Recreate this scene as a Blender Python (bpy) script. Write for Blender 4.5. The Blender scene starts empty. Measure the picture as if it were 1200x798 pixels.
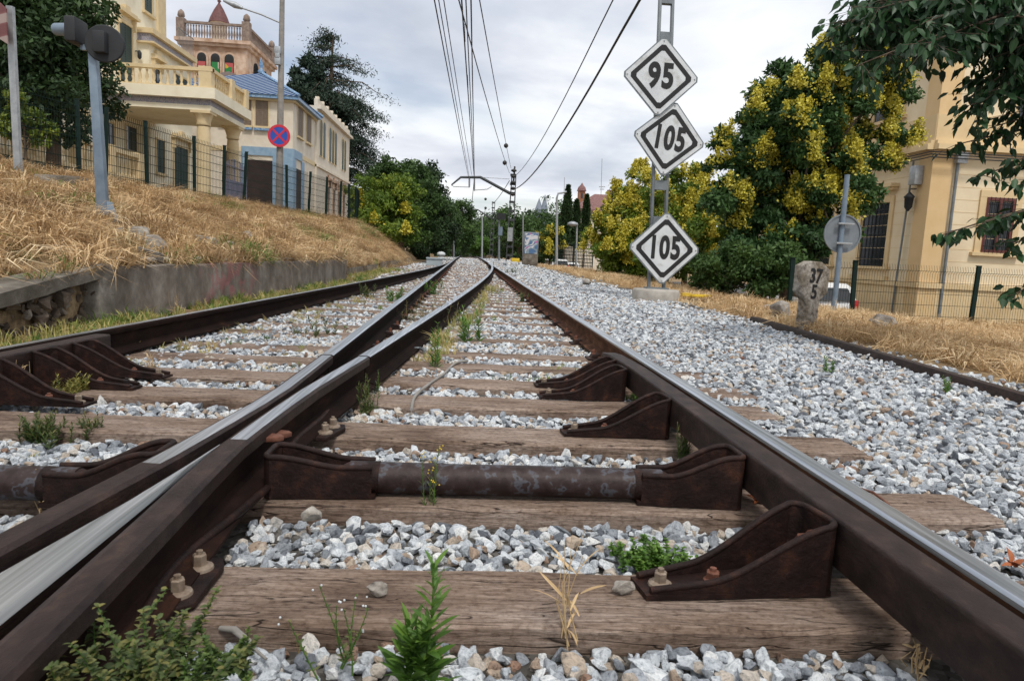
import bpy, bmesh, math, random
import numpy as np
from mathutils import Vector, Matrix, Euler, noise as mnoise
random.seed(7); rng = np.random.default_rng(7)
S = bpy.context.scene; C = S.collection; R_ = math.radians
# ------------------------------------------------------------------ camera calibration (photo pixels 1200x798)
F = 820.0; CX, CY = 600.0, 399.0; VPX, VPY = 548.0, 292.5; ROLL = 0.049
dY = Vector(((VPX-CX)/F, -(VPY-CY)/F, -1.0))
upc = Vector((ROLL, 1.0, 0)); upc.z = (upc.x*dY.x + upc.y*dY.y); upc.normalize()
dYn = dY.normalized(); dXn = dYn.cross(upc).normalized()
# rows of camera->world : world x = dXn, y = dYn, z = upc expressed in camera coords
M3 = Matrix((dXn, dYn, upc))        # world_vec = M3 @ cam_vec
def ray(px, py): return M3 @ Vector(((px-CX)/F, -(py-CY)/F, -1.0))
# eye height from the gauge
rR, rB = ray(1000, 572), ray(383.5, 415)
H = 1.733 / (rR.x/-rR.z - rB.x/-rB.z)
EYE = Vector((0, 0, H))
def PZ(px, py, z=0.0):
    r = ray(px, py); t = (z-H)/r.z; return EYE + r*t
def PY(px, py, Y):
    r = ray(px, py); return EYE + r*(Y/r.y)
XR = PZ(1000, 572).x; XB = PZ(383.5, 415).x
cam = bpy.data.cameras.new('camera'); co = bpy.data.objects.new('camera', cam); C.objects.link(co)
co.matrix_world = Matrix.Translation(EYE) @ M3.to_4x4()
cam.sensor_width = 36; cam.sensor_fit = 'HORIZONTAL'; cam.lens = F/1200*36; cam.clip_end = 8000; cam.clip_start = 0.02
cam.dof.use_dof = True; cam.dof.focus_distance = 4.2; cam.dof.aperture_fstop = 12
S.camera = co
# ------------------------------------------------------------------ helpers
OFF = {}
def link(o, parent=None):
    C.objects.link(o)
    if parent is not None: o.parent = parent
    return o
def tag(o, label=None, cat=None, group=None, kind=None):
    if label: o['label'] = label
    if cat: o['category'] = cat
    if group: o['group'] = group
    if kind: o['kind'] = kind
    return o
def thing(name, label, cat, loc=(0,0,0), rot=(0,0,0), group=None):
    o = bpy.data.objects.new(name, None); C.objects.link(o); o.empty_display_size = .1
    o.location = loc; o.rotation_euler = rot; OFF[o.name] = Vector(loc)
    return tag(o, label, cat, group)
def copy_tree(o, parent=None):
    c = o.copy(); C.objects.link(c); c.parent = parent
    for ch in list(o.children): copy_tree(ch, c)
    return c
class MB:
    """collects faces; world=True verts are given in world coordinates and get the parent's offset taken off"""
    def __init__(s): s.v = []; s.f = []; s.m = []; s.sm = []
    def add(s, vs, fs, mi=0, smooth=False):
        n = len(s.v); s.v += [tuple(v) for v in vs]
        for f in fs: s.f.append(tuple(i+n for i in f)); s.m.append(mi); s.sm.append(smooth)
        return s
    def box(s, x0, x1, y0, y1, z0, z1, mi=0, M=None):
        vs = [Vector((x, y, z)) for x in (x0, x1) for y in (y0, y1) for z in (z0, z1)]
        if M is not None: vs = [M @ v for v in vs]
        return s.add(vs, [(0,1,3,2),(4,6,7,5),(0,4,5,1),(2,3,7,6),(0,2,6,4),(1,5,7,3)], mi)
    def prism(s, poly, d0, d1, axis='z', mi=0, M=None):
        n = len(poly)
        def mk(a, b, d): return Vector((a, b, d)) if axis == 'z' else (Vector((a, d, b)) if axis == 'y' else Vector((d, a, b)))
        vs = [mk(a, b, d0) for a, b in poly] + [mk(a, b, d1) for a, b in poly]
        if M is not None: vs = [M @ v for v in vs]
        fs = [tuple(range(n))[::-1], tuple(range(n, 2*n))] + [(i, (i+1) % n, n+(i+1) % n, n+i) for i in range(n)]
        return s.add(vs, fs, mi)
    def tube(s, pts, r, n=8, mi=0, caps=True, smooth=True):
        pts = [Vector(p) for p in pts]; rs = r if isinstance(r, (list, tuple)) else [r]*len(pts)
        vs = []; fs = []; up = Vector((0, 0, 1)); prev = None
        for i, p in enumerate(pts):
            t = (pts[min(i+1, len(pts)-1)] - pts[max(i-1, 0)])
            t = t.normalized() if t.length > 1e-9 else Vector((0, 0, 1))
            a = (prev - t*prev.dot(t)) if prev is not None else (up.cross(t) if abs(t.z) < .95 else Vector((1, 0, 0)).cross(t))
            if a.length < 1e-6: a = t.orthogonal()
            a.normalize(); b = t.cross(a); prev = a
            for k in range(n):
                w = 2*math.pi*k/n; vs.append(p + (a*math.cos(w) + b*math.sin(w))*rs[i])
        for i in range(len(pts)-1):
            for k in range(n): fs.append((i*n+k, i*n+(k+1) % n, (i+1)*n+(k+1) % n, (i+1)*n+k))
        s.add(vs, fs, mi, smooth)
        if caps:
            s.add(vs[:n], [tuple(range(n))[::-1]], mi); s.add(vs[-n:], [tuple(range(n))], mi)
        return s
    def lathe(s, c, prof, n=16, mi=0, smooth=True, a0=0):
        c = Vector(c); vs = []; fs = []
        for r, z in prof:
            for k in range(n):
                w = a0 + 2*math.pi*k/n; vs.append(c + Vector((r*math.cos(w), r*math.sin(w), z)))
        for i in range(len(prof)-1):
            for k in range(n): fs.append((i*n+k, i*n+(k+1) % n, (i+1)*n+(k+1) % n, (i+1)*n+k))
        s.add(vs, fs, mi, smooth)
        if prof[0][0] > 1e-4: s.add(vs[:n], [tuple(range(n))[::-1]], mi)
        if prof[-1][0] > 1e-4: s.add(vs[-n:], [tuple(range(n))], mi)
        return s
    def sweep(s, path, prof, mis=None, closed=True, polish=None, smooth=False):
        path = [Vector(p) for p in path]; n = len(prof); vs = []; fs = []
        for i, p in enumerate(path):
            t = (path[min(i+1, len(path)-1)] - path[max(i-1, 0)]); t.z = 0; t.normalize()
            lat = Vector((t.y, -t.x, 0))          # to the right of travel
            for a, z in prof: vs.append(p + lat*a + Vector((0, 0, z)))
        base = len(s.v); s.v += [tuple(v) for v in vs]
        m = n if closed else n-1
        for i in range(len(path)-1):
            for k in range(m):
                s.f.append((base+i*n+k, base+(i+1)*n+k, base+(i+1)*n+(k+1) % n, base+i*n+(k+1) % n))
                mi = mis[k] if mis else 0
                if mi == 1 and polish is not None and not polish(path[i]): mi = 0
                s.m.append(mi); s.sm.append(smooth)
        if closed:
            s.f.append(tuple(base+k for k in range(n))[::-1]); s.m.append(0); s.sm.append(False)
            q = base+(len(path)-1)*n; s.f.append(tuple(q+k for k in range(n))); s.m.append(0); s.sm.append(False)
        return s
    def build(s, name, mats, parent=None, bevel=0, label=None, off=None, seg=2):
        if off is None: off = OFF.get(parent.name, Vector((0, 0, 0))) if parent is not None else Vector((0, 0, 0))
        me = bpy.data.meshes.new(name)
        me.from_pydata([(v[0]-off[0], v[1]-off[1], v[2]-off[2]) for v in s.v], [], s.f)
        if not isinstance(mats, (list, tuple)): mats = [mats]
        for m in mats: me.materials.append(m)
        me.polygons.foreach_set('material_index', s.m); me.polygons.foreach_set('use_smooth', s.sm)
        bm = bmesh.new(); bm.from_mesh(me)
        bmesh.ops.recalc_face_normals(bm, faces=bm.faces); 
        if bevel:
            bmesh.ops.remove_doubles(bm, verts=bm.verts, dist=1e-5)
            es = [e for e in bm.edges if len(e.link_faces) == 2 and e.calc_face_angle(0) > .5]
            bmesh.ops.bevel(bm, geom=es, offset=bevel, segments=seg, affect='EDGES', profile=.5, clamp_overlap=True)
            for f in bm.faces: f.smooth = True
        bm.to_mesh(me); bm.free(); me.update()
        if bevel:
            try: me.set_sharp_from_angle(angle=R_(38))
            except Exception: pass
        o = bpy.data.objects.new(name, me); link(o, parent); OFF[o.name] = off.copy() if hasattr(off, 'copy') else Vector(off)
        if label: o['label'] = label
        return o
def topmesh(mb, name, mats, label, cat, group=None, loc=None, **k):
    """one-mesh thing; verts given in world coords, origin moved to loc"""
    loc = Vector(loc) if loc is not None else Vector((0, 0, 0))
    o = mb.build(name, mats, None, off=loc, **k); o.location = loc
    return tag(o, label, cat, group)
# ------------------------------------------------------------------ materials
class NT:
    def __init__(s, nt): s.nt = nt
    def n(s, t, **k):
        nd = s.nt.nodes.new(t)
        for a, b in k.items():
            if a.startswith('i_'):
                nm = a[2:].replace('_', ' '); nd.inputs[nm].default_value = b
            else: setattr(nd, a, b)
        return nd
    def l(s, a, b): s.nt.links.new(a, b)
def ramp(N, fac, stops, interp='LINEAR'):
    r = N.n('ShaderNodeValToRGB'); cr = r.color_ramp; cr.interpolation = interp
    while len(cr.elements) < len(stops): cr.elements.new(.5)
    for e, (p, c) in zip(cr.elements, stops): e.position = p; e.color = (*c, 1) if len(c) == 3 else c
    if fac is not None: N.l(fac, r.inputs['Fac'])
    return r
def coords(N, scale=(1,1,1), rand=True):
    tc = N.n('ShaderNodeTexCoord'); mp = N.n('ShaderNodeMapping'); mp.inputs['Scale'].default_value = scale
    N.l(tc.outputs['Object'], mp.inputs['Vector'])
    if rand:
        oi = N.n('ShaderNodeObjectInfo'); ml = N.n('ShaderNodeMath', operation='MULTIPLY'); ml.inputs[1].default_value = 37.0
        N.l(oi.outputs['Random'], ml.inputs[0]); N.l(ml.outputs[0], mp.inputs['Location'])
    return mp.outputs['Vector']
def base(name, rough=.8, metal=0.0, spec=.5):
    m = bpy.data.materials.new(name); m.use_nodes = True; N = NT(m.node_tree); b = m.node_tree.nodes['Principled BSDF']
    b.inputs['Roughness'].default_value = rough; b.inputs['Metallic'].default_value = metal
    b.inputs['Specular IOR Level'].default_value = spec
    return m, N, b
def noisy(name, stops, scale=5, rough=.8, metal=0, bump=.3, bscale=None, stretch=(1,1,1), detail=6, spec=.5, bdist=.01, stops2=None, scale2=1.0, rough2=None):
    m, N, b = base(name, rough, metal, spec); v = coords(N, stretch)
    t = N.n('ShaderNodeTexNoise', i_Scale=scale, i_Detail=detail, i_Roughness=.62); N.l(v, t.inputs['Vector'])
    r = ramp(N, t.outputs['Fac'], stops); col = r.outputs['Color']
    if stops2:
        t2 = N.n('ShaderNodeTexNoise', i_Scale=scale2, i_Detail=4.0); N.l(v, t2.inputs['Vector'])
        r2 = ramp(N, t2.outputs['Fac'], stops2); mx = N.n('ShaderNodeMix', data_type='RGBA', blend_type='MULTIPLY'); mx.inputs[0].default_value = 1
        N.l(col, mx.inputs[6]); N.l(r2.outputs['Color'], mx.inputs[7]); col = mx.outputs[2]
    N.l(col, b.inputs['Base Color'])
    if rough2 is not None:
        mr = N.n('ShaderNodeMapRange'); mr.inputs['To Min'].default_value = rough; mr.inputs['To Max'].default_value = rough2
        N.l(t.outputs['Fac'], mr.inputs['Value']); N.l(mr.outputs[0], b.inputs['Roughness'])
    if bump:
        tb = N.n('ShaderNodeTexNoise', i_Scale=bscale or scale*4, i_Detail=8.0, i_Roughness=.7); N.l(v, tb.inputs['Vector'])
        bp = N.n('ShaderNodeBump', i_Strength=bump, i_Distance=bdist); N.l(tb.outputs['Fac'], bp.inputs['Height']); N.l(bp.outputs[0], b.inputs['Normal'])
    return m
def tinted(name, stops, attr='tint', instancer=False, rough=.6, trans=0.0, spec=.35, speckle=None, bump=0, bscale=60):
    m, N, b = base(name, rough, 0, spec)
    a = N.n('ShaderNodeAttribute', attribute_name=attr, attribute_type='INSTANCER' if instancer else 'GEOMETRY')
    r = ramp(N, a.outputs['Fac'], stops); col = r.outputs['Color']
    if speckle:
        tc = N.n('ShaderNodeTexCoord')
        t = N.n('ShaderNodeTexNoise', i_Scale=speckle[0], i_Detail=5.0, i_Roughness=.75); N.l(tc.outputs['Object'], t.inputs['Vector'])
        ad = N.n('ShaderNodeVectorMath', operation='ADD'); N.l(tc.outputs['Object'], ad.inputs[0]); 
        cx = N.n('ShaderNodeCombineXYZ'); N.l(a.outputs['Fac'], cx.inputs[0]); mu = N.n('ShaderNodeVectorMath', operation='SCALE'); mu.inputs['Scale'].default_value = 30; N.l(cx.outputs[0], mu.inputs[0]); N.l(mu.outputs[0], ad.inputs[1]); N.l(ad.outputs[0], t.inputs['Vector'])
        r2 = ramp(N, t.outputs['Fac'], speckle[1]); mx = N.n('ShaderNodeMix', data_type='RGBA', blend_type='MULTIPLY'); mx.inputs[0].default_value = 1
        N.l(col, mx.inputs[6]); N.l(r2.outputs['Color'], mx.inputs[7]); col = mx.outputs[2]
        if bump:
            bp = N.n('ShaderNodeBump', i_Strength=bump, i_Distance=.02); N.l(t.outputs['Fac'], bp.inputs['Height']); N.l(bp.outputs[0], b.inputs['Normal'])
    N.l(col, b.inputs['Base Color'])
    if trans:
        tr = N.n('ShaderNodeBsdfTranslucent'); N.l(col, tr.inputs['Color']); ms = N.n('ShaderNodeMixShader'); ms.inputs[0].default_value = trans
        out = m.node_tree.nodes['Material Output']; N.l(b.outputs[0], ms.inputs[1]); N.l(tr.outputs[0], ms.inputs[2]); N.l(ms.outputs[0], out.inputs['Surface'])
    return m
def brown(v): return v
MT = {}
MT['rust'] = noisy('rusty_steel', [(.25,(.010,.006,.006)),(.52,(.026,.015,.013)),(.66,(.055,.026,.018)),(.8,(.11,.048,.028))], 22, .6, .0, .8, 70, detail=12, bdist=.006, spec=.16, stops2=[(.35,(.55,.5,.5)),(.7,(1.15,1.1,1.1))], scale2=2.2, rough2=.45)
MT['rust_side'] = noisy('rusted_rail_side', [(.3,(.006,.0035,.003)),(.6,(.018,.009,.007)),(.82,(.065,.028,.015))], 14, .85, .0, .8, 90, stretch=(1,.35,1), detail=12, bdist=.006, spec=.10, stops2=[(.3,(.5,.5,.5)),(.7,(1.2,1.15,1.1))], scale2=1.3)
MT['check'] = noisy('brown_check_rail', [(.3,(.016,.010,.010)),(.55,(.034,.022,.020)),(.70,(.06,.036,.028)),(.85,(.13,.075,.05))], 24, .55, .0, .7, 110, stretch=(1,.5,1), detail=12, bdist=.005, spec=.22, stops2=[(.3,(.7,.65,.62)),(.7,(1.1,1.1,1.1))], scale2=3, rough2=.5)
MT['bolt'] = noisy('weathered_bolt', [(.3,(.16,.11,.08)),(.7,(.32,.26,.2))], 60, .55, .3, .4, 200, bdist=.002)
MT['redbolt'] = noisy('red_rust_bolt', [(.3,(.10,.035,.02)),(.7,(.2,.08,.05))], 60, .7, .2, .4, 200, bdist=.002)
def polished():
    m, N, b = base('polished_rail_head', .25, 1.0); v = coords(N, (22, .30, 22), False)
    t = N.n('ShaderNodeTexNoise', i_Scale=4.0, i_Detail=8.0); N.l(v, t.inputs['Vector'])
    r = ramp(N, t.outputs['Fac'], [(.3,(.34,.37,.41)),(.5,(.52,.55,.59)),(.68,(.74,.76,.80))]); N.l(r.outputs[0], b.inputs['Base Color'])
    mr = N.n('ShaderNodeMapRange'); mr.inputs['To Min'].default_value = .24; mr.inputs['To Max'].default_value = .48
    N.l(t.outputs['Fac'], mr.inputs['Value']); N.l(mr.outputs[0], b.inputs['Roughness'])
    return m
MT['polish'] = polished()
def wood(name, k=1.0):
    m, N, b = base(name, .85, 0, .25); v = coords(N, (3.2, 46, 34))
    t = N.n('ShaderNodeTexNoise', i_Scale=2.6, i_Detail=12.0, i_Roughness=.74, i_Distortion=.35); N.l(v, t.inputs['Vector'])
    r = ramp(N, t.outputs['Fac'], [(.30,(.022*k,.014*k,.010*k)),(.40,(.15*k,.110*k,.088*k)),(.54,(.235*k,.183*k,.152*k)),(.74,(.38*k,.325*k,.285*k))])
    v2 = coords(N, (1.2, 3, 3)); t2 = N.n('ShaderNodeTexNoise', i_Scale=2.0, i_Detail=5.0); N.l(v2, t2.inputs['Vector'])
    r2 = ramp(N, t2.outputs['Fac'], [(.3,(.42,.35,.31)),(.46,(.86,.80,.75)),(.66,(1.12,1.12,1.12))]); mx = N.n('ShaderNodeMix', data_type='RGBA', blend_type='MULTIPLY'); mx.inputs[0].default_value = 1
    N.l(r.outputs[0], mx.inputs[6]); N.l(r2.outputs[0], mx.inputs[7]); N.l(mx.outputs[2], b.inputs['Base Color'])
    # long splits
    v3 = coords(N, (.9, 16, 10)); t3 = N.n('ShaderNodeTexNoise', i_Scale=1.6, i_Detail=3.0, i_Roughness=.5, i_Distortion=.8); N.l(v3, t3.inputs['Vector'])
    cr = ramp(N, t3.outputs['Fac'], [(.492,(1,1,1)),(.5,(.10,.08,.07)),(.508,(1,1,1))]); mc = N.n('ShaderNodeMix', data_type='RGBA', blend_type='MULTIPLY'); mc.inputs[0].default_value = 1
    N.l(mx.outputs[2], mc.inputs[6]); N.l(cr.outputs[0], mc.inputs[7])
    v4 = coords(N, (6, 9, 9)); t4 = N.n('ShaderNodeTexNoise', i_Scale=9.0, i_Detail=6.0, i_Roughness=.7); N.l(v4, t4.inputs['Vector']); r4 = ramp(N, t4.outputs['Fac'], [(.34,(.55,.5,.46)),(.5,(1,1,1)),(.68,(1.2,1.2,1.2))])
    md = N.n('ShaderNodeMix', data_type='RGBA', blend_type='MULTIPLY'); md.inputs[0].default_value = 1; N.l(mc.outputs[2], md.inputs[6]); N.l(r4.outputs[0], md.inputs[7]); N.l(md.outputs[2], b.inputs['Base Color'])
    hh = N.n('ShaderNodeMath', operation='ADD'); N.l(t.outputs['Fac'], hh.inputs[0]); N.l(cr.outputs[0], hh.inputs[1])
    bp = N.n('ShaderNodeBump', i_Strength=.9, i_Distance=.008); N.l(hh.outputs[0], bp.inputs['Height']); N.l(bp.outputs[0], b.inputs['Normal'])
    return m
MT['wood'] = wood('weathered_sleeper_wood', 1.2)
MT['stone'] = tinted('granite_ballast', [(0,(.11,.12,.14)),(.10,(.24,.26,.29)),(.30,(.42,.45,.49)),(.6,(.60,.635,.67)),(.86,(.72,.73,.73)),(.89,(.58,.53,.47)),(.96,(.44,.35,.27)),(1,(.28,.17,.12))], instancer=True, rough=.85, speckle=(5.5, [(.33,(.25,.26,.28)),(.43,(.78,.80,.82)),(.58,(1.12,1.12,1.12))]), bump=.6, spec=.3)
MT['rock'] = noisy('field_rock', [(.3,(.10,.09,.08)),(.5,(.24,.22,.2)),(.75,(.40,.38,.34))], 6, .9, 0, .8, 25, bdist=.02)
MT['concrete'] = noisy('stained_concrete', [(.28,(.09,.075,.06)),(.5,(.20,.18,.155)),(.75,(.36,.34,.31))], 4, .92, 0, .6, 30, bdist=.02, stops2=[(.3,(.45,.42,.38)),(.6,(1,1,1))], scale2=1.6)
MT['pale_concrete'] = noisy('pale_concrete', [(.3,(.26,.24,.21)),(.7,(.46,.43,.39))], 5, .92, 0, .6, 30, bdist=.01)
MT['km'] = noisy('lichen_stone', [(.3,(.08,.07,.06)),(.44,(.27,.245,.215)),(.7,(.52,.49,.45))], 26, .95, 0, .8, 60, bdist=.008, stops2=[(.35,(.55,.5,.42)),(.55,(1,1,1))], scale2=5)
MT['greypaint'] = noisy('grey_painted_steel', [(.3,(.15,.175,.20)),(.7,(.215,.245,.275))], 8, .5, .2, .1, 40, bdist=.003)
MT['bluepaint'] = noisy('blue_grey_painted_steel', [(.3,(.12,.17,.23)),(.7,(.20,.26,.33))], 6, .5, .15, .1, 40, bdist=.003)
MT['latticeg'] = noisy('dark_grey_steel', [(.3,(.13,.15,.165)),(.7,(.21,.235,.25))], 6, .5, .2, .1, 40)
MT['galv'] = noisy('galvanised_steel', [(.3,(.27,.29,.31)),(.7,(.42,.44,.46))], 10, .5, .4, .1, 40)
MT['white'] = noisy('white_sign_face', [(.3,(.54,.57,.60)),(.7,(.66,.69,.71))], 4, .45, 0, .05, 30, stops2=[(.30,(.72,.70,.66)),(.48,(1,1,1))], scale2=6)
MT['black'] = noisy('black_paint', [(.3,(.008,.008,.009)),(.7,(.014,.014,.016))], 8, .7, 0, .05, 30)
MT['blackm'] = noisy('matt_black', [(.3,(.010,.012,.015)),(.7,(.02,.022,.026))], 8, .7, 0, .05, 30)
MT['wire'] = noisy('dark_cable', [(.3,(.03,.03,.03)),(.7,(.05,.05,.05))], 8, .6, .3, 0)
MT['fence'] = noisy('dark_green_fence_coat', [(.3,(.003,.012,.010)),(.7,(.006,.022,.018))], 8, .6, 0, .05, 30, spec=.2)
MT['cream'] = noisy('cream_render', [(.3,(.74,.68,.53)),(.7,(.83,.78,.63))], 2, .9, 0, .15, 60, stops2=[(.3,(.82,.78,.72)),(.5,(1,1,1))], scale2=.8)
MT['creamtrim'] = noisy('cream_stone_trim', [(.3,(.58,.46,.27)),(.7,(.70,.57,.36))], 3, .85, 0, .2, 50)
MT['palewall'] = noisy('pale_wall_render', [(.3,(.60,.53,.43)),(.7,(.73,.67,.57))], 2, .9, 0, .15, 60)
MT['pinkstone'] = noisy('pink_stone_render', [(.3,(.38,.27,.20)),(.5,(.52,.38,.29)),(.75,(.64,.50,.40))], 2.5, .9, 0, .3, 40, stops2=[(.35,(.72,.6,.5)),(.55,(1,1,1))], scale2=1.4)
MT['ochre'] = noisy('ochre_render', [(.3,(.60,.45,.25)),(.7,(.70,.54,.32))], 1.5, .9, 0, .15, 60, stops2=[(.3,(.85,.82,.78)),(.5,(1,1,1))], scale2=.5)
MT['paleochre'] = noisy('pale_ochre_render', [(.3,(.68,.56,.38)),(.7,(.77,.66,.47))], 1.5, .9, 0, .15, 60, stops2=[(.3,(.86,.83,.8)),(.5,(1,1,1))], scale2=.5)
MT['pilaster'] = noisy('orange_ochre_render', [(.3,(.60,.42,.21)),(.7,(.68,.49,.27))], 1.5, .9, 0, .15, 60)
MT['blueband'] = noisy('blue_tile_band', [(.35,(.07,.16,.33)),(.5,(.16,.30,.50)),(.65,(.35,.45,.55))], 9, .4, 0, .1, 30)
MT['greyblue'] = noisy('patterned_frieze', [(.4,(.12,.13,.22)),(.5,(.45,.42,.42)),(.6,(.16,.17,.28))], 22, .6, 0, .1, 30)
MT['shutter'] = noisy('dark_green_shutter', [(.3,(.010,.030,.028)),(.7,(.02,.05,.045))], 6, .5, 0, 0)
MT['brownshutter'] = noisy('grey_brown_shutter', [(.3,(.16,.12,.09)),(.7,(.22,.17,.13))], 6, .6, 0, 0)
MT['darkglass'] = noisy('dark_window_glass', [(.3,(.015,.018,.022)),(.7,(.03,.035,.04))], 1, .08, 0, 0)
MT['redframe'] = noisy('dark_red_wood', [(.3,(.10,.025,.02)),(.7,(.16,.04,.03))], 6, .5, 0, 0)
MT['slate'] = noisy('dark_roof', [(.3,(.07,.05,.045)),(.7,(.14,.10,.085))], 12, .8, 0, .4, 40)
MT['redtile'] = noisy('faded_red_tiles', [(.35,(.10,.045,.045)),(.5,(.18,.085,.08)),(.65,(.26,.15,.135))], 3, .8, 0, .4, 20, stretch=(2,2,6))
MT['whitepaint'] = noisy('white_car_paint', [(.3,(.72,.73,.74)),(.7,(.78,.79,.8))], 1, .25, 0, 0, spec=.6)
MT['tyre'] = noisy('black_rubber', [(.3,(.015,.015,.015)),(.7,(.03,.03,.03))], 6, .9, 0, 0)
MT['redlamp'] = noisy('red_plastic', [(.3,(.45,.02,.02)),(.7,(.55,.03,.03))], 6, .3, 0, 0)
MT['yellow'] = noisy('yellow_paint', [(.3,(.62,.42,.02)),(.7,(.78,.56,.04))], 8, .55, 0, .1)
MT['signred'] = noisy('sign_red', [(.3,(.50,.015,.04)),(.7,(.58,.02,.05))], 6, .4, 0, 0)
MT['signblue'] = noisy('sign_blue', [(.3,(.015,.06,.36)),(.7,(.02,.08,.42))], 6, .4, 0, 0)
MT['bark'] = noisy('rough_bark', [(.3,(.05,.035,.025)),(.7,(.14,.10,.07))], 10, .95, 0, .8, 30, stretch=(1,1,.3), bdist=.02)
MT['asphalt'] = noisy('grey_asphalt', [(.3,(.045,.045,.047)),(.7,(.075,.074,.072))], 12, .9, 0, .3, 150)
MT['cloth'] = noisy('pole_concrete', [(.3,(.18,.17,.155)),(.7,(.30,.28,.26))], 6, .9, 0, .3, 40)
GREEN = lambda a, b, c: [(0, a), (.5, b), (1, c)]
MT['leaf_dark'] = tinted('dark_green_leaf', GREEN((.010,.022,.008),(.022,.050,.014),(.05,.095,.026)), trans=.15)
MT['leaf_mid'] = tinted('mid_green_leaf', GREEN((.022,.048,.012),(.045,.095,.022),(.09,.16,.035)), trans=.2)
MT['leaf_blue'] = tinted('bluish_green_needles', GREEN((.012,.026,.018),(.022,.046,.030),(.045,.075,.048)), trans=.05)
MT['leaf_yel'] = tinted('yellow_green_leaf', GREEN((.04,.08,.012),(.10,.15,.02),(.26,.29,.03)), trans=.25)
MT['flower'] = tinted('yellow_seed_clusters', GREEN((.30,.26,.02),(.56,.49,.05),(.76,.69,.18)), trans=.2)
MT['leaf_near'] = tinted('glossy_green_leaf', GREEN((.008,.028,.011),(.018,.056,.020),(.040,.10,.034)), rough=.45, trans=.15)
MT['herb'] = tinted('fresh_green_herb', GREEN((.05,.11,.02),(.09,.19,.03),(.17,.29,.05)), trans=.3, rough=.5)
MT['herb_dull'] = tinted('dull_green_herb', GREEN((.035,.06,.02),(.08,.11,.035),(.19,.17,.05)), trans=.2)
MT['straw'] = tinted('dry_straw', GREEN((.22,.14,.07),(.48,.33,.17),(.70,.53,.31)), trans=.15, rough=.7)
MT['straw_i'] = tinted('dry_grass_straw', [(0,(.26,.17,.09)),(.4,(.52,.35,.18)),(.8,(.70,.52,.30)),(.93,(.80,.66,.44)),(.95,(.22,.28,.07)),(1,(.14,.22,.05))], instancer=True, trans=.2, rough=.75)
MT['green_i'] = tinted('green_grass_blades', [(0,(.07,.13,.02)),(.35,(.15,.24,.04)),(.55,(.34,.33,.1)),(1,(.56,.43,.2))], instancer=True, trans=.3, rough=.6)
MT['deadleaf'] = noisy('dead_brown_leaf', [(.3,(.20,.05,.015)),(.7,(.42,.13,.04))], 30, .7, 0, .2)
MT['earth'] = noisy('dark_earth', [(.3,(.03,.022,.016)),(.7,(.10,.075,.055))], 8, .95, 0, .8, 30, bdist=.02)
MT['herbtree'] = tinted('bright_green_leaf', GREEN((.05,.11,.02),(.09,.19,.03),(.15,.27,.05)), trans=.25)
MT['leaf_dark2'] = tinted('deep_green_compound_leaf', GREEN((.014,.038,.011),(.034,.085,.022),(.075,.15,.036)), trans=.15)
MT['gbase'] = noisy('green_stained_plinth', [(.3,(.05,.10,.085)),(.7,(.12,.17,.14))], 4, .8, 0, .2)
MT['gate'] = noisy('purple_blue_gate_paint', [(.3,(.10,.11,.18)),(.55,(.17,.18,.26)),(.7,(.24,.15,.2))], 5, .6, 0, .1)
MT['palblue'] = noisy('pale_blue_surround', [(.3,(.18,.30,.44)),(.7,(.28,.40,.52))], 4, .7, 0, .1)
MT['dkred'] = noisy('dark_interior', [(.3,(.018,.010,.010)),(.7,(.05,.028,.025))], 2, .9, 0, 0)
MT['darkstone'] = noisy('weathered_dark_stone', [(.3,(.14,.10,.08)),(.7,(.30,.23,.19))], 6, .9, 0, .3)
MT['redslate'] = noisy('dark_red_scale_tiles', [(.3,(.07,.025,.025)),(.7,(.16,.06,.055))], 6, .7, 0, .4)
MT['greyblue2'] = noisy('pale_blue_grey_paint', [(.3,(.30,.37,.42)),(.7,(.40,.46,.50))], 4, .5, 0, .1)
MT['orange'] = noisy('orange_brick', [(.3,(.24,.10,.055)),(.7,(.34,.16,.09))], 6, .85, 0, .2)
MT['spire'] = noisy('blue_grey_spire_stone', [(.3,(.16,.19,.24)),(.7,(.24,.27,.32))], .5, .9, 0, .1)
MT['herb_yel'] = tinted('yellowing_herb', GREEN((.12,.12,.03),(.26,.24,.06),(.40,.34,.11)), trans=.25)
MT['leaf_lime'] = tinted('fresh_lime_leaf', GREEN((.05,.10,.012),(.11,.18,.02),(.24,.30,.035)), trans=.25)
MT['herb_mid'] = tinted('mid_green_weed', GREEN((.035,.07,.02),(.07,.12,.03),(.16,.20,.05)), trans=.2)
MT['darksteel'] = noisy('weathered_dark_steel', [(.3,(.045,.05,.055)),(.7,(.085,.09,.095))], 6, .6, .1, .1, 40, spec=.2)
# ------------------------------------------------------------------ world
SUN_EL, SUN_AZ = 58, 165      # azimuth from +Y towards +X (behind the camera, to the right)
w = bpy.data.worlds.new('World'); S.world = w; w.use_nodes = True; N = NT(w.node_tree); bg = w.node_tree.nodes['Background']
sky = N.n('ShaderNodeTexSky', sky_type='NISHITA'); sky.sun_disc = False; sky.sun_elevation = R_(SUN_EL); sky.sun_rotation = R_(SUN_AZ); sky.air_density = 1.0; sky.dust_density = 1.5
N.l(sky.outputs[0], bg.inputs['Color']); bg.inputs['Strength'].default_value = .12
tc = N.n('ShaderNodeTexCoord'); sp = N.n('ShaderNodeSeparateXYZ'); N.l(tc.outputs['Generated'], sp.inputs[0])
ad = N.n('ShaderNodeMath', operation='ADD'); ad.inputs[1].default_value = .16; mxz = N.n('ShaderNodeMath', operation='MAXIMUM'); mxz.inputs[1].default_value = 0.0
N.l(sp.outputs['Z'], mxz.inputs[0]); N.l(mxz.outputs[0], ad.inputs[0])
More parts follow.
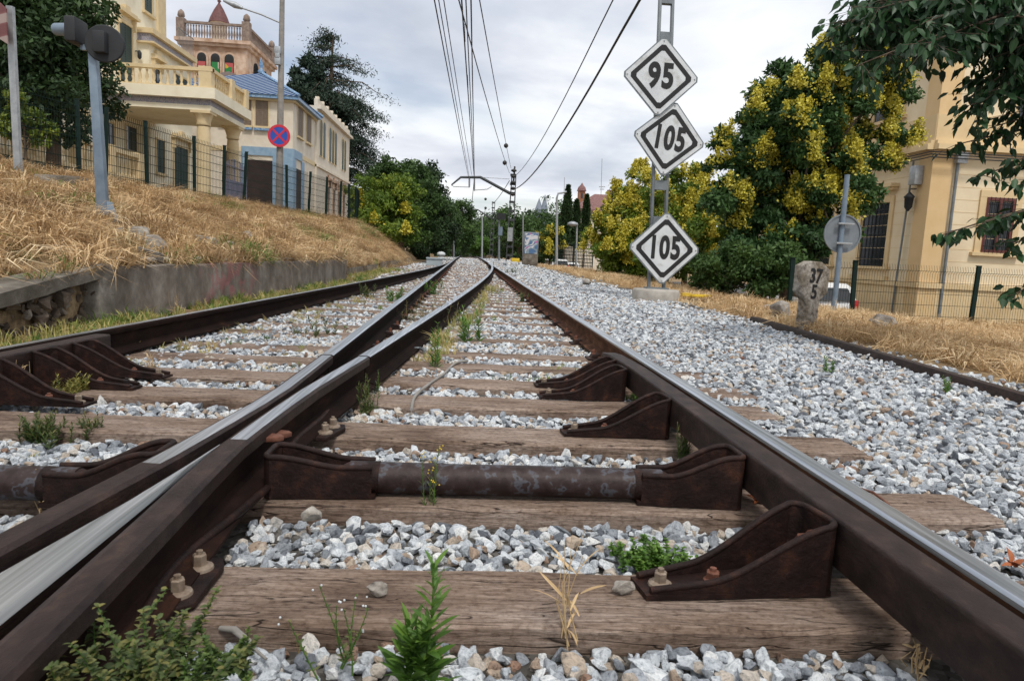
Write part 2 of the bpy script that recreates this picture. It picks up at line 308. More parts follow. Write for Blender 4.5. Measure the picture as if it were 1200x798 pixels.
dx = N.n('ShaderNodeMath', operation='DIVIDE'); dy = N.n('ShaderNodeMath', operation='DIVIDE'); N.l(sp.outputs['X'], dx.inputs[0]); N.l(ad.outputs[0], dx.inputs[1]); N.l(sp.outputs['Y'], dy.inputs[0]); N.l(ad.outputs[0], dy.inputs[1])
cb = N.n('ShaderNodeCombineXYZ'); N.l(dx.outputs[0], cb.inputs[0]); N.l(dy.outputs[0], cb.inputs[1]); cb.inputs[2].default_value = 3.3
n1 = N.n('ShaderNodeTexNoise', i_Scale=.62, i_Detail=7.0, i_Roughness=.5, i_Distortion=.35); N.l(cb.outputs[0], n1.inputs['Vector'])
cover = ramp(N, n1.outputs['Fac'], [(.32,(.16,)*3),(.45,(.76,)*3),(.55,(1,)*3)])
n2 = N.n('ShaderNodeTexNoise', i_Scale=1.05, i_Detail=6.0, i_Roughness=.52, i_Distortion=.3); N.l(cb.outputs[0], n2.inputs['Vector'])
shade = ramp(N, n2.outputs['Fac'], [(.30,(.56,.60,.68)),(.42,(.72,.75,.82)),(.51,(.92,.94,.97)),(.60,(1,1,1))])
cl = N.n('ShaderNodeBackground'); N.l(shade.outputs[0], cl.inputs['Color']); cl.inputs['Strength'].default_value = 1.12
ms = N.n('ShaderNodeMixShader'); N.l(cover.outputs[0], ms.inputs[0]); N.l(bg.outputs[0], ms.inputs[1]); N.l(cl.outputs[0], ms.inputs[2])
N.l(ms.outputs[0], w.node_tree.nodes['World Output'].inputs['Surface'])
sl = bpy.data.lights.new('sun', 'SUN'); sl.energy = 2.3; sl.angle = R_(9); sl.color = (1, .95, .87)
so = bpy.data.objects.new('sun', sl); C.objects.link(so)
sd = Vector((math.sin(R_(SUN_AZ))*math.cos(R_(SUN_EL)), math.cos(R_(SUN_AZ))*math.cos(R_(SUN_EL)), math.sin(R_(SUN_EL))))
so.rotation_euler = sd.to_track_quat('Z', 'Y').to_euler()
S.view_settings.view_transform = 'Standard'; S.view_settings.look = 'None'; S.view_settings.exposure = 0; S.view_settings.gamma = 1
S.cycles.use_denoising = True; S.cycles.max_bounces = 6; S.cycles.transparent_max_bounces = 8
# ------------------------------------------------------------------ lines of the place
def lerp(a, b, t): return a+(b-a)*t
def sm(a, b, x): t = min(1, max(0, (x-a)/(b-a))); return t*t*(3-2*t)
def interp(tab, y):
    if y <= tab[0][0]: return tab[0][1]
    for (a, b), (c, d) in zip(tab, tab[1:]):
        if y <= c: return b+(d-b)*(y-a)/(c-a)
    return tab[-1][1]
def tz(Y): return -.55*sm(45, 130, Y) - (max(0, Y-130)*.004)
WALL = [(-5,-3.1),(4.4,-3.02),(6.2,-3.06),(14.5,-2.44),(16,-2.75),(30,-2.6),(60,-3.5),(120,-5)]
WTOP = [(-5,-.1),(2.5,-.05),(4.5,.12),(6.1,.29),(14.5,.26),(16,.12),(30,.0),(45,-.1)]
wallx = lambda Y: interp(WALL, Y); wtop = lambda Y: interp(WTOP, Y)
FEN = [(-5,-13.6),(15,-8.3),(30,-4.85),(40,-5.2),(60,-8),(120,-9)]
FTOP = [(-5,1.65),(15,1.62),(30,1.40),(38,1.2),(60,.7),(120,.3)]
fenx = lambda Y: interp(FEN, Y); fenz = lambda Y: interp(FTOP, Y)
def nz(x, y, s, a): return mnoise.noise(Vector((x*s, y*s, 3.1)))*a
def ground(X, Y):
    wx = wallx(Y)
    if X < wx-.1:
        fx = fenx(Y); hw = wtop(Y)-.06; hf = fenz(Y)
        if X < fx: return hf + .012*min(40, fx-X) + nz(X, Y, .3, .05)
        t = (wx-.1-X)/(wx-.1-fx)
        return hw + (hf-hw)*(t**.78) + math.sin(t*math.pi)**.7*(nz(X, Y, .9, .24)+nz(X, Y, 2.4, .13)+nz(X, Y, 5, .05))
    z = -.238 + .036*sm(2.4, 5, Y)
    if X < -1.0: z = lerp(z, -.205, sm(-2.2, -2.9, X))
    if X > 1.25: z = lerp(z+.006, -.168, sm(1.25, 2.6, X))
    if X > 3.0:
        z += nz(X, Y, 1.3, .05)*sm(3, 4.2, X)
        z -= .28*sm(4.0, 9.5, X)
        z -= .85*sm(6.0, 10.5, X)*sm(13.2, 16.5, Y)
    return z + tz(Y) + (nz(X, Y, .05, .8) if Y > 150 else 0)
def ground_sheet():
    ys = [-6,-4,-2.5,-1.5,-.8,-.3]+list(np.arange(0, 16, .25))+list(np.arange(16, 40, .6))+list(np.arange(40, 100, 3))+[100,110,120,130,140,160,190,230,300,400,600,900,1500,2600]
    vs = []; ncol = None
    for Y in ys:
        wx = wallx(Y); fx = fenx(Y)
        xs = [-2600,-1200,-600,-250,-120,-60,-35,-24,-18] if fx > -16 else [-2600,-1200,-600,-250,-120,-60,-35,-24,-20]
        xs = xs+[fx-.6, fx-.02]+list(np.linspace(fx, wx-.11, 34))+[wx-.09]+list(np.linspace(wx, -1, 10))+list(np.linspace(-.8, 1.2, 8))+list(np.linspace(1.4, 10.6, 44))+[11.5,13,15,18,24,35,60,120,250,600,1200,2600]
        ncol = len(xs)
        for x in xs: vs.append((x, Y, ground(x, Y)))
    fs = [(r*ncol+c, r*ncol+c+1, (r+1)*ncol+c+1, (r+1)*ncol+c) for r in range(len(ys)-1) for c in range(ncol-1)]
    return vs, fs
m, N, b = base('ground_soil', .95, 0, .2)
tc = N.n('ShaderNodeTexCoord'); sp = N.n('ShaderNodeSeparateXYZ'); N.l(tc.outputs['Object'], sp.inputs[0])
# gravel colour inside the track corridor, dry soil elsewhere
vn = N.n('ShaderNodeTexVoronoi', i_Scale=60.0); N.l(tc.outputs['Object'], vn.inputs['Vector'])
nn = N.n('ShaderNodeTexNoise', i_Scale=9.0, i_Detail=8.0, i_Roughness=.7); N.l(tc.outputs['Object'], nn.inputs['Vector'])
gr = ramp(N, vn.outputs['Color'], [(.1,(.03,.026,.022)),(.5,(.085,.078,.07)),(1,(.17,.16,.15))])
so_ = ramp(N, nn.outputs['Fac'], [(.3,(.09,.06,.035)),(.5,(.23,.16,.09)),(.7,(.42,.31,.18))])
n3 = N.n('ShaderNodeTexNoise', i_Scale=.9, i_Detail=5.0); N.l(tc.outputs['Object'], n3.inputs['Vector'])
def mth(op, a, b2):
    k = N.n('ShaderNodeMath', operation=op)
    for i, q in enumerate((a, b2)):
        if isinstance(q, (int, float)): k.inputs[i].default_value = q
        else: N.l(q, k.inputs[i])
    return k.outputs[0]
jit = mth('MULTIPLY', mth('SUBTRACT', n3.outputs['Fac'], .5), 2.2)
lo = mth('GREATER_THAN', mth('ADD', sp.outputs['X'], jit), -2.4); hi = mth('LESS_THAN', mth('ADD', sp.outputs['X'], jit), 3.6)
mx = N.n('ShaderNodeMix', data_type='RGBA'); N.l(mth('MULTIPLY', lo, hi), mx.inputs[0]); N.l(so_.outputs[0], mx.inputs[6]); N.l(gr.outputs[0], mx.inputs[7]); N.l(mx.outputs[2], b.inputs['Base Color'])
bp = N.n('ShaderNodeBump', i_Strength=.8, i_Distance=.03); N.l(nn.outputs['Fac'], bp.inputs['Height']); N.l(bp.outputs[0], b.inputs['Normal'])
MT['ground'] = m
v_, f_ = ground_sheet(); mb = MB(); mb.add(v_, f_, 0, True); g = mb.build('ground', MT['ground']); tag(g, 'gravel and dry soil ground running from the track bed up the grassy bank', 'ground', kind='structure')
# street behind the right fence
mb = MB(); xs = np.linspace(9.5, 40, 24); ys = np.linspace(16.5, 60, 22)
def streetz(x, y): return ground(max(x, 10.6), max(y, 17)) + .02
vs = [(x, y, streetz(x, y)) for y in ys for x in xs]; fs = [(r*24+c, r*24+c+1, (r+1)*24+c+1, (r+1)*24+c) for r in range(21) for c in range(23)]
mb.add(vs, fs, 0, True); tag(mb.build('street', MT['asphalt']), 'grey asphalt street beyond the mesh fence and the parked car', 'street', kind='structure')
# ------------------------------------------------------------------ scatter with geometry nodes
def scatter(name, pts, rots, scales, tints, variants, label, cat, kind='stuff'):
    me = bpy.data.meshes.new(name); n = len(pts)
    me.vertices.add(n); me.vertices.foreach_set('co', np.asarray(pts, dtype=np.float32).ravel())
    a = me.attributes.new('rotv', 'FLOAT_VECTOR', 'POINT'); a.data.foreach_set('vector', np.asarray(rots, dtype=np.float32).ravel())
    a = me.attributes.new('scl', 'FLOAT_VECTOR', 'POINT'); a.data.foreach_set('vector', np.asarray(scales, dtype=np.float32).ravel())
    a = me.attributes.new('tint', 'FLOAT', 'POINT'); a.data.foreach_set('value', np.asarray(tints, dtype=np.float32))
    o = bpy.data.objects.new(name, me); C.objects.link(o); me.materials.append(variants[0].data.materials[0])
    vc = bpy.data.collections.new(name+'_variants')
    for v in variants: vc.objects.link(v)
    ng = bpy.data.node_groups.new(name, 'GeometryNodeTree')
    ng.interface.new_socket('Geometry', in_out='INPUT', socket_type='NodeSocketGeometry'); ng.interface.new_socket('Geometry', in_out='OUTPUT', socket_type='NodeSocketGeometry')
    G = NT(ng); gi = G.n('NodeGroupInput'); go = G.n('NodeGroupOutput')
    iop = G.n('GeometryNodeInstanceOnPoints'); ci = G.n('GeometryNodeCollectionInfo'); ci.inputs['Collection'].default_value = vc
    ci.inputs['Separate Children'].default_value = True; ci.inputs['Reset Children'].default_value = True
    def att(nm, ty):
        q = G.n('GeometryNodeInputNamedAttribute'); q.data_type = ty; q.inputs['Name'].default_value = nm; return q
    G.l(gi.outputs[0], iop.inputs['Points']); G.l(ci.outputs[0], iop.inputs['Instance']); iop.inputs['Pick Instance'].default_value = True
    rv = G.n('FunctionNodeRandomValue'); rv.data_type = 'INT'; rv.inputs['Min'].default_value = 0 if False else rv.inputs['Min'].default_value
    for s_ in rv.inputs:
        if s_.type == 'INT' and s_.name == 'Min': s_.default_value = 0
        if s_.type == 'INT' and s_.name == 'Max': s_.default_value = len(variants)-1
    ro = [q for q in rv.outputs if q.type == 'INT'][0]; G.l(ro, iop.inputs['Instance Index'])
    e2r = G.n('FunctionNodeEulerToRotation'); G.l(att('rotv', 'FLOAT_VECTOR').outputs[0], e2r.inputs[0]); G.l(e2r.outputs[0], iop.inputs['Rotation'])
    G.l(att('scl', 'FLOAT_VECTOR').outputs[0], iop.inputs['Scale']); G.l(iop.outputs[0], go.inputs[0])
    md = o.modifiers.new('scatter', 'NODES'); md.node_group = ng
    return tag(o, label, cat, kind=kind)
def variant(name, mb, mat):
    me = bpy.data.meshes.new(name); me.from_pydata([tuple(v) for v in mb.v], [], mb.f); me.materials.append(mat)
    return bpy.data.objects.new(name, me)
def rock_mesh(seed, n=15, flat=.75, sub=True):
    r = random.Random(seed); bm = bmesh.new()
    for i in range(n):
        v = Vector((r.gauss(0,1), r.gauss(0,1), r.gauss(0,1))).normalized()*r.uniform(.8, 1.05)
        bm.verts.new((v.x*.5, v.y*.5*r.uniform(.8,1), v.z*.5*flat))
    bmesh.ops.convex_hull(bm, input=bm.verts)
    loose = [v for v in bm.verts if not v.link_faces]; bmesh.ops.delete(bm, geom=loose, context='VERTS')
    if sub:
        bmesh.ops.bevel(bm, geom=list(bm.edges), offset=.035, segments=1, affect='EDGES', clamp_overlap=True)
        bmesh.ops.triangulate(bm, faces=bm.faces)
        bmesh.ops.subdivide_edges(bm, edges=[e for e in bm.edges if e.calc_length() > .22], cuts=1)
        for v in bm.verts: v.co += v.co.normalized()*mnoise.noise(v.co*5+Vector((seed*3.3, 0, 0)))*.045
    out = ([v.co.copy() for v in bm.verts], [tuple(v.index for v in f.verts) for f in (bm.verts.index_update() or bm.faces)])
    bm.free(); return out
stones = []
for i in range(10):
    vs, fs = rock_mesh(100+i, 12+i % 5, random.uniform(.6, .95)); q = MB(); q.add(vs, fs); stones.append(variant('stone_shape', q, MT['stone']))
SLY = [-1.1,-.5,.1,.72,1.445,2.085,2.80,3.40,3.91,4.46,4.98,5.81,6.38,7.25,8.0,8.75]
while SLY[-1] < 118: SLY.append(SLY[-1]+.60+(.03 if len(SLY) % 3 else -.02))
SLW = .245
cfx = lambda y: interp([(1,-.735),(2.4,-.62),(4,-.475),(8,-.14),(12,.18),(16,.5),(21,.76),(30,1.0)], y)
def sl_ext(Y): return (-2.75+max(0, Y-6)*.045, 1.62+.06*math.sin(Y*7)) if Y < 30 else (-1.25, 1.55)
def scatter_stones():
    P = []; Rr = []; Sc = []; T = []; sly = np.array(SLY)
    def zone(y0, y1, x0f, x1f, sp, size, layers):
        y = y0
        while y < y1:
            xa, xb = x0f(y), x1f(y); n = int((xb-xa)/sp)
            for L in range(layers):
                xs = xa+(np.arange(n)+rng.random(n))*sp; yy = y+rng.random(n)*sp*1.2
                for X, Y in zip(xs, yy):
                    wx = wallx(Y)
                    if X < wx+.15: continue
                    vis = abs(X-(.06*Y)) < .80*Y+1.6
                    if not vis: continue
                    i = np.argmin(abs(sly-Y)); on = abs(sly[i]-Y) < SLW/2+size*(.30 if Y < 3.2 else .12 if Y < 5 else -.2)
                    ex = sl_ext(Y)
                    if on and ex[0] < X < ex[1] and rng.random() > (.012 if Y < 4 else .035 if Y < 9 else .09):
                        if not (X > 1.12 and rng.random() < (.35 if Y < 3 else .8)) and not (X < -1.2 and Y > 4 and rng.random() < .45): continue
                    # leave rail feet free
                    if Y < 14 and (abs(X-XR) < .07 or abs(X-XB) < .07 or (.90 < X < 1.1 and Y < 4.2)): continue
                    if Y < 3.6 and -1.0 < X < -.57: continue
                    if X > 3.2 and rng.random() < sm(3.1, 3.9, X+.3*mnoise.noise(Vector((X, Y, 0)))): continue
                    if X < -2.3 and rng.random() < sm(-2.25, -2.6, X): continue
                    s_ = size*(.62+.62*rng.random()**1.3)*(1.35 if rng.random() < .08 else 1)
                    z = ground(X, Y) + size*(.05+.28*L) + rng.normal(0, size*.10) + .012*mnoise.noise(Vector((X*3, Y*3, 1)))
                    P.append((X, Y, z)); Rr.append((rng.normal(0, .5), rng.normal(0, .5), rng.random()*6.28))
                    k = .75+.5*rng.random(3); Sc.append((s_*k[0]*1.15, s_*k[1], s_*k[2]*.95)); tt = rng.random(); nearrail = math.exp(-(min(abs(X-XR), abs(X-XB), abs(X-cfx(Y)))/.22)**2) if Y > 2 else 0
                    if -2 < X < 1.0 and rng.random() < .10+.42*nearrail: tt = rng.uniform(.82, 1.0)
                    T.append(tt)
            y += sp
    zone(.35, 3.2, lambda y: -2.9, lambda y: 3.9, .033, .045, 2)
    zone(3.2, 7.5, lambda y: -2.9, lambda y: 4.2, .043, .050, 2)
    zone(7.5, 16, lambda y: -2.7, lambda y: 4.4, .060, .060, 1)
    zone(7.5, 16, lambda y: -2.7, lambda y: 4.4, .085, .060, 1)
    zone(16, 34, lambda y: -2.4, lambda y: 4.3, .10, .085, 1)
    zone(34, 75, lambda y: -2.0, lambda y: 4.0, .19, .14, 1)
    zone(-2.5, .35, lambda y: -2.8, lambda y: 3.2, .075, .06, 1)
    return P, Rr, Sc, T
a_ = scatter_stones(); print('stones', len(a_[0]))
scatter('ballast', *a_, stones, 'blue grey crushed granite ballast filling the space between and beside the rails', 'ballast')
# ------------------------------------------------------------------ rails
MT['rust_brown'] = noisy('brown_rust', [(.3,(.040,.018,.011)),(.55,(.10,.048,.028)),(.8,(.20,.10,.058))], 20, .85, 0, .8, 90, stretch=(1,.35,1), detail=12, bdist=.006, spec=.12)
RAIL = [(-.070,-.160),(-.070,-.150),(-.020,-.134),(-.010,-.122),(-.009,-.048),(-.015,-.040),(-.033,-.034),(-.0355,-.014),(-.033,-.005),(-.022,0),(.022,0),(.033,-.005),(.0355,-.014),(.033,-.034),(.015,-.040),(.009,-.048),(.010,-.122),(.020,-.134),(.070,-.150),(.070,-.160)]
RM = [0]*len(RAIL); RM[8] = RM[9] = RM[10] = 1; RM2 = list(RM); RM2[7] = RM2[11] = 1
def railpath(f, y0, y1, dip=0):
    ys = list(np.arange(y0, min(y1, 12), .12)) + list(np.arange(max(12, y0), y1, .8)) + [y1]
    ys = sorted(set(ys)); return [(f(y), y, tz(y)+dip) for y in ys]
CT = [(1.0,-.735),(2.0,-.655),(2.4,-.622),(2.7,-.60),(3.1,-.57),(3.6,-.53),(4.08,-.475),(5.97,-.31),(7.81,-.155),(11.81,.18),(16.3,.50),(21.4,.76),(26,.91),(30,1.0),(33,1.035)]
def smooth_tab(tab, deg=4):
    c = np.polyfit([a for a, _ in tab], [b for _, b in tab], deg); return lambda y: float(np.polyval(c, y))
cf_ = smooth_tab(CT, 3)
AT = [(-2,-2.52),(0,-2.42),(1.5,-2.32),(3.43,-2.19),(4.19,-2.13),(5.57,-2.02),(7.37,-1.90),(8.97,-1.77),(10.81,-1.62),(14.28,-1.36),(20,-1.03),(26,-.83),(30.7,-.755),(33,-.745)]
af_ = smooth_tab(AT, 4)
def curve_far(x): return lambda y: x - .00004*max(0, y-70)**2.2
CY0 = 1.9
def add_rail(name, pts, label, mats=None, mis=RM, polish=None, group=None, side='rust_side'):
    mb = MB(); mb.sweep(pts, RAIL, mis, polish=polish); return topmesh(mb, name, [MT[side], MT['polish']], label, 'rail', group, loc=pts[0])
add_rail('running_rail', railpath(lambda y: XR if y < 70 else curve_far(XR)(y), -2.5, 135), 'long right rail with mirror bright head running beside the brown check rail to the horizon', mis=RM2, side='rust_brown')
add_rail('running_rail', railpath(lambda y: XB if y < 70 else curve_far(XB)(y), 3.62, 135), 'straight left rail with shiny head leading from the crossing far into the distance')
add_rail('curved_rail', railpath(lambda y: min(cf_(y), XR-.036-.03*max(0, 1-(31-y)/10) if y > 21 else 9), 3.62, 31), 'curved shiny rail between the two straight rails, pointing into the right one far off')
add_rail('outer_rail', railpath(lambda y: min(af_(y), XB-.04 if y > 20 else 9), -2.5, 32.5), 'dark outermost left rail running below the old concrete wall', mis=[0]*9+[1]+[0]*10)
# ------------------------------------------------------------------ the crossing (frog)
fr = thing('rail_crossing', 'dark steel crossing with pointed shiny nose between two flared wing rails at lower left', 'rail crossing', (-.7, 1.9, 0))
W1 = [(XB,3.60),(-.70,3.2),(-.70,2.75),(-.715,2.45),(-.735,2.2),(-.765,1.85),(-.81,1.5),(-.845,1.2),(-.885,.8),(-.93,.35),(-.97,-.1)]
W2 = [(cf_(3.60),3.60),(-.555,3.2),(-.60,2.75),(-.618,2.45),(-.632,2.15),(-.638,1.95),(-.63,1.7),(-.618,1.45),(-.606,1.15),(-.595,.85),(-.575,.4),(-.54,-.1)]
def dens(t):
    out = []
    for (x0, y0), (x1, y1) in zip(t, t[1:]):
        for k in range(4): out.append((lerp(x0, x1, k/4), lerp(y0, y1, k/4), 0))
    return out+[(*t[-1], 0)]
WP = [(-.070,-.160),(-.070,-.150),(-.020,-.134),(-.010,-.122),(-.009,-.055),(-.034,-.045),(-.0355,-.010),(-.026,-.001),(.020,-.001),(.0355,-.008),(.034,-.045),(.009,-.055),(.010,-.122),(.020,-.134),(.070,-.150),(.070,-.160)]
WM = [0]*16; WM[7] = 1
for i_ in (0,1,2,3,4,10,11,12,13,14,15): WM[i_] = 2
mb = MB(); mb.sweep(dens(W1), WP, WM, polish=lambda p: p.y > 1.85); mb.build('wing_rail', [MT['check'], MT['polish'], MT['rust_side']], fr)
mb = MB(); mb.sweep(dens(W2), WP, WM, polish=lambda p: p.y > 2.0); mb.build('wing_rail', [MT['check'], MT['polish'], MT['rust_side']], fr)
# nose: solid V that opens into two rails towards the camera
mb = MB(); nl = [(-.682,1.98,-.012),(-.692,1.75,-.004),(-.712,1.5,0),(-.745,1.27,0),(-.775,1.05,0),(-.815,.7,0)]
nr = [(-.676,1.98,-.012),(-.672,1.75,-.004),(-.668,1.5,0),(-.666,1.27,0),(-.665,1.05,0),(-.663,.7,0)]
vs = []
for l, r in zip(nl, nr):
    c = (l[0]+r[0])/2; ww = min(.008, (r[0]-l[0])*.3)
    vs += [(l[0]-.012,l[1],-.155),(l[0],l[1],l[2]-.012),(l[0]+ww,l[1],l[2]),(c,l[1],l[2]),(r[0]-ww,r[1],r[2]),(r[0],r[1],r[2]-.012),(r[0]+.012,r[1],-.155)]
for i in range(5):
    for k in range(6): mb.add([vs[i*7+k], vs[(i+1)*7+k], vs[(i+1)*7+k+1], vs[i*7+k+1]], [(0,1,2,3)], 1 if 1 <= k <= 4 else 0)
mb.add(vs[:7], [tuple(range(7))], 0)
mb.sweep([(-.70, .72, 0), (-.70, -2.5, 0)], RAIL, RM2); mb.sweep([(-.78, .72, 0), (-1.12, -2.5, 0)], RAIL, RM2)
no = mb.build('nose', [MT['rust_side'], MT['polish']], fr)
for y in (2.35, 2.9, 3.3):   # spacer blocks between the wing rails
    mb = MB(); mb.box(XB+.012, -.62+.0, y-.05, y+.05, -.12, -.06); mb.build('spacer_block', MT['rust'], fr)
def hexbolt(mb, p, ax, r=.016, h=.022, wash=.026, mi=0):
    p = Vector(p); ax = Vector(ax).normalized(); q = ax.to_track_quat('Z', 'Y').to_matrix().to_4x4(); M = Matrix.Translation(p) @ q
    def L(prof, n, mi=0):
        vs = [M @ Vector((rr*math.cos(6.2832*k/n), rr*math.sin(6.2832*k/n), z)) for rr, z in prof for k in range(n)]
        fs = [(i*n+k, i*n+(k+1) % n, (i+1)*n+(k+1) % n, (i+1)*n+k) for i in range(len(prof)-1) for k in range(n)] + [tuple(range((len(prof)-1)*n, len(prof)*n))]
        mb.add(vs, fs, mi)
    L([(wash, 0), (wash*.95, .006), (wash*.6, .010)], 14, mi); L([(r, .006), (r, .006+h), (r*.8, .009+h)], 6, mi); L([(r*.5, h), (r*.5, h+.016)], 8, mi)
for y, z in ((2.18, -.04), (2.28, -.055)):
    mb = MB(); mb.prism([(0,-.03),(.04,-.02),(.055,0),(.04,.02),(0,.03)], -.012, .004, 'z', M=Matrix.Translation((-.605, y, z))); mb.build('chock_lug', MT['redbolt'], fr, bevel=.003)
# plates with pairs of bolts beside the crossing
def plate(name, poly, z, bolts, parent, h=.018, mat='rust', bm_='bolt'):
    mb = MB(); mb.prism(poly, z, z+h, 'z'); p = mb.build(name, MT[mat], parent, bevel=.004)
    for x, y in bolts:
        q = MB(); hexbolt(q, (x, y, z+h), (0, 0, 1), .015, .026, .030); q.build('bolt', MT[bm_], p, off=OFF[parent.name])
    return p
b1, b2 = PZ(234, 664, -.15), PZ(208, 694, -.15); b3, b4 = PZ(390, 499, -.15), PZ(381, 506, -.15)
plate('base_plate', [(b2.x-.10,b2.y-.06),(b2.x+.0,b2.y-.07),(b2.x+.045,b2.y-.03),(b1.x+.045,b1.y+.02),(b1.x+.03,b1.y+.06),(b1.x-.10,b1.y+.06)], -.172, [(b1.x,b1.y),(b2.x,b2.y)], fr)
plate('base_plate', [(b4.x-.10,b4.y-.07),(b4.x+.02,b4.y-.06),(b3.x+.05,b3.y+.0),(b3.x+.04,b3.y+.05),(b3.x-.12,b3.y+.06)], -.172, [(b3.x,b3.y),(b4.x,b4.y)], fr)
def cable(pts, r, label, name='bond_cable', mat='rust', z=-.14):
    P_ = [PZ(x, y, z) for x, y in pts]; Q = []
    for i in range(len(P_)-1):
        a, b_, c, d = P_[max(i-1, 0)], P_[i], P_[i+1], P_[min(i+2, len(P_)-1)]
        for k in range(5):
            t = k/5; Q.append(.5*((2*b_)+(c-a)*t+(2*a-5*b_+4*c-d)*t*t+(3*b_-a-3*c+d)*t**3))
    Q.append(P_[-1]); mb = MB(); mb.tube(Q, r, 8); return topmesh(mb, name, MT[mat], label, 'cable', loc=P_[0])
cable([(158,760),(166,735),(185,690),(212,656),(240,632),(280,600),(318,568)], .0115, 'dark curved bar hugging the foot of the crossing beside two square bolts', 'foot_bar')
cable([(333,548),(338,528),(350,512),(366,499),(380,486),(396,466),(412,455),(422,456)], .0115, 'dark curved bar beside the crossing, ending near the tall weeds', 'foot_bar')
cable([(385,436),(400,437),(420,435),(445,425),(468,414),(490,408),(498,412)], .011, 'thin grey cable lying between the curved rail and grassy sleepers', 'bond_cable', 'latticeg', -.15)
cable([(482,480),(486,465),(500,452),(520,438),(533,426),(548,423)], .008, 'thin pale root twisting across two sleepers in the middle of the track', 'dry_root', 'cloth', -.165)
# ------------------------------------------------------------------ check rails
CH = [(-.045,-.008),(-.040,0),(.038,0),(.044,-.006),(.044,-.022),(.0,-.030),(-.018,-.040),(-.022,-.115),(-.045,-.115)]
ck = thing('check_rail', 'brown angle-section check rail bolted close inside the right running rail', 'check rail', (.91, 1.5, 0))
mb = MB(); mb.sweep([(.912 - (.03*max(0, (y-3.6)/.5) if y > 3.6 else 0), y, .004 - (.01 if y > 4.1 else 0)) for y in np.arange(-2, 4.21, .15)], CH); mb.build('angle_bar', MT['check'], ck, bevel=.003)
ckA = thing('check_rail', 'dark check rail bolted inside the outermost left rail below the rubble', 'check rail', (-2.1, 2.5, 0))
mb = MB(); mb.sweep([(af_(y)+.115, y, .0) for y in np.arange(4.05, -2, -.15)], CH); mb.build('angle_bar', MT['check'], ckA, bevel=.003)
def h_prof(t, H0=.022, H1=.165): return H0+(H1-H0)*(.30*t+.70*sm(.30, 1.02, t))
def strip_body(L, w0, w1, hf, R=.045, th=.013, z0=.0, lip=.0085, floor=True):
    """one bent plate: two side flanges joined by a rounded back, with a rolled lip along the top edge"""
    P_ = []; wid = lambda x: lerp(w0, w1, x/L)/2
    for x in np.linspace(0, L-R, 16): P_.append((x, -wid(x)))
    for a in np.linspace(0, math.pi/2, 7)[1:]: P_.append((L-R+R*math.sin(a), -w1/2+R-R*math.cos(a)))
    half = list(P_); P_ += [(x, -y) for x, y in reversed(half)]
    mb = MB(); n = len(P_); vs = []; top = []
    for i, (x, y) in enumerate(P_):
        t = Vector(P_[min(i+1, n-1)])-Vector(P_[max(i-1, 0)]); t.normalize(); nx, ny = -t.y, t.x   # inward
        h = hf(min(1, x/(L-.5*R))); vs += [(x, y, z0), (x, y, h), (x+nx*th, y+ny*th, h), (x+nx*th, y+ny*th, z0)]; top.append((x+nx*th*.5, y+ny*th*.5, h))
    mb.add(vs, [(i*4+k, i*4+(k+1) % 4, (i+1)*4+(k+1) % 4, (i+1)*4+k) for i in range(n-1) for k in range(4)]+[(0,1,2,3), (n*4-4,n*4-3,n*4-2,n*4-1)], 0, False)
    mb.tube(top, lip, 8)
    if floor: mb.prism([(-.012, -w0/2-.004), (L-R*.4, -w1/2+.003), (L-.004, -w1/2+R), (L-.004, w1/2-R), (L-R*.4, w1/2-.003), (-.012, w0/2+.004)], z0, z0+.011, 'z')
    return mb
def bracket_mesh(L=.44, w0=.085, w1=.17, H1=.165): return strip_body(L, w0, w1, lambda t: h_prof(t, .020, H1), z0=.002)
def bracket(loc, rot, label, cat='bracket', group=None, L=.44, mirror=False, w1=.17, H1=.165):
    t = thing('rail_bracket', label, cat, (0,0,0)); bracket_mesh(L, .085, w1, H1).build('bracket_body', MT['rust'], t)
    q = MB(); hexbolt(q, (.04, 0, .012), (0,0,1), .015, .024, .028); q.build('bolt', MT['bolt'], t)
    q = MB(); hexbolt(q, (.17, .0, .012), (0,0,1), .016, .018, .022); q.build('bolt', MT['redbolt'], t)
    q = MB(); hexbolt(q, (L-.016, 0, .10), (-1,0,0), .018, .03, .026); q.build('bolt', MT['redbolt'], t)
    t.location = loc; t.rotation_euler = (0, 0, rot); return t
MT['rust_red'] = noisy('red_splashed_rust', [(.50,(.012,.007,.007)),(.56,(.03,.015,.013)),(.60,(.45,.03,.03))], 5, .5, .1, .3, 60, bdist=.003)
BL = ['largest channel bracket in front of the check rail, toe bolted to the nearest sleeper', None, 'channel bracket behind the tubular tie bar, its toe on the third bearer', 'front one of two close channel brackets meeting the far end of the check rail', 'rearmost channel bracket of the pair at the far end of the check rail']
bracket((.425, 1.47, -.173), R_(9), BL[0]); bracket((.435, 2.83, -.173), R_(5), BL[2]); bracket((.41, 3.55, -.173), R_(6), BL[3]); bracket((.42, 3.86, -.173), R_(5), BL[4])
for y, l, d in ((3.05, 'nearest dark bracket holding the left check rail below the wall rubble', .1), (3.42, 'left bracket with red paint marks behind the nearest one', .05), (3.72, 'rear bracket at the far end of the left check rail', .0)):
    bk = bracket((af_(y)+.16+.46, y, -.173), math.pi-R_(6), l, L=.46)
    if 'red paint' in l: bk.children[0].data.materials[0] = MT['rust_red']
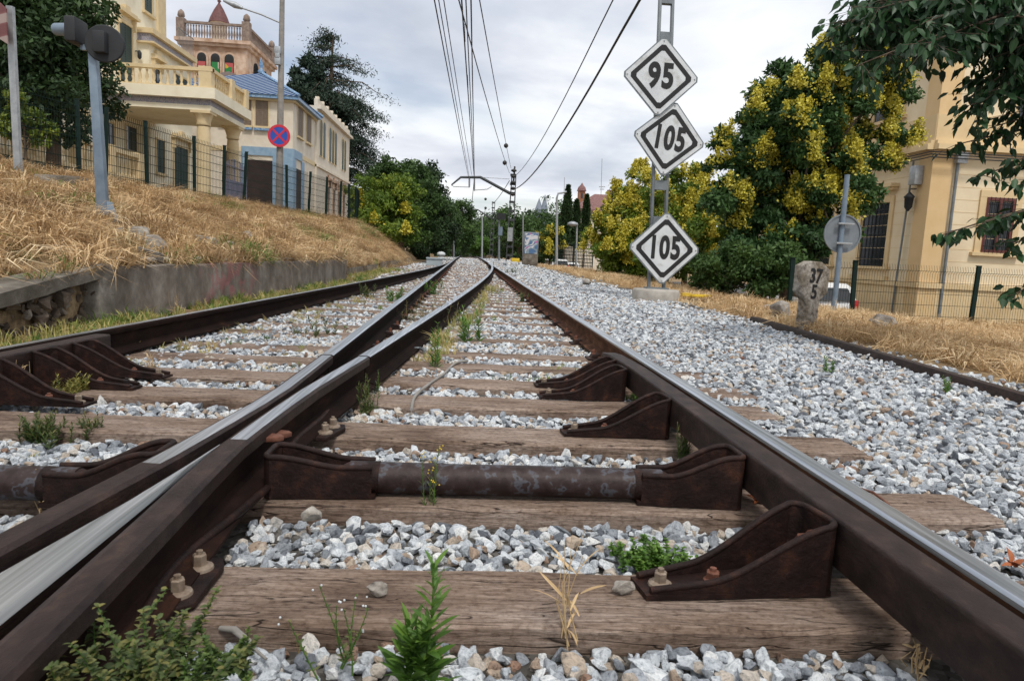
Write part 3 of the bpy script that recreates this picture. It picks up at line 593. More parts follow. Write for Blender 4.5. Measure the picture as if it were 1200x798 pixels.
def tie(x0, x1, y, label):
    t = thing('tie_bar', label, 'tie bar', ((x0+x1)/2, y, -.12)); z = -.122
    a, b_ = x0+.27, x1-.27
    q = MB(); q.tube([(a-.03, y, z), (lerp(a,b_,.3), y+.002, z-.002), (lerp(a,b_,.7), y, z+.001), (b_+.03, y, z)], .047, 20); q.build('tube', MT['tiepipe'], t)
    for s_, e, top in ((1, x0, -.050), (-1, x1, -.012)):
        X = lambda u: e+s_*u; body = strip_body(.31, .092, .150, lambda tt: lerp(z+.040, top, sm(.25, .95, tt)), R=.03, z0=z-.050, lip=.0095)
        q = MB(); q.add([(X(.31-v[0]), y+v[1], v[2]) for v in body.v], body.f, 0, False); q.sm = body.sm
        q.tube([(X(.33), y, z), (X(.24), y, z-.002), (X(.20), y, z-.012)], [.049, .046, .034], 16)
        q.build('fork_end', MT['rust'], t)
        q = MB(); hexbolt(q, (X(.002), y, lerp(z, top, .55)), (s_,0,0), .017, .03, .025); q.build('bolt', MT['redbolt'], t)
    return t
MT['tiepipe'] = noisy('peeling_painted_pipe', [(.40,(.022,.013,.012)),(.54,(.040,.026,.025)),(.58,(.070,.070,.082)),(.61,(.060,.060,.072)),(.64,(.03,.019,.018))], 16, .5, .05, .6, 70, spec=.25, bdist=.003, detail=3)
tie(-.565, .865, 2.06, 'thick tubular tie bar with forked ends spanning between the crossing and check rail')
tie(-2.1, -.80, 1.93, 'left tie bar reaching from the outer rail to the crossing at the picture edge')
# ------------------------------------------------------------------ sleepers
def sleeper_mesh(x0, x1, seed, w=SLW, h=.16):
    r = random.Random(seed); mb = MB(); n = 46; vs = []
    for i in range(n+1):
        x = lerp(x0, x1, i/n); e = lambda s_, a: a*mnoise.noise(Vector((x*4+seed*9, s_, 0)))
        prof = [(-w/2+e(1,.008), -h), (-w/2+e(2,.010), -.012+e(5,.008)), (-w/2+.010+e(2,.010), e(3,.005)), (-w/6, e(4,.007)), (w/6, e(6,.007)), (w/2-.010+e(7,.010), e(8,.005)), (w/2+e(7,.010), -.012+e(9,.006)), (w/2, -h)]
        for a, z in prof: vs.append((x, a, z))
    m = 8; mb.add(vs, [(i*m+k, i*m+(k+1) % m, (i+1)*m+(k+1) % m, (i+1)*m+k) for i in range(n) for k in range(m)]+[tuple(range(m)), tuple(range(n*m, n*m+m))])
    return mb
SLAB = {4:'nearest big brown timber bearer in front of the gravel, loose stone lying on its top', 5:'dark oily timber bearer directly underneath the tubular tie bar', 6:'timber bearer just behind the tie bar, carrying a channel bracket', 7:'timber bearer under the front one of the two close brackets', 8:'timber bearer under the rearmost bracket at the check rail end', 9:'timber bearer crossed by the thin pale root', 10:'timber bearer just beyond the end of the check rail'}
shared = {}
for i, Y in enumerate(SLY):
    ex = sl_ext(Y); near = i < 14; key = i if near else ('bearer' if Y < 30 else 'far', i % 3)
    lab = SLAB.get(i, 'weathered brown timber sleeper lying in the ballast under the rails further off' if i > 10 else 'brown timber bearer below the lower edge of the picture'); 
    if i <= 3: continue
    if key in shared: o = shared[key].copy(); C.objects.link(o)
    else:
        x0, x1 = ex; mb = sleeper_mesh(x0, x1, i); o = mb.build('sleeper', MT['wood']); 
        if not near: shared[key] = o
    if not near and Y < 30:
        o.scale = ((ex[1]-ex[0])/(o.dimensions.x or 1) if False else 1, 1, 1)
    o.location = (0 if near else random.uniform(-.05, .05), Y, -.175+tz(Y)); o.rotation_euler = (0, 0, random.uniform(-.006, .006))
    tag(o, lab, 'sleeper', 'timber sleepers under the tracks')
for i in range(4):
    o = sleeper_mesh(-2.9, 1.6, 200+i).build('sleeper', MT['wood']); o.location = (0, SLY[i], -.175); tag(o, 'brown timber bearer behind the photographer', 'sleeper', 'timber bearers behind the photographer')
# chairs (rail fastenings) on the sleepers along the straight rails
proto = None
for i, Y in enumerate(SLY[4:44]):
    for X in ((XR, XB) if Y > 4.5 else ((XR,) if Y > 4.3 else ())):
        if proto is None:
            proto = thing('rail_chair', 'rusty bolted chair gripping the foot of a rail on a sleeper', 'rail chair', (0,0,0), group='rail chairs along the rails')
            q = MB(); q.box(-.14, .14, -.075, .075, 0, .012); q.prism([(-.115,.012),(-.03,.012),(-.055,.045),(-.10,.04)], -.05, .05, 'y'); q.prism([(.115,.012),(.10,.04),(.055,.045),(.03,.012)], -.05, .05, 'y'); q.build('chair_plate', MT['rust'], proto, bevel=.003)
            q = MB(); hexbolt(q, (-.09, 0, .036), (0,0,1), .014, .022, .02); q.build('bolt', MT['redbolt'], proto)
            q = MB(); hexbolt(q, (.09, 0, .036), (0,0,1), .014, .022, .02); q.build('bolt', MT['redbolt'], proto); o = proto
        else: o = copy_tree(proto)
        o.location = (X, Y, -.174+tz(Y))
# loose objects on the near ground
for (x, y, s_, k) in [(443,690,.05,'small pale stone lying alone on top of the nearest bearer'),(731,687,.06,'brownish stone resting beside the toe of the largest bracket'),(807,586,.035,'tan pebble on the oily bearer beside the tie bar end'),(365,603,.075,'square grey stone block at the left end of the gravel beside the crossing')]:
    p = PZ(x, y, -.155); vs, fs = rock_mesh(int(x), 14, .7); q = MB(); q.add([v*s_ for v in vs], fs); o = q.build('stone', MT['km']); o.location = p; tag(o, k, 'stone')
p0, p1 = PZ(884, 374, -.13), PZ(1200, 468, -.13); d = (p1-p0).normalized(); p1 = p1 + d*1.6
q = MB(); q.sweep([p0, lerp(p0, p1, .5)+Vector((0,0,.004)), p1], [(-.07,-.055),(-.062,-.01),(-.05,.028),(.05,.034),(.062,-.01),(.07,-.055)]); topmesh(q, 'loose_rail', MT['check'], 'discarded brown rail lying upside down along the edge of the gravel', 'loose rail', loc=p0, bevel=.004)
for (x, y, lab) in ((1050,452,'thin rusty hooked wire on the sleeper end nearest the loose rail'),(1040,590,'rusty bent wire on the sleeper end just right of the bright rail')):
    a = PZ(x-32, y-18, -.16); b_ = PZ(x, y, -.15); c = PZ(x+14, y+14, -.165); q = MB(); q.tube([a, lerp(a,b_,.5)+Vector((0,0,.01)), b_, c], .004, 6); topmesh(q, 'bent_wire', MT['redbolt'], lab, 'wire', loc=a)
# ------------------------------------------------------------------ old platform wall, left
def wallmesh(ys, thick, bot, topf, capf=None, rough=.02, seed=1):
    mb = MB(); vs = []; n = 0
    for y in ys:
        x = wallx(y); t = topf(y)
        for k, (a, z) in enumerate([(0, bot), (0, lerp(bot, t, .33)), (0, lerp(bot, t, .66)), (0, t-.015), (-.015, t), (-thick, t), (-thick, bot)]):
            e = mnoise.noise(Vector((y*2.1, z*5+seed, k)))*rough; vs.append((x+a+e, y, z+(e if 0 < k < 6 else 0)))
    m = 7; L = len(ys)
    mb.add(vs, [(i*m+k, i*m+(k+1) % m, (i+1)*m+(k+1) % m, (i+1)*m+k) for i in range(L-1) for k in range(m)]+[tuple(range(m)), tuple(range((L-1)*m, L*m))]); return mb
wl = thing('retaining_wall', 'stained concrete platform wall with faded pink graffiti and grass along its foot', 'retaining wall', (wallx(8), 8, -.2))
m, N, b = base('graffiti_stained_concrete', .92, 0, .3); tc = N.n('ShaderNodeTexCoord')
t = N.n('ShaderNodeTexNoise', i_Scale=3.0, i_Detail=9.0, i_Roughness=.65); mp = N.n('ShaderNodeMapping'); mp.inputs['Scale'].default_value = (1, 1.2, .85); N.l(tc.outputs['Object'], mp.inputs[0]); N.l(mp.outputs[0], t.inputs['Vector'])
r = ramp(N, t.outputs['Fac'], [(.3,(.09,.072,.058)),(.5,(.19,.165,.142)),(.7,(.32,.295,.265))])
sp = N.n('ShaderNodeSeparateXYZ'); N.l(tc.outputs['Object'], sp.inputs[0])
def band(sock, a, b2, s_): 
    q1 = N.n('ShaderNodeMapRange'); q1.inputs['From Min'].default_value = a-s_; q1.inputs['From Max'].default_value = a+s_; N.l(sock, q1.inputs[0])
    q2 = N.n('ShaderNodeMapRange'); q2.inputs['From Min'].default_value = b2+s_; q2.inputs['From Max'].default_value = b2-s_; N.l(sock, q2.inputs[0])
    q = N.n('ShaderNodeMath', operation='MULTIPLY'); N.l(q1.outputs[0], q.inputs[0]); N.l(q2.outputs[0], q.inputs[1]); return q.outputs[0]
tn = N.n('ShaderNodeTexNoise', i_Scale=6.0, i_Detail=4.0); N.l(tc.outputs['Object'], tn.inputs['Vector']); tr = ramp(N, tn.outputs['Fac'], [(.46,(0,0,0)),(.56,(1,1,1))])
k1 = N.n('ShaderNodeMath', operation='MULTIPLY'); N.l(band(sp.outputs['Y'], .05, 1.5, .25), k1.inputs[0]); N.l(tr.outputs[0], k1.inputs[1])
k2 = N.n('ShaderNodeMath', operation='MULTIPLY'); N.l(k1.outputs[0], k2.inputs[0]); k2.inputs[1].default_value = .6
mx = N.n('ShaderNodeMix', data_type='RGBA'); N.l(k2.outputs[0], mx.inputs[0]); N.l(r.outputs[0], mx.inputs[6]); mx.inputs[7].default_value = (.34, .13, .14, 1); N.l(mx.outputs[2], b.inputs['Base Color'])
bp = N.n('ShaderNodeBump', i_Strength=.6, i_Distance=.03); N.l(t.outputs['Fac'], bp.inputs['Height']); N.l(bp.outputs[0], b.inputs['Normal'])
wallmesh(np.arange(6.15, 14.6, .2), .24, -.4, lambda y: wtop(y)-.01).build('wall_face', m, wl)
q = MB()
for y in np.arange(-3, 6.3, .3): pass
# capping slab over the eroded stretch, running down towards the viewer
vs = []; ys = list(np.arange(-2.0, 6.31, .22))
for i, y in enumerate(ys):
    x = wallx(y)+.03; t_ = wtop(y)+.012; e = mnoise.noise(Vector((y*3, 0, 7)))*.015
    for a, z in ((0, t_-.11+e), (.01+e, t_-.01), (-.02, t_), (-.26, t_+.01), (-.27, t_-.13)): vs.append((x+a, y, z))
q = MB(); q.add(vs, [(i*5+k, i*5+(k+1) % 5, (i+1)*5+(k+1) % 5, (i+1)*5+k) for i in range(len(ys)-1) for k in range(5)]+[tuple(range(5)), tuple(range(len(vs)-5, len(vs)))]); q.build('capping_slab', MT['concrete'], wl)
q = MB(); x = wallx(6.2); q.add(*[[(x-.26,5.95,-.4),(x+.035,5.98,-.4),(x+.045,6.25,-.4),(x-.26,6.25,-.4),(x-.26,6.0,.30),(x+.03,6.02,.30),(x+.04,6.25,.295),(x-.26,6.25,.3)], [(0,1,2,3),(4,5,6,7),(0,1,5,4),(1,2,6,5),(2,3,7,6),(3,0,4,7)]]); q.build('corner_block', MT['concrete'], wl, bevel=.015)
# back fill behind the rubble
q = MB(); vs = []
for y in ys:
    for a, z in ((-.12, -.42), (-.20, -.1), (-.25, wtop(y))): vs.append((wallx(y)+a+.05*mnoise.noise(Vector((y*4, z*6, 2))), y, z))
q.add(vs, [(i*3+k, i*3+k+1, (i+1)*3+k+1, (i+1)*3+k) for i in range(len(ys)-1) for k in range(2)]); q.build('earth_core', MT['earth'] if 'earth' in MT else MT['bark'], wl)
q = MB(); rr = random.Random(5); rub = []
for i in range(230):
    y = rr.uniform(2.0, 6.05); zt = wtop(y)-.12; z = rr.uniform(-.26, zt); x = wallx(y)-.06+rr.uniform(-.06, .05)+.22*max(0, (-.12-z))
    s_ = rr.choice([.06, .08, .10, .15]) ; vs, fs = rock_mesh(rr.randint(0, 60), 13, .8, False); M = Matrix.Translation((x, y, z)) @ Euler((rr.random()*6, rr.random()*6, rr.random()*6)).to_matrix().to_4x4()
    rub.append(([M @ (v*s_) for v in vs], fs))
for vs, fs in rub: q.add(vs, fs)
MT['rubble'] = noisy('earthy_rubble', [(.3,(.05,.036,.026)),(.5,(.14,.105,.08)),(.72,(.36,.32,.28))], 5, .95, 0, .8, 30, bdist=.02)
tag(q.build('rubble', MT['rubble']), 'crumbling brown stone rubble exposed below the broken capping slab', 'rubble', kind='stuff')
P0 = [PY(142,311,6.4), PY(165,309,7.0), PY(204,304,8.2)]; P0 = [(wallx(p.y)-.12, p.y, wtop(p.y)+.035) for p in P0]
q = MB(); q.tube(P0, .026, 10); topmesh(q, 'pipe', MT['pale_concrete'], 'short pale pipe lying on top of the platform wall near its broken corner', 'pipe', loc=P0[0])
q = MB(); q.tube([(wallx(y)-.10, y, wtop(y)+.02) for y in np.arange(8.5, 14, .5)], .016, 8); topmesh(q, 'pipe', MT['galv'], 'long thin grey pipe running along the top edge of the wall', 'pipe', loc=(wallx(8.5), 8.5, .3))
# farther low walls
def lowwall(y0, y1, off, top, label, mat='concrete', bot=-.5):
    q = MB(); ys = np.arange(y0, y1+.01, (y1-y0)/10); vs = []
    for y in ys:
        for a, z in ((0, bot), (0, top), (-.2, top), (-.2, bot)): vs.append((wallx(y)+off+mnoise.noise(Vector((y, z, 5)))*.02, y, z+tz(y)))
    q.add(vs, [(i*4+k, i*4+(k+1) % 4, (i+1)*4+(k+1) % 4, (i+1)*4+k) for i in range(len(ys)-1) for k in range(4)]+[(0,1,2,3), tuple(range(len(vs)-4, len(vs)))])
    topmesh(q, 'low_wall', MT[mat], label, 'wall', loc=(wallx(y0)+off, y0, bot))
lowwall(15.6, 21, .05, .02, 'low grey concrete kerb wall beyond the end of the platform wall')
lowwall(20.0, 26, -.9, .32, 'second low concrete wall half up the bank below the yellow green tree', 'pale_concrete')
lowwall(22, 33, .02, .06, 'far low concrete wall between the bank and the pale blue cabinet')
# stones lying on the bank
for i, (x, y, Y, s_, l) in enumerate([(166,262,8.3,.22,'grey block sticking out of the dry bank right of the blue grey pole'),(180,281,7.9,.24,'flat grey slab half buried in the bank above the wall'),(176,296,7.2,.20,'small squared block on the bank just above the pipe'),(243,291,9.6,.26,'grey flat stone on the bank above the pink graffiti'),(270,299,10.2,.15,'small dark stone on the bank right of the flat grey one'),(405,321,15.0,.10,'dark stone at the foot of the wall end'),(290,253,12,.2,'dark stone high on the bank in the dry grass'),(141,261,8.3,.14,'small grey stone at the foot of the blue grey pole')]):
    p = PY(x, y, Y); p.z = ground(p.x, p.y)+s_*.48; vs, fs = rock_mesh(300+i, 11, .65); q = MB(); q.add([v*s_*1.6 for v in vs], fs); o = q.build('stone', MT['rock']); o.location = p; o.rotation_euler = (.2*i, .1, i); tag(o, l, 'stone')
q = MB(); p = PY(74, 215, 12.6); 
q.box(p.x-1.3, p.x+.35, p.y-.15, p.y+.15, ground(p.x, p.y)-.5, p.z+.12); topmesh(q, 'concrete_block', MT['concrete'], 'long concrete block on the bank top under the left end of the fence', 'concrete block', loc=p, bevel=.02)
# ------------------------------------------------------------------ scattered grass
def tuft_mesh(seed, n, h, spread, lean, w=.004):
    r = random.Random(seed); q = MB()
    for i in range(n):
        a = r.random()*6.283; d = r.random()**.6*spread; b0 = Vector((math.cos(a)*d, math.sin(a)*d, 0)); hh = h*r.uniform(.5, 1.1); la = a+r.gauss(0, .9); l = lean*r.uniform(.3, 1.5)
        dirv = Vector((math.cos(la), math.sin(la), 0)); sd_ = Vector((-dirv.y, dirv.x, 0))*w*r.uniform(.6, 1.4)
        p1 = b0+dirv*hh*l*.35+Vector((0,0,hh*.6)); p2 = b0+dirv*hh*l*1.1+Vector((0,0,hh*max(.15, 1-.45*l)))
        q.add([b0-sd_, b0+sd_, p1+sd_*.8, p1-sd_*.8, p2], [(0,1,2,3),(3,2,4)])
    return q
dry = [variant('dry_tuft_shape', tuft_mesh(i, 26, .15, .07, 1.0 if i < 4 else 1.7, .0032), MT['straw_i']) for i in range(7)]
grn = [variant('green_tuft_shape', tuft_mesh(20+i, 16, .13, .035, .5, .0035), MT['green_i']) for i in range(5)]
KEEP = [(PY(815,353,12.4).x, 12.35, .42), (PY(768,350,12).x, 12.0, .5), (PY(916,346,9.3).x, 9.25, .26), (PY(1034,372,8.6).x, 8.5, .30), (PY(944,386,7.7).x, 7.5, .16)] + [(PY(a_,b_,c_).x, PY(a_,b_,c_).y, .24) for a_, b_, c_ in ((166,262,8.3),(180,281,7.9),(176,296,7.2),(243,291,9.6),(270,299,10.2),(290,253,12),(141,261,8.3))]
def grass_pts(n, fx, fy, cond=lambda x, y: True, s=(0.8, 1.5), tint=(0, 1)):
    P = []; R = []; Sx = []; T = []
    for _ in range(n):
        y = fy(); x = fx(y)
        if not cond(x, y) or any((x-a)**2+(y-b+.6*c)**2 < c*c or (x-a)**2+(y-b)**2 < (c*.6)**2 for a, b, c in KEEP): continue
        k = rng.uniform(*s); P.append((x, y, (max(ground(x, y), wtop(y)) if wallx(y)-.3 < x < wallx(y) and y < 15 else ground(x, y))-.01)); R.append((rng.normal(0, .25), rng.normal(0, .25), rng.random()*6.28)); Sx.append((k, k, k*rng.uniform(.7, 1.2))); T.append(rng.uniform(*tint))
    return [P, R, Sx, T]
U = rng.uniform
A_ = grass_pts(30000, lambda y: lerp(fenx(y)-.5, wallx(y)-.04, U(0, 1)), lambda: 1.0+30*U(0, 1)**1.35, lambda x, y: x > -.80*y-1.5 and mnoise.noise(Vector((x*1.1, y*1.1, 11)))+.5*mnoise.noise(Vector((x*4, y*4, 2))) > -.17, (.7, 2.1), (0, 1))
def mod(P, c): 
    for i, p in enumerate(P[0]): 
        v = mnoise.noise(Vector((p[0]*.8, p[1]*.8, 4))); g = P[3][i]; P[3][i] = min(1, max(0, (.96+.04*g) if v > c and g > .55 else g*.93+.25*v))
mod(A_, .30)
scatter('dry_grass', *A_, dry, 'tangled straw coloured dry grass covering the bank on the left', 'dry grass')
B_ = grass_pts(15000, lambda y: U(3.6, 13), lambda: 2.5+13*U(0, 1), lambda x, y: rng.random() < sm(3.5, 4.3, x+.25*mnoise.noise(Vector((x*2, y*2, 0)))-.03*abs(y-7)) and x < .8*y+1.2 and not (y < 6 and x < 3.9+.15*(6-y)), (.5, 1.5), (.15, .93))
C2 = grass_pts(3500, lambda y: U(4, 10), lambda: 16+22*U(0, 1), lambda x, y: x < 8 or y < 18, (.8, 1.7), (.2, .93))
for i in range(4): B_[i] += C2[i]
scatter('dry_grass', *B_, dry, 'short blond dry grass between the gravel and the mesh fence on the right', 'dry grass')
D_ = grass_pts(3400, lambda y: U(wallx(y)+.03, wallx(y)+.62) if U(0,1) < .75 else U(wallx(y)+.03, af_(y)-.05), lambda: 2.2+20*U(0, 1)**1.2, lambda x, y: x < af_(y)-.06 and mnoise.noise(Vector((x*3, y*1.5, 5))) > -.12+.25*sm(wallx(y)+.2, af_(y)-.1, x), (.35, 1.3), (0, 1))
scatter('verge_grass', *D_, grn, 'green and yellowing grass strip between the platform wall and outer rail', 'grass')
E_ = grass_pts(420, lambda y: U(-.5, .75), lambda: 4.0+20*U(0, 1)**1.3, lambda x, y: mnoise.noise(Vector((x*2.2, y*1.1, 9))) > .12 and x > cf_(y)+.15, (.3, .9), (0, .95))
E2 = grass_pts(260, lambda y: U(-1.9, -.9), lambda: 4.0+18*U(0, 1)**1.3, lambda x, y: mnoise.noise(Vector((x*2.2, y*1.1, 2))) > .05 and x > af_(y)+.15, (.3, .9), (0, 1))
E3 = grass_pts(110, lambda y: U(cf_(y)+.1, cf_(y)+.28), lambda: 4.6+10*U(0, 1)**1.3, lambda x, y: True, (.5, 1.4), (.3, 1))
E4 = grass_pts(150, lambda y: U(af_(y)+.08, af_(y)+.45), lambda: 2.6+8*U(0, 1), lambda x, y: mnoise.noise(Vector((x*2, y*2, 21))) > -.05, (.35, 1.0), (.6, 1))
E5 = grass_pts(90, lambda y: U(-1.9, .7), lambda: 1.2+4*U(0, 1), lambda x, y: not (-1.0 < x < -.45 and y < 3.7), (.2, .5), (.3, 1))
for i in range(4): E_[i] += E2[i]+E3[i]+E4[i]+E5[i]
scatter('track_grass', *E_, grn, 'sparse green grass growing in the ballast between the rails', 'grass')
# ------------------------------------------------------------------ leaves, trees
def leaf_arrays(centers, size, tint, spreadn=None, aspect=.45, droop=0.0, rs=None):
    rs = rs or rng; n = len(centers); c = np.asarray(centers, dtype=float)
    d = rs.normal(size=(n, 3)); d[:, 2] -= droop; d /= np.linalg.norm(d, axis=1)[:, None]
    e = rs.normal(size=(n, 3)); s_ = np.cross(d, e); s_ /= np.linalg.norm(s_, axis=1)[:, None]; nn_ = np.cross(d, s_)
    L = size*(.6+.8*rs.random((n, 1)))
    v0 = c; v1 = c+d*L*.45+s_*L*aspect*.5+nn_*L*.06; v2 = c+d*L; v3 = c+d*L*.45-s_*L*aspect*.5+nn_*L*.06
    V = np.stack([v0, v1, v2, v3], 1).reshape(-1, 3); return V, np.repeat(tint, 4)
def leaf_obj(name, V, T, mat, parent, label=None):
    n = len(V); off = OFF[parent.name]; me = bpy.data.meshes.new(name); me.vertices.add(n); me.vertices.foreach_set('co', (V-np.array(off)).astype(np.float32).ravel())
    nf = n//4; me.loops.add(n); me.loops.foreach_set('vertex_index', np.arange(n, dtype=np.int32)); me.polygons.add(nf); me.polygons.foreach_set('loop_start', np.arange(0, n, 4, dtype=np.int32)); 
    me.update(calc_edges=True); a = me.attributes.new('tint', 'FLOAT', 'POINT'); a.data.foreach_set('value', T.astype(np.float32)); me.materials.append(mat)
    o = bpy.data.objects.new(name, me); link(o, parent); OFF[o.name] = off
    if label: o['label'] = label
    return o
def tree(name, label, cat, base_, blobs, nleaf, lsize, mat, trunk_r=.12, flowers=0, group=None, clumps=90, csize=.28, fsize=None, droop=.2, seed=1, fmat='flower', shell=.55, trunk_top=None):
    """blobs: (cx, cy, cz, rx, ry, rz) crown volumes in world space"""
    rs = np.random.default_rng(seed); b0 = Vector(base_); t = thing(name, label, cat, b0, group=group)
    w = np.array([(b[3]*b[4]*b[5])**.7 for b in blobs]); w /= w.sum(); cc = []; rr = []
    for i in range(clumps):
        b = blobs[rs.choice(len(blobs), p=w)]; d = rs.normal(size=3); d /= np.linalg.norm(d); k = shell+(1-shell)*rs.random() if rs.random() < .8 else rs.random()*shell
        k *= rs.uniform(.85, 1.1); cc.append((b[0]+d[0]*b[3]*k, b[1]+d[1]*b[4]*k, b[2]+d[2]*b[5]*k)); rr.append(csize*min(b[3:6])*rs.uniform(.6, 1.3))
    cc = np.array(cc); rr = np.array(rr); idx = rs.choice(clumps, nleaf, p=rr**2/np.sum(rr**2)); d = rs.normal(size=(nleaf, 3)); d /= np.linalg.norm(d, axis=1)[:, None]
    pts = cc[idx]+d*(rr[idx]*(rs.random(nleaf)**.45))[:, None]*np.array([1.15, 1.15, .8])
    ct = rs.random(clumps)*.5; T = np.clip(ct[idx]+rs.random(nleaf)*.5, 0, 1)
    V, TT = leaf_arrays(pts, lsize, T, droop=droop, rs=rs); leaf_obj('crown', V, TT, MT[mat], t)
    if flowers:
        hi = cc[:, 2] > np.quantile(cc[:, 2], .12); out = np.where(hi)[0]; pick = rs.choice(out, min(len(out), flowers), replace=False); fp = []; ft = []
        for c_ in pick:
            q = cc[c_]+np.array([0, -rr[c_]*.8, rr[c_]*.35])+rs.normal(size=3)*rr[c_]*.35
            for _ in range(rs.integers(2, 5)):
                q2 = q+rs.normal(size=3)*rr[c_]*.35; m_ = rs.integers(90, 160); z = rs.random(m_)
                fp.append(q2+np.stack([rs.normal(size=m_)*.075*(1.15-z), rs.normal(size=m_)*.075*(1.15-z), (z-.5)*.30], 1)*(lsize/.10)); ft.append(rs.random(m_)*.6+rs.random()*.4)
        V, TT = leaf_arrays(np.concatenate(fp), fsize or lsize*.5, np.concatenate(ft), aspect=.8, rs=rs); leaf_obj('blossom', V, TT, MT[fmat], t)
    q = MB(); top = Vector(trunk_top) if trunk_top else Vector((np.mean([b[0] for b in blobs]), np.mean([b[1] for b in blobs]), np.mean([b[2] for b in blobs])))
    mid = lerp(b0, top, .5)+Vector((rs.normal()*.1, rs.normal()*.1, 0)); q.tube([b0-Vector((0,0,.2)), mid, top], [trunk_r, trunk_r*.8, trunk_r*.5], 8)
    for i in rs.choice(clumps, min(clumps, 26), replace=False):
        e = Vector(cc[i]); st = lerp(b0, top, rs.uniform(.45, 1)); md_ = lerp(st, e, .5)+Vector((0, 0, -.06*(e-st).length)); q.tube([st, md_, e], [trunk_r*.35, trunk_r*.2, trunk_r*.07], 5)
    q.build('trunk', MT['bark'], t)
    return t
def B3(px, py, Y, rx, ry, rz): p = PY(px, py, Y); return (p.x, p.y, p.z, rx, ry, rz)
def gz(x, y): return ground(x, y)
def T(name, label, cat, blobs, *a, base_=None, **k):
    bx_, by_ = (np.mean([b[0] for b in blobs]), np.mean([b[1] for b in blobs])) if base_ is None else base_
    return tree(name, label, cat, (bx_, by_, gz(bx_, by_)), blobs, *a, **k)
# big dark tree in front of the left mansion
T('broadleaf_tree', 'dense dark green tree standing before the cream mansion at the left edge', 'tree', [B3(55,60,20,1.75,1.6,2.1), B3(20,80,19,1.8,1.6,1.9), B3(95,105,20.5,1.0,1.2,1.4), B3(45,0,20,1.6,1.6,1.6), B3(10,20,20,2.2,1.6,2), B3(105,70,20.5,.6,.9,1.0)], 42000, .17, 'leaf_dark', .2, clumps=170, csize=.34, seed=3)
T('leafy_shrub', 'yellowish green shrub behind the fence at the far left edge', 'shrub', [B3(15,135,16.2,.5,.5,.5), B3(42,155,16.2,.35,.35,.4)], 2600, .12, 'leaf_yel', .03, clumps=24, seed=4)
T('shrub', 'yellow green flowering tree bulging over the bank past the fence end', 'tree', [B3(430,238,33,1.05,1.2,1.0), B3(462,232,33,1.2,1.2,1.5), B3(445,262,32,1.5,1.2,1.2), B3(415,222,33,.6,.8,.7)], 20000, .16, 'leaf_lime', .1, clumps=110, csize=.3, seed=5, flowers=8, fsize=.10)
T('bushy_tree', 'dark green tree right behind the yellow green flowering one', 'tree', [B3(470,210,39,1.8,1.5,1.5), B3(450,225,40,1.5,1.5,1.4), B3(490,255,38,1.5,1.5,2.0), B3(484,212,39,1.0,1.0,.9)], 26000, .19, 'leaf_mid', .15, clumps=130, csize=.3, seed=6)
T('bushy_tree', 'tall dark green tree leaning over the left track, right of the flowering tree', 'tree', [B3(500,225,46,1.6,1.6,1.9), B3(508,262,46,1.5,1.6,2.0), B3(488,270,44,1.8,1.6,1.8), B3(516,235,47,.8,1,1)], 26000, .20, 'leaf_dark', .15, clumps=130, csize=.3, seed=7)
T('bushy_tree', 'mid green tree far down the line left of the catenary arm', 'tree', [B3(535,258,75,2.2,2,2.0), B3(520,262,70,2.2,2,2.4), B3(541,278,72,1.6,2,1.8)], 12000, .3, 'leaf_mid', .15, clumps=90, csize=.3, seed=8)
T('round_bush', 'bright green round bush beside the track bend in the distance', 'bush', [B3(552,289,105,3.2,2.5,1.5), B3(562,287,108,2.4,2.4,1.7)], 7000, .3, 'herbtree', .1, clumps=60, csize=.35, seed=9) if 'herbtree' in MT else None
# distant tree belt, each its own tree
kinds = ['leaf_dark', 'leaf_mid', 'leaf_mid', 'leaf_dark']
belt = [(512,262,100,5,'far tree above the low bank, left of the rails'),(530,268,125,5,'far dark tree right behind the bank end'),(548,262,150,7,'far tree straight above the end of the rails'),(566,266,145,6,'far tree right of the rail vanishing point'),(582,262,120,5,'far tree behind the little signal'),(598,258,110,6,'far tall tree right behind the lattice mast'),(610,256,95,4.2,'dark far tree between mast and graffiti box'),(628,270,105,5,'far tree above the graffiti box'),(645,262,118,6,'far tree below the twin spires'),(660,252,100,6,'far tree left of the cypresses'),(682,258,95,5,'far tree in front of the brick roofed house'),(704,262,90,5,'far tree below the tiled roof'),(730,258,85,6,'far tree behind the yellow flowering row')]
for i, (px, py, Y, r, l) in enumerate(belt):
    T('distant_tree', l+', part of the green belt', 'tree', [B3(px, py+6, Y, r, r*.8, r*.62), B3(px+8, py+22, Y-2, r*.9, r*.8, r*.62), B3(px-9, py+20, Y+2, r*.9, r*.8, r*.6)], 6000, .42, kinds[i % 4], .2, clumps=70, csize=.32, seed=40+i, group='trees in the distant belt')
mkb = thing('treeline', 'x', 'treeline', (0, 0, 0)); bpy.data.objects.remove(mkb)
rs = np.random.default_rng(5); cs = rs.random((22000, 3)); cs = np.stack([-260+620*cs[:, 0], 175+60*cs[:, 1], -2+(9+4*np.sin(cs[:, 0]*40)+2.5*np.sin(cs[:, 0]*131))*cs[:, 2]**.7], 1)
V, TT = leaf_arrays(cs, 2.2, rs.random(22000), aspect=.7, rs=rs); root = thing('far_woods', 'far green woods closing the horizon beyond the last trees', 'woods', (0, 200, 0)); o = leaf_obj('far_woods', V, TT, MT['leaf_mid'], root); o.parent = None; o.location = (0, 200, 0); bpy.data.objects.remove(root); o.name = 'far_woods'; tag(o, 'far green woods closing the horizon beyond the last trees', 'woods', kind='stuff')
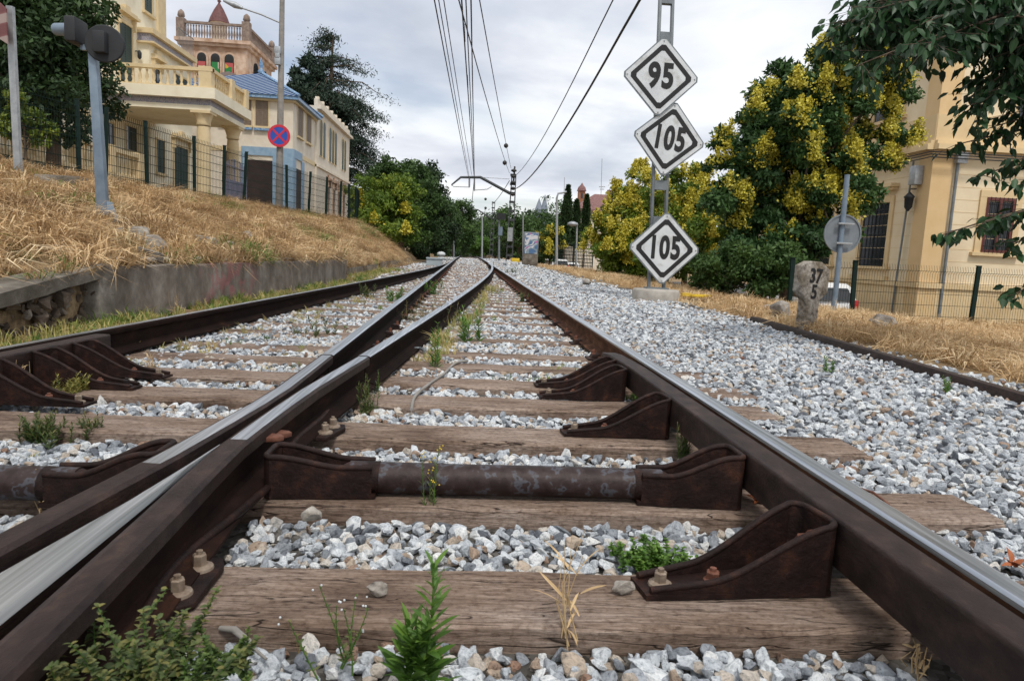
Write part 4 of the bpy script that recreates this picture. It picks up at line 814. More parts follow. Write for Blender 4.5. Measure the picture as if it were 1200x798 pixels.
# cypresses
def cypress(px, ytop, ybot, Y, label, wpx=10):
    a, b_ = PY(px, ytop, Y), PY(px, ybot+18, Y); h = a.z-b_.z; r = wpx*Y/F/2; rs = np.random.default_rng(px); zb = ground(a.x, Y)
    t = thing('cypress', label, 'tree', (a.x, Y, zb)); n = 9000; u = rs.random(n)**.8; an = rs.random(n)*6.283; rr = r*np.minimum(1, (1-u)*2.6+.05)*(.55+.5*rs.random(n))*(1+.15*np.sin(an*3+u*20))
    V, TT = leaf_arrays(np.stack([a.x+rr*np.cos(an), Y+rr*np.sin(an), b_.z+u*h], 1), .30, rs.random(n), aspect=.4, droop=-1.5, rs=rs); leaf_obj('crown', V, TT, MT['leaf_dark'], t)
    q = MB(); q.tube([(a.x, Y, min(zb, b_.z)-.2), (a.x, Y, b_.z+h*.6)], [.14, .05], 6); q.build('trunk', MT['bark'], t)
cypress(666, 219, 268, 75, 'tallest dark cypress left of the tiled roof'); cypress(676, 236, 272, 76, 'small cypress in the middle of the three'); cypress(688, 230, 268, 77, 'rightmost dark cypress in front of the tiled house', 8)
# right side trees
T('flowering_tree', 'large dark green tree covered with yellow flower clusters beside the ochre building', 'flowering tree', [B3(905,150,16,1.25,1.3,1.35), B3(955,100,16,1.35,1.2,1.0), B3(1015,110,16.4,1.05,1.0,1.1), B3(1038,165,16.6,.7,.8,.85), B3(930,230,15.6,1.7,1.2,1.5), B3(870,260,15.8,1.2,1.2,1.4), B3(975,225,16,.8,1.0,1.0), B3(925,290,15.6,1.1,1.0,.9), B3(860,190,16.4,.8,.9,.8), B3(1000,62,16.3,1.1,.9,.55), B3(985,180,15.8,1.1,1,1.0)], 95000, .125, 'leaf_dark2', .16, flowers=185, clumps=380, csize=.23, seed=11, fsize=.055, base_=(PY(920,340,16).x, 16))
T('flowering_tree', 'yellow flowering bush directly behind the speed sign post', 'flowering tree', [B3(790,240,21,1.0,1,1.0), B3(815,285,20,1.1,1,1.1), B3(835,230,21,.9,1,.9), B3(780,300,20.5,.9,.9,.8), B3(820,205,21.5,.5,.7,.5)], 26000, .125, 'leaf_lime', .1, flowers=75, clumps=150, csize=.28, seed=12, fsize=.065)
T('flowering_tree', 'yellow flowering bush left of the speed sign post', 'flowering tree', [B3(722,255,30,1.0,1,1.2), B3(750,240,30,1.1,1.2,1.6), B3(735,295,29,1.5,1.2,1.2), B3(705,280,30.5,.8,1,.9), B3(750,200,31,.5,.6,.5)], 26000, .15, 'leaf_lime', .1, flowers=95, clumps=150, csize=.28, seed=13, fsize=.08)
T('flowering_tree', 'small yellow tinged tree between the graffiti box and street lamp', 'flowering tree', [B3(640,288,58,1.2,1,1.3), B3(650,276,58,1.1,1,1.1)], 6000, .2, 'leaf_mid', .1, flowers=12, clumps=40, csize=.35, seed=14, fsize=.14)
T('shrub', 'dark green shrub beneath the flowering tree beside the kilometre stone', 'shrub', [B3(900,315,13.6,.8,.6,.55), B3(850,318,14.5,.7,.6,.5), B3(930,318,13.4,.35,.4,.4)], 14000, .10, 'leaf_mid', .04, clumps=70, csize=.35, seed=15)
# cedar
def cedar():
    bx_ = PY(372, 240, 62); b0 = Vector((PY(386, 240, 62).x, 62, gz(bx_.x, 62))); t = thing('cedar', 'tall layered dark cedar with bare spreading top behind the blue tiled house', 'tree', b0); rs = np.random.default_rng(21)
    topz = PY(372, 40, 62).z; q = MB(); q.tube([b0, (b0.x-.2, 62, lerp(b0.z, topz, .5)), (b0.x+.1, 62, topz)], [.45, .3, .06], 8); pts = []
    for i in range(120):
        u = rs.random()**.8; z = lerp(b0.z+3, topz, u); a = rs.random()*6.283; R = (4.6*math.sin(min(1, (1-u)*1.2+.25)*1.9)+.3)*rs.uniform(.45, 1.05)
        if u > .78: R = rs.uniform(.8, 3.0)*(1 if u < .93 else .6)
        e = Vector((b0.x+math.cos(a)*R + (.4 if u < .75 else .1), 62+math.sin(a)*R*.8, z - (.34 if u < .8 else .05)*R + rs.normal()*.2)); s0 = Vector((b0.x, 62, z)); md_ = lerp(s0, e, .55)+Vector((0, 0, .16*R)); q.tube([s0, md_, e], [.07, .045, .015], 4)
        dn = 120 if u < .7 else 22
        for k in np.linspace(.25, 1.05, 9):
            c = (s0*(1-k)**2+md_*2*k*(1-k)+e*k*k); m_ = dn//9+3; pts.append(np.array(c)+rs.normal(size=(m_*4, 3))*np.array([.42, .42, .13])*(.55+.6*k))
    pts = np.concatenate(pts); V, TT = leaf_arrays(pts, .26, rs.random(len(pts)), aspect=.28, droop=.5, rs=rs); leaf_obj('crown', V, TT, MT['leaf_blue'], t); q.build('trunk', MT['bark'], t)
    for xx in (345, 352): pass
cedar()
T('pine', 'dark rounded conifer merging with the cedar on its left side', 'tree', [B3(352,125,60,1.5,1.6,3.0), B3(362,100,61,1.5,1.6,2.2), B3(385,150,63,1.8,1.6,2.6), B3(390,205,62,1.6,1.6,3.2)], 26000, .34, 'leaf_blue', .25, clumps=120, csize=.33, seed=22)
# overhanging near tree, trunk outside the frame on the right
def overhang():
    b0 = Vector((6.6, 5.6, ground(6.6, 5.6))); t = thing('overhanging_tree', 'near tree reaching in from the upper right with drooping glossy green leaves', 'tree', b0); rs = np.random.default_rng(31); q = MB(); top = Vector((6.3, 5.7, 4.2)); q.tube([b0-Vector((0,0,.2)), (6.5, 5.6, 1.6), top], [.16, .13, .09], 10)
    ends = [(985,30,5.6),(1010,75,5.3),(1040,60,5.6),(1090,50,5.0),(1130,40,5.4),(1150,120,5.2),(1185,60,5.2),(1200,130,5.6),(1080,20,5.8),(1030,10,5.4),(1160,0,5.2),(1190,20,5.0),(1105,275,5.0),(1135,268,5.2),(1175,255,5.0),(1180,290,5.4),(1150,205,5.6),(1120,170,5.6),(1185,190,5.3),(1160,150,5.6),(1200,215,5.0),(1190,345,5.2),(1060,55,5.9),(1170,30,5.8),(1000,45,5.9),(975,55,5.7),(1105,35,5.3),(1200,95,5.3),(1220,40,5.4),(1240,120,5.2),(1145,60,6.1),(1190,110,6.2),(1060,30,6.2),(1010,20,6.1),(1250,260,5.1)]
    ends += [(int(x_), int(rs.uniform(-50, 30 if x_ < 1120 else 95)), rs.uniform(5.0, 6.3)) for x_ in rs.uniform(1010, 1260, 26)]
    C_ = []; Tn = []; Dd = []
    for (px, py, Y) in ends:
        e = PY(px, py, Y); low = py > 140; st = Vector((6.4, 5.65, 3.0 if not low else max(1.5, e.z+.45))); md_ = lerp(st, e, .55)+Vector((0, 0, .35 if not low else .15)); path = [st*(1-k)**2+md_*2*k*(1-k)+e*k*k for k in np.linspace(0, 1, 10)]
        q.tube(path, [lerp(.03, .004, k) for k in np.linspace(0, 1, 10)], 5)
        for k in np.linspace(.42 if not low else .62, 1.0, 10 if not low else 8):   # side twigs
            c = st*(1-k)**2+md_*2*k*(1-k)+e*k*k
            for _ in range(5 if not low else 2):
                te = c+Vector((rs.normal()*.17, rs.normal()*.17, -abs(rs.normal())*.10-.03)) if not low else c+Vector((rs.normal()*.09, rs.normal()*.1, -abs(rs.normal())*.05)); q.tube([c, te], [.003, .0015], 4)
                for s_ in np.linspace(.15, 1, 7 if not low else 5):
                    C_.append(lerp(c, te, s_)+Vector((rs.normal(), rs.normal(), rs.normal()))*.012); dd = (te-c).normalized()*.6+Vector((rs.normal()*.5, rs.normal()*.5, -.75+rs.normal()*.3)); Dd.append(dd.normalized()); Tn.append(rs.random())
    V = []; Fc = []; TT = []
    for c, d, tn in zip(C_, Dd, Tn):
        n_ = Vector((rs.normal(), rs.normal(), abs(rs.normal())+.2)); s_ = d.cross(n_).normalized(); n2_ = s_.cross(d); L = rs.uniform(.065, .115); b_ = len(V); W = L*.24
        for (u, w_, hh) in ((0,0,0),(.28,1,.05),(.6,.85,.03),(1,0,-.12),(.6,-.85,.03),(.28,-1,.05),(.45,0,-.04)): V.append(c+d*L*u+s_*W*w_+n2_*L*hh)
        Fc += [(b_,b_+1,b_+6),(b_+1,b_+2,b_+6),(b_+2,b_+3,b_+6),(b_+3,b_+4,b_+6),(b_+4,b_+5,b_+6),(b_+5,b_,b_+6)]; TT += [tn]*7
    m_ = MB(); m_.add(V, Fc, 0, True); o = m_.build('foliage', MT['leaf_near'], t); a = o.data.attributes.new('tint', 'FLOAT', 'POINT'); a.data.foreach_set('value', np.array(TT, dtype=np.float32)); q.build('trunk', MT['bark'], t)
overhang()
# ------------------------------------------------------------------ mesh fences
def fence(name, label, path, bases, h, postlist, lean=0, step=.055, rows=7, mat='fence', wr=.0028, vsp=True, mesh_mat=None):
    """path: list of (x, y); bases: z at those; wire panels along it, posts at given distances"""
    L = [0]
    for a, b_ in zip(path, path[1:]): L.append(L[-1]+math.dist(a, b_))
    def at(s_):
        s_ = max(0, min(L[-1], s_))
        for i in range(len(path)-1):
            if s_ <= L[i+1] or i == len(path)-2:
                k = (s_-L[i])/(L[i+1]-L[i]); return lerp(path[i][0], path[i+1][0], k), lerp(path[i][1], path[i+1][1], k), lerp(bases[i], bases[i+1], k)
    t = thing(name, label, 'fence', (*path[0], bases[0]))
    for s_ in postlist:
        x, y, z = at(s_); ll = random.uniform(-lean, lean); d = .04
        q = MB(); q.prism([(-d, -d*.6), (d, -d*.6), (d, d*.6), (-d, d*.6)], -.4, h+.06, 'z', M=Matrix.Translation((x, y, z)) @ Euler((ll*.4, ll, 0)).to_matrix().to_4x4()); q.box(x-.045+ll*h, x+.045+ll*h, y-.03, y+.03, z+h+.055, z+h+.07)
        q.build('post', MT[mat], t)
    for (sa, sb) in zip(postlist, postlist[1:]):
        q = MB(); n = max(2, int((sb-sa)/step))
        for k in range(1, n):
            x, y, z = at(lerp(sa, sb, k/n)); q.tube([(x, y-.0, z+.05), (x, y, z+h*.5), (x, y+.0, z+h-.12), (x, y-.05, z+h-.06), (x, y-.015, z+h+.03)], wr, 3, caps=False)
        for r_ in range(rows):
            zz = .08+(h-.16)*r_/(rows-1); a = at(sa); b_ = at(sb); q.tube([(a[0], a[1], a[2]+zz), (b_[0], b_[1], b_[2]+zz)], wr*1.5, 3, caps=False)
        q.build('wire_panel', MT[mesh_mat or mat], t)
    return t
# left fence along the bank top
fp = [(fenx(y)+.1, y) for y in (5, 10, 15, 20, 25, 30, 33)]; fb = [ground(x+.12, y)-.03 for x, y in fp]
Ls = math.dist(fp[0], fp[-1]); pd = []; 
def s_of(px):   # distance along the line for an image column
    best = min(np.arange(0, Ls, .05), key=lambda s_: abs((lambda p: (lambda v: CX+F*v.x/-v.z)(M3.inverted() @ (Vector((p[0], p[1], 2.5))-EYE)))((lerp(fp[0][0], fp[-1][0], s_/Ls), lerp(5, 33, s_/Ls)))-px)); return float(best)
pd = [0, 2.6, 5.2, 7.8]+[s_of(x) for x in (66, 98, 148, 205, 240, 264, 316, 341, 362, 379, 390, 401, 413)]
fence('mesh_fence', 'dark green wire mesh fence along the top of the left bank', fp, fb, 1.62, pd, .06, .065, 8, wr=.0055)
# right fence
RY = 12.9; rx0 = PY(930, 315, RY).x; rps = [0, PY(1005, 315, RY).x-rx0, PY(1149, 315, RY).x-rx0, PY(1290, 315, RY).x-rx0, PY(1430, 315, RY).x-rx0]
rp = [(rx0+s_, RY+.02*s_) for s_ in np.linspace(0, rps[-1], 6)]; rb = [.68-1.27+.01*i for i in range(6)]
fence('mesh_fence', 'black green wire mesh fence in front of the ochre building on the right', rp, rb, 1.24, rps, .03, .052, 6, wr=.003)
# kerb block pale under the right fence
# ------------------------------------------------------------------ signals and signs on the left
p = PY(122, 253, 9.0); tpt = PY(109, 58, 9.0); zb = ground(p.x, p.y)
t = thing('crossing_signal', 'blue grey pole carrying a black lamp box and black disc seen from behind', 'signal', (p.x, p.y, zb))
q = MB(); d = .044; dx_ = tpt.x-p.x
q.add([(p.x-d-.02,p.y-d,zb-.1),(p.x+d+.02,p.y-d,zb-.1),(p.x+d+.02,p.y+d,zb-.1),(p.x-d-.02,p.y+d,zb-.1),(tpt.x-d,p.y-d,tpt.z),(tpt.x+d,p.y-d,tpt.z),(tpt.x+d,p.y+d,tpt.z),(tpt.x-d,p.y+d,tpt.z)], [(0,1,2,3),(4,5,6,7),(0,1,5,4),(1,2,6,5),(2,3,7,6),(3,0,4,7)])
q.prism([(-.17,0),(.17,0),(.06,.32),(-.06,.32)], p.y-.03, p.y+.03, 'y', M=Matrix.Translation((p.x+.03, 0, zb-.05))); q.build('pole', MT['bluepaint'], t, bevel=.008)
q = MB(); q.box(tpt.x-.13, tpt.x+.22, p.y-.03, p.y+.03, tpt.z-.02, tpt.z+.04); q.build('bracket_arm', MT['bluepaint'], t)
c = PY(86, 35, 8.9); q = MB(); q.box(c.x-.06, c.x+.07, c.y-.10, c.y+.20, c.z-.15, c.z+.13); hb = q.build('lamp_box', MT['blackm'], t, bevel=.02)
q = MB(); q.tube([(c.x-.03, c.y+.05, c.z+.01), (c.x-.28, c.y+.16, c.z+.03)], [.075, .07], 16); q.build('lamp_hood', MT['bluepaint'], hb, off=OFF[t.name])
q = MB(); q.lathe((0,0,0), [(.13,0),(.13,.015)], 24); 
vs = [(c.x+v[0]*.0+.0+ (v[2]), c.y+v[0]+.02, c.z+.04+v[1]) for v in q.v]
c2 = PY(123, 52, 8.95); q = MB(); q.lathe((0,0,0), [(.0,-.02),(.205,-.02),(.215,-.01),(.215,.0),(.2,.01),(.0,.012)], 30)
q2 = MB(); q2.add([(c2.x+v[0]*.98, c2.y+v[2]+v[0]*.2, c2.z+v[1]) for v in q.v], q.f, 0); q2.build('backing_disc', MT['blackm'], t)
q = MB(); q.box(c2.x-.09, c2.x+.05, c2.y-.12, c2.y-.01, c2.z-.12, c2.z+.12); q.build('lamp_housing', MT['blackm'], t, bevel=.012)
# far left sign pole
p = PY(22, 203, 12.5); q_ = PY(12, 8, 12.5); zb = ground(p.x, p.y)
t = thing('sign_pole', 'perforated grey sign pole with edge-on red and white sign at the far left', 'sign', (p.x, p.y, zb))
q = MB(); q.add([(p.x-.05,p.y-.04,zb-.1),(p.x+.05,p.y-.04,zb-.1),(p.x+.05,p.y+.04,zb-.1),(p.x-.05,p.y+.04,zb-.1),(q_.x-.05,p.y-.04,q_.z),(q_.x+.05,p.y-.04,q_.z),(q_.x+.05,p.y+.04,q_.z),(q_.x-.05,p.y+.04,q_.z)], [(0,1,2,3),(4,5,6,7),(0,1,5,4),(1,2,6,5),(2,3,7,6),(3,0,4,7)]); q.build('pole', MT['galv'], t)
m, N, b = base('faded_red_white_board', .6); tc = N.n('ShaderNodeTexCoord'); wv = N.n('ShaderNodeTexWave', i_Scale=.9, i_Distortion=.6); wv.bands_direction = 'Z'; N.l(tc.outputs['Object'], wv.inputs[0]); r = ramp(N, wv.outputs['Fac'], [(.35,(.14,.03,.03)),(.6,(.18,.05,.045)),(.7,(.34,.25,.23))]); N.l(r.outputs[0], b.inputs['Base Color'])
q = MB(); a = PY(-4, 12, 12.3); bb = PY(12, 22, 12.3); q.add([(a.x-.35, a.y+.3, a.z+.4), (bb.x, bb.y-.1, bb.z+.12), (bb.x, bb.y-.1, bb.z-.42), (a.x-.35, a.y+.3, a.z-.25), (a.x-.35, a.y+.33, a.z+.4), (bb.x, bb.y-.07, bb.z+.12), (bb.x, bb.y-.07, bb.z-.42), (a.x-.35, a.y+.33, a.z-.25)], [(0,1,2,3),(4,5,6,7),(0,1,5,4),(1,2,6,5),(2,3,7,6),(3,0,4,7)]); q.build('sign_board', m, t)
# tall street lamp with the no-stopping sign
YL = 24.5; p = PY(327, 240, YL); tp = PY(331, -22, YL); zb = ground(p.x, p.y)
t = thing('street_lamp', 'tall weathered concrete street lamp post with long arm beside the blue tiled house', 'street lamp', (p.x, p.y, zb))
q = MB(); q.tube([(p.x, p.y, zb-.2), (lerp(p.x, tp.x, .5), p.y, lerp(zb, tp.z, .5)), (tp.x, p.y, tp.z)], [.12, .10, .075], 10); q.build('pole', MT['cloth'], t)
j = PY(328, 27, YL); e1 = PY(284, 10, YL); e2 = PY(262, 1, YL)
q = MB(); q.tube([j, lerp(j, e1, .5)+Vector((0,0,.03)), e1], .028, 8); q.build('arm', MT['galv'], t)
q = MB(); q.tube([e1, lerp(e1, e2, .4), e2], [.05, .10, .04], 10); q.build('lamp_head', MT['galv'], t)
for yy, s_ in ((60, .13), (66, .10), (73, .12)):
    c = PY(326, yy, YL-.12); q = MB(); q.box(c.x-s_*.8, c.x+s_*.7, c.y-.1, c.y+.05, c.z-.10, c.z+.12); q.build('cable_box', MT['galv'], t, bevel=.01)
c = PY(327, 159.5, YL-.16); rad = 12.2*YL/F
ns = thing('no_stopping_sign', 'round blue no-stopping sign with red ring and cross on the lamp post', 'road sign', c)
def disc(mb, c, r0, r1, y0, y1, n=40):
    vs = []
    for k in range(n):
        a_ = 2*math.pi*k/n
        for rr, yy in ((r0, y0), (r1, y0), (r1, y1), (r0, y1)): vs.append((c.x+rr*math.cos(a_), c.y+yy, c.z+rr*math.sin(a_)))
    mb.add(vs, [(k*4+i, ((k+1) % n)*4+i, ((k+1) % n)*4+(i+1) % 4, k*4+(i+1) % 4) for k in range(n) for i in range(4)])
q = MB(); disc(q, c, .001, rad*.8, -.012, .0); q.build('disc_face', MT['signblue'], ns)
q = MB(); disc(q, c, rad*.78, rad, -.02, .01); q.build('red_ring', MT['signred'], ns)
q = MB()
for a_ in (45, -45): q.box(-rad*.8, rad*.8, -.020, -.0125, -rad*.085, rad*.085, M=Matrix.Translation(c+Vector((0, -.001 if a_ > 0 else .001, 0))) @ Euler((0, R_(a_), 0)).to_matrix().to_4x4())
q.build('red_cross', MT['signred'], ns)
# ------------------------------------------------------------------ buildings helpers
def bal(mb, p0, p1, z0, h, n, r=.05, topm=.06):
    """one balustrade run: turned balusters, rails"""
    p0, p1 = Vector((*p0[:2], 0)), Vector((*p1[:2], 0)); d = p1-p0
    for k in range(n):
        p = p0+d*((k+.5)/n); mb.lathe((p.x, p.y, z0), [(r*1.1, 0), (r*1.1, .06), (r*.5, .12), (r*1.15, h*.42), (r*.5, h*.75), (r*.9, h-topm)], 6)
def beam(mb, p0, p1, w, z0, z1):
    p0, p1 = Vector((*p0[:2], 0)), Vector((*p1[:2], 0)); d = (p1-p0).normalized(); s_ = Vector((d.y, -d.x, 0))*w/2
    a = [p0-s_, p0+s_, p1+s_, p1-s_]; mb.add([(v.x, v.y, z0) for v in a]+[(v.x, v.y, z1) for v in a], [(0,1,2,3),(4,5,6,7),(0,1,5,4),(1,2,6,5),(2,3,7,6),(3,0,4,7)])
class Wall:
    """local frame on a facade: u along, z up, n outward"""
    def __init__(s, org, udir, nrm): s.o = Vector((*org, 0)); s.u = Vector((*udir, 0)).normalized(); s.n = Vector((*nrm, 0)).normalized()
    def box(s, mb, u0, u1, z0, z1, n0, n1, mi=0):
        a = [s.o+s.u*u+s.n*k for u, k in ((u0, n0), (u1, n0), (u1, n1), (u0, n1))]
        mb.add([(v.x, v.y, z0) for v in a]+[(v.x, v.y, z1) for v in a], [(0,1,2,3),(4,5,6,7),(0,1,5,4),(1,2,6,5),(2,3,7,6),(3,0,4,7)], mi)
    def arch(s, mb, u0, u1, z0, z1, n0, n1):
        r = (u1-u0)/2; uc = (u0+u1)/2; poly = [(u0, z0), (u1, z0)]+[(uc+r*math.cos(a), z1-r+r*math.sin(a)) for a in np.linspace(0, math.pi, 12)]
        vs = [s.o+s.u*u+s.n*n0+Vector((0,0,z)) for u, z in poly]+[s.o+s.u*u+s.n*n1+Vector((0,0,z)) for u, z in poly]; n = len(poly)
        mb.add(vs, [tuple(range(n)), tuple(range(n, 2*n))]+[(i, (i+1) % n, n+(i+1) % n, n+i) for i in range(n)])
def window(W, parent, u0, u1, z0, z1, trim='creamtrim', fill='shutter', tw=.12, sill=True, ped=False, mull=1, label=None):
    f = MB()
    W.box(f, u0-tw, u0, z0, z1, .0, .05); W.box(f, u1, u1+tw, z0, z1, .0, .05); W.box(f, u0-tw, u1+tw, z1, z1+tw, .0, .055)
    if sill: W.box(f, u0-tw*1.5, u1+tw*1.5, z0-.10, z0, 0, .13)
    w_ = f.build('window', MT[trim], parent, label=label)
    if ped:
        f = MB(); W.box(f, u0-tw*2.2, u1+tw*2.2, z1+.32, z1+.42, 0, .26); W.box(f, u0-tw*1.6, u1+tw*1.6, z1+.42, z1+.52, 0, .18); W.box(f, (u0+u1)/2-.2, (u0+u1)/2+.2, z1+.52, z1+.70, 0, .14)
        for u in (u0-tw*1.4, u1+tw*.4): W.box(f, u, u+tw, z1-.12, z1+.32, 0, .15)
        f.build('pediment', MT[trim], w_, off=OFF[parent.name])
    f = MB(); W.box(f, u0, u1, z0, z1, -.12, .004)
    for k in range(1, mull+1): W.box(f, lerp(u0, u1, k/(mull+1))-.02, lerp(u0, u1, k/(mull+1))+.02, z0, z1, .004, .025)
    if fill in ('shutter', 'brownshutter'):
        nl_ = int((z1-z0)/.10)
        for k in range(nl_): zz = z0+.03+k*.10; W.box(f, u0+.03, u1-.03, zz, zz+.05, .004, .02)
    f.build('shutters' if fill in ('shutter', 'brownshutter') else 'pane', MT[fill], w_, off=OFF[parent.name])
    return w_
# ------------------------------------------------------------------ cream mansion with the porch
zg = 1.55; EX = -13.9
t = thing('mansion', 'tall cream mansion with dark green shutters and a columned porch terrace', 'house', (EX-5, 29, zg))
q = MB(); q.box(EX-12, EX, 21, 33.6, zg-.5, 16); q.build('wall', MT['cream'], t)
q = MB(); q.box(EX-.9, EX+.09, 32.9, 33.69, zg, 16); q.box(EX-.5, EX+.07, 26.3, 26.9, zg, 16); q.box(EX-12, EX+.13, 20.9, 33.75, 5.5, 5.75); q.build('corner_pilaster', MT['creamtrim'], t)
q = MB(); q.box(EX-12.4, EX+.6, 20.6, 34.1, 15.9, 16.5); q.build('cornice', MT['creamtrim'], t)
q = MB(); q.tube([(EX+.1, 26.1, zg), (EX+.1, 26.1, 15.8)], .05, 8); q.build('downpipe', MT['galv'], t)
WE = Wall((EX, 0), (0, 1), (1, 0))
def yof(px, X): return X/((lambda r: r.x/r.y)(ray(px, 200)))
window(WE, t, 29.5, 30.55, 6.1, 8.75, ped=True); window(WE, t, 31.7, 32.45, 9.8, 12.2); window(WE, t, 29.4, 30.5, 10.6, 12.8); window(WE, t, 29.9, 30.8, 3.9, 4.85, fill='darkglass', tw=.06); window(WE, t, 28.3, 28.9, 3.4, 4.7, fill='darkglass', tw=.06)
for y_, z_ in ((29.0, 7.9), (30.88, 7.8)):
    q = MB(); q.lathe((EX+.16, y_, z_), [(.02,-.16),(.08,-.08),(.09,.10),(.03,.2)], 8); q.box(EX, EX+.16, y_-.02, y_+.02, z_+.14, z_+.18); q.build('wall_lantern', MT['blackm'], t)
# bay with slab
q = MB(); q.box(EX, EX+.45, 31.1, 35.6, zg, 8.75); q.build('bay', MT['cream'], t)
q = MB(); q.box(EX, EX+.65, 31.0, 35.8, 8.75, 8.95); q.box(EX, EX+.70, 30.95, 35.9, 8.35, 8.42); q.build('bay_cornice', MT['creamtrim'], t)
q = MB(); q.box(EX, EX+.49, 31.08, 35.65, 8.43, 8.74); q.build('bay_frieze', MT['greyblue'], t)
WB = Wall((EX+.45, 0), (0, 1), (1, 0)); window(WB, t, 31.4, 32.1, 6.2, 7.5, ped=True, tw=.07, fill='darkglass'); window(WB, t, 33.6, 35.2, 6.2, 7.75, tw=.08); window(WB, t, 33.4, 35.0, 2.3, 4.6, ped=True, tw=.1); window(WB, t, 31.6, 32.4, 3.2, 4.6, tw=.06)
q = MB()
for k in range(12): q.tube([(EX+.55, 33.8+k*.16, 8.95), (EX+.55, 33.8+k*.16, 9.8)], .012, 4)
q.tube([(EX+.55, 33.8, 9.8), (EX+.55, 35.6, 9.8)], .02, 5); q.build('bay_railing', MT['latticeg'], t)
# porch
py0, py1, px1 = 27.6, 31.6, PY(247, 130, 27.6).x
q = MB(); q.box(EX, px1, py0, py1, 5.22, 5.40); q.box(EX, px1+.22, py0-.2, py1+.2, 5.62, 6.0); q.build('porch_slab', MT['cream'], t)
q = MB(); q.box(EX, px1-.02, py0+.02, py1-.02, 5.40, 5.62); q.build('porch_frieze', MT['greyblue'], t)
q = MB(); q.box(EX, px1+.12, py0-.1, py1+.1, 6.0, 6.06); q.box(EX, px1+.08, py0-.06, py0+.16, 6.62, 6.74); q.box(px1-.14, px1+.08, py0, py1+.06, 6.625, 6.745); q.box(EX, px1+.08, py1-.14, py1+.06, 6.62, 6.74)
for x, y in ((px1-.42, py0-.05), (px1-.3, py1-.3), (px1-.3, py0+1.9)): q.box(x, x+.46, y, y+.36, 6.06, 6.80)
bal(q, (EX, py0+.05), (px1-.45, py0+.05), 6.06, .58, 15, .06); q.build('balustrade', MT['creamtrim'], t); q = MB(); bal(q, (px1-.04, py0+.3), (px1-.04, py1-.3), 6.06, .58, 14, .06); q.build('side_balustrade', MT['creamtrim'], t)
for (x, y) in ((px1-.38, py0+.32), (px1-.38, py1-.35)):
    q = MB(); q.box(x-.32, x+.32, y-.32, y+.32, zg, zg+.5); q.lathe((x, y, zg+.5), [(.27,0),(.25,.15),(.24,2.4),(.22,2.62)], 20); q.lathe((x, y, 4.7), [(.24,0),(.27,.05),(.25,.12),(.30,.3),(.36,.42)], 12); q.box(x-.36, x+.36, y-.36, y+.36, 5.12, 5.22); q.build('column', MT['creamtrim'], t)
# garden balustrade
gxs = -12.3
t = thing('garden_balustrade', 'cream garden balustrade on a green base wall behind the left mesh fence', 'balustrade', (gxs, 22, zg))
q = MB(); q.box(gxs-.12, gxs+.12, 12.5, 27.4, zg-.3, 2.45); q.build('base_wall', MT['gbase'], t)
q = MB(); q.box(gxs-.16, gxs+.16, 12.5, 27.4, 2.45, 2.58); q.box(gxs-.14, gxs+.14, 12.5, 27.4, 3.30, 3.43)
for y_ in np.arange(12.6, 27.4, 2.1): q.box(gxs-.18, gxs+.18, y_-.18, y_+.18, 2.58, 3.5)
bal(q, (gxs, 12.5), (gxs, 27.4), 2.58, .75, 52, .06, .03); q.build('balusters', MT['creamtrim'], t)
t = thing('garden_gate', 'purplish blue metal gate between cream pillars below the porch', 'gate', (-10.0, 27.3, zg))
ga, gb = PY(263, 210, 26.4), PY(289, 210, 29.0)
q = MB(); d = gb-ga
for k in range(15): v = ga+d*(k/14); q.tube([(v.x, v.y, zg), (v.x, v.y, 3.25+.25*math.sin(k/14*3.14))], .018, 4)
for z in (1.8, 2.5, 3.2): q.tube([(ga.x, ga.y, z), (gb.x, gb.y, z)], .02, 4)
q.box(min(ga.x, gb.x), max(ga.x, gb.x), 0, .0, 0, 0) if False else None
q.build('bars', MT['gate'], t); q = MB(); n_ = Vector((d.y, -d.x, 0)).normalized()*.01
q.add([(ga.x-n_.x, ga.y-n_.y, zg), (gb.x-n_.x, gb.y-n_.y, zg), (gb.x-n_.x, gb.y-n_.y, 2.7), (ga.x-n_.x, ga.y-n_.y, 2.7), (ga.x+n_.x, ga.y+n_.y, zg), (gb.x+n_.x, gb.y+n_.y, zg), (gb.x+n_.x, gb.y+n_.y, 2.7), (ga.x+n_.x, ga.y+n_.y, 2.7)], [(0,1,2,3),(4,5,6,7),(0,1,5,4),(1,2,6,5),(2,3,7,6),(3,0,4,7)]); q.build('sheet_panel', MT['gate'], t)
# ------------------------------------------------------------------ blue tiled house
zh = 1.4; X1 = PY(343, 200, 40).x; Y0 = 40; Y1 = 45.5
t = thing('tiled_house', 'cream house with blue and white striped tile roof and blue trimmed loggia', 'house', (X1, Y0, zh))
ztop = PY(330, 112, 40).z
q = MB(); q.box(X1-9, X1, Y0, Y1, zh-.5, ztop-.35); q.build('wall', MT['palewall'], t)
q = MB(); q.box(X1-9, X1+.16, Y0-.16, Y1, ztop-.35, ztop-.24); q.box(X1-9, X1+.03, Y0-.03, Y1, 5.25, 5.5); q.build('cream_band', MT['creamtrim'], t)
q = MB(); q.box(X1-9.2, X1+.35, Y0-.35, Y1+.2, ztop-.24, ztop-.06); q.build('blue_eave', MT['blueband'], t)
m, N, b = base('blue_white_tiles', .75, 0, .2); tc = N.n('ShaderNodeTexCoord'); mp = N.n('ShaderNodeMapping'); mp.inputs['Rotation'].default_value = (0, 0, R_(45)); N.l(tc.outputs['Object'], mp.inputs[0])
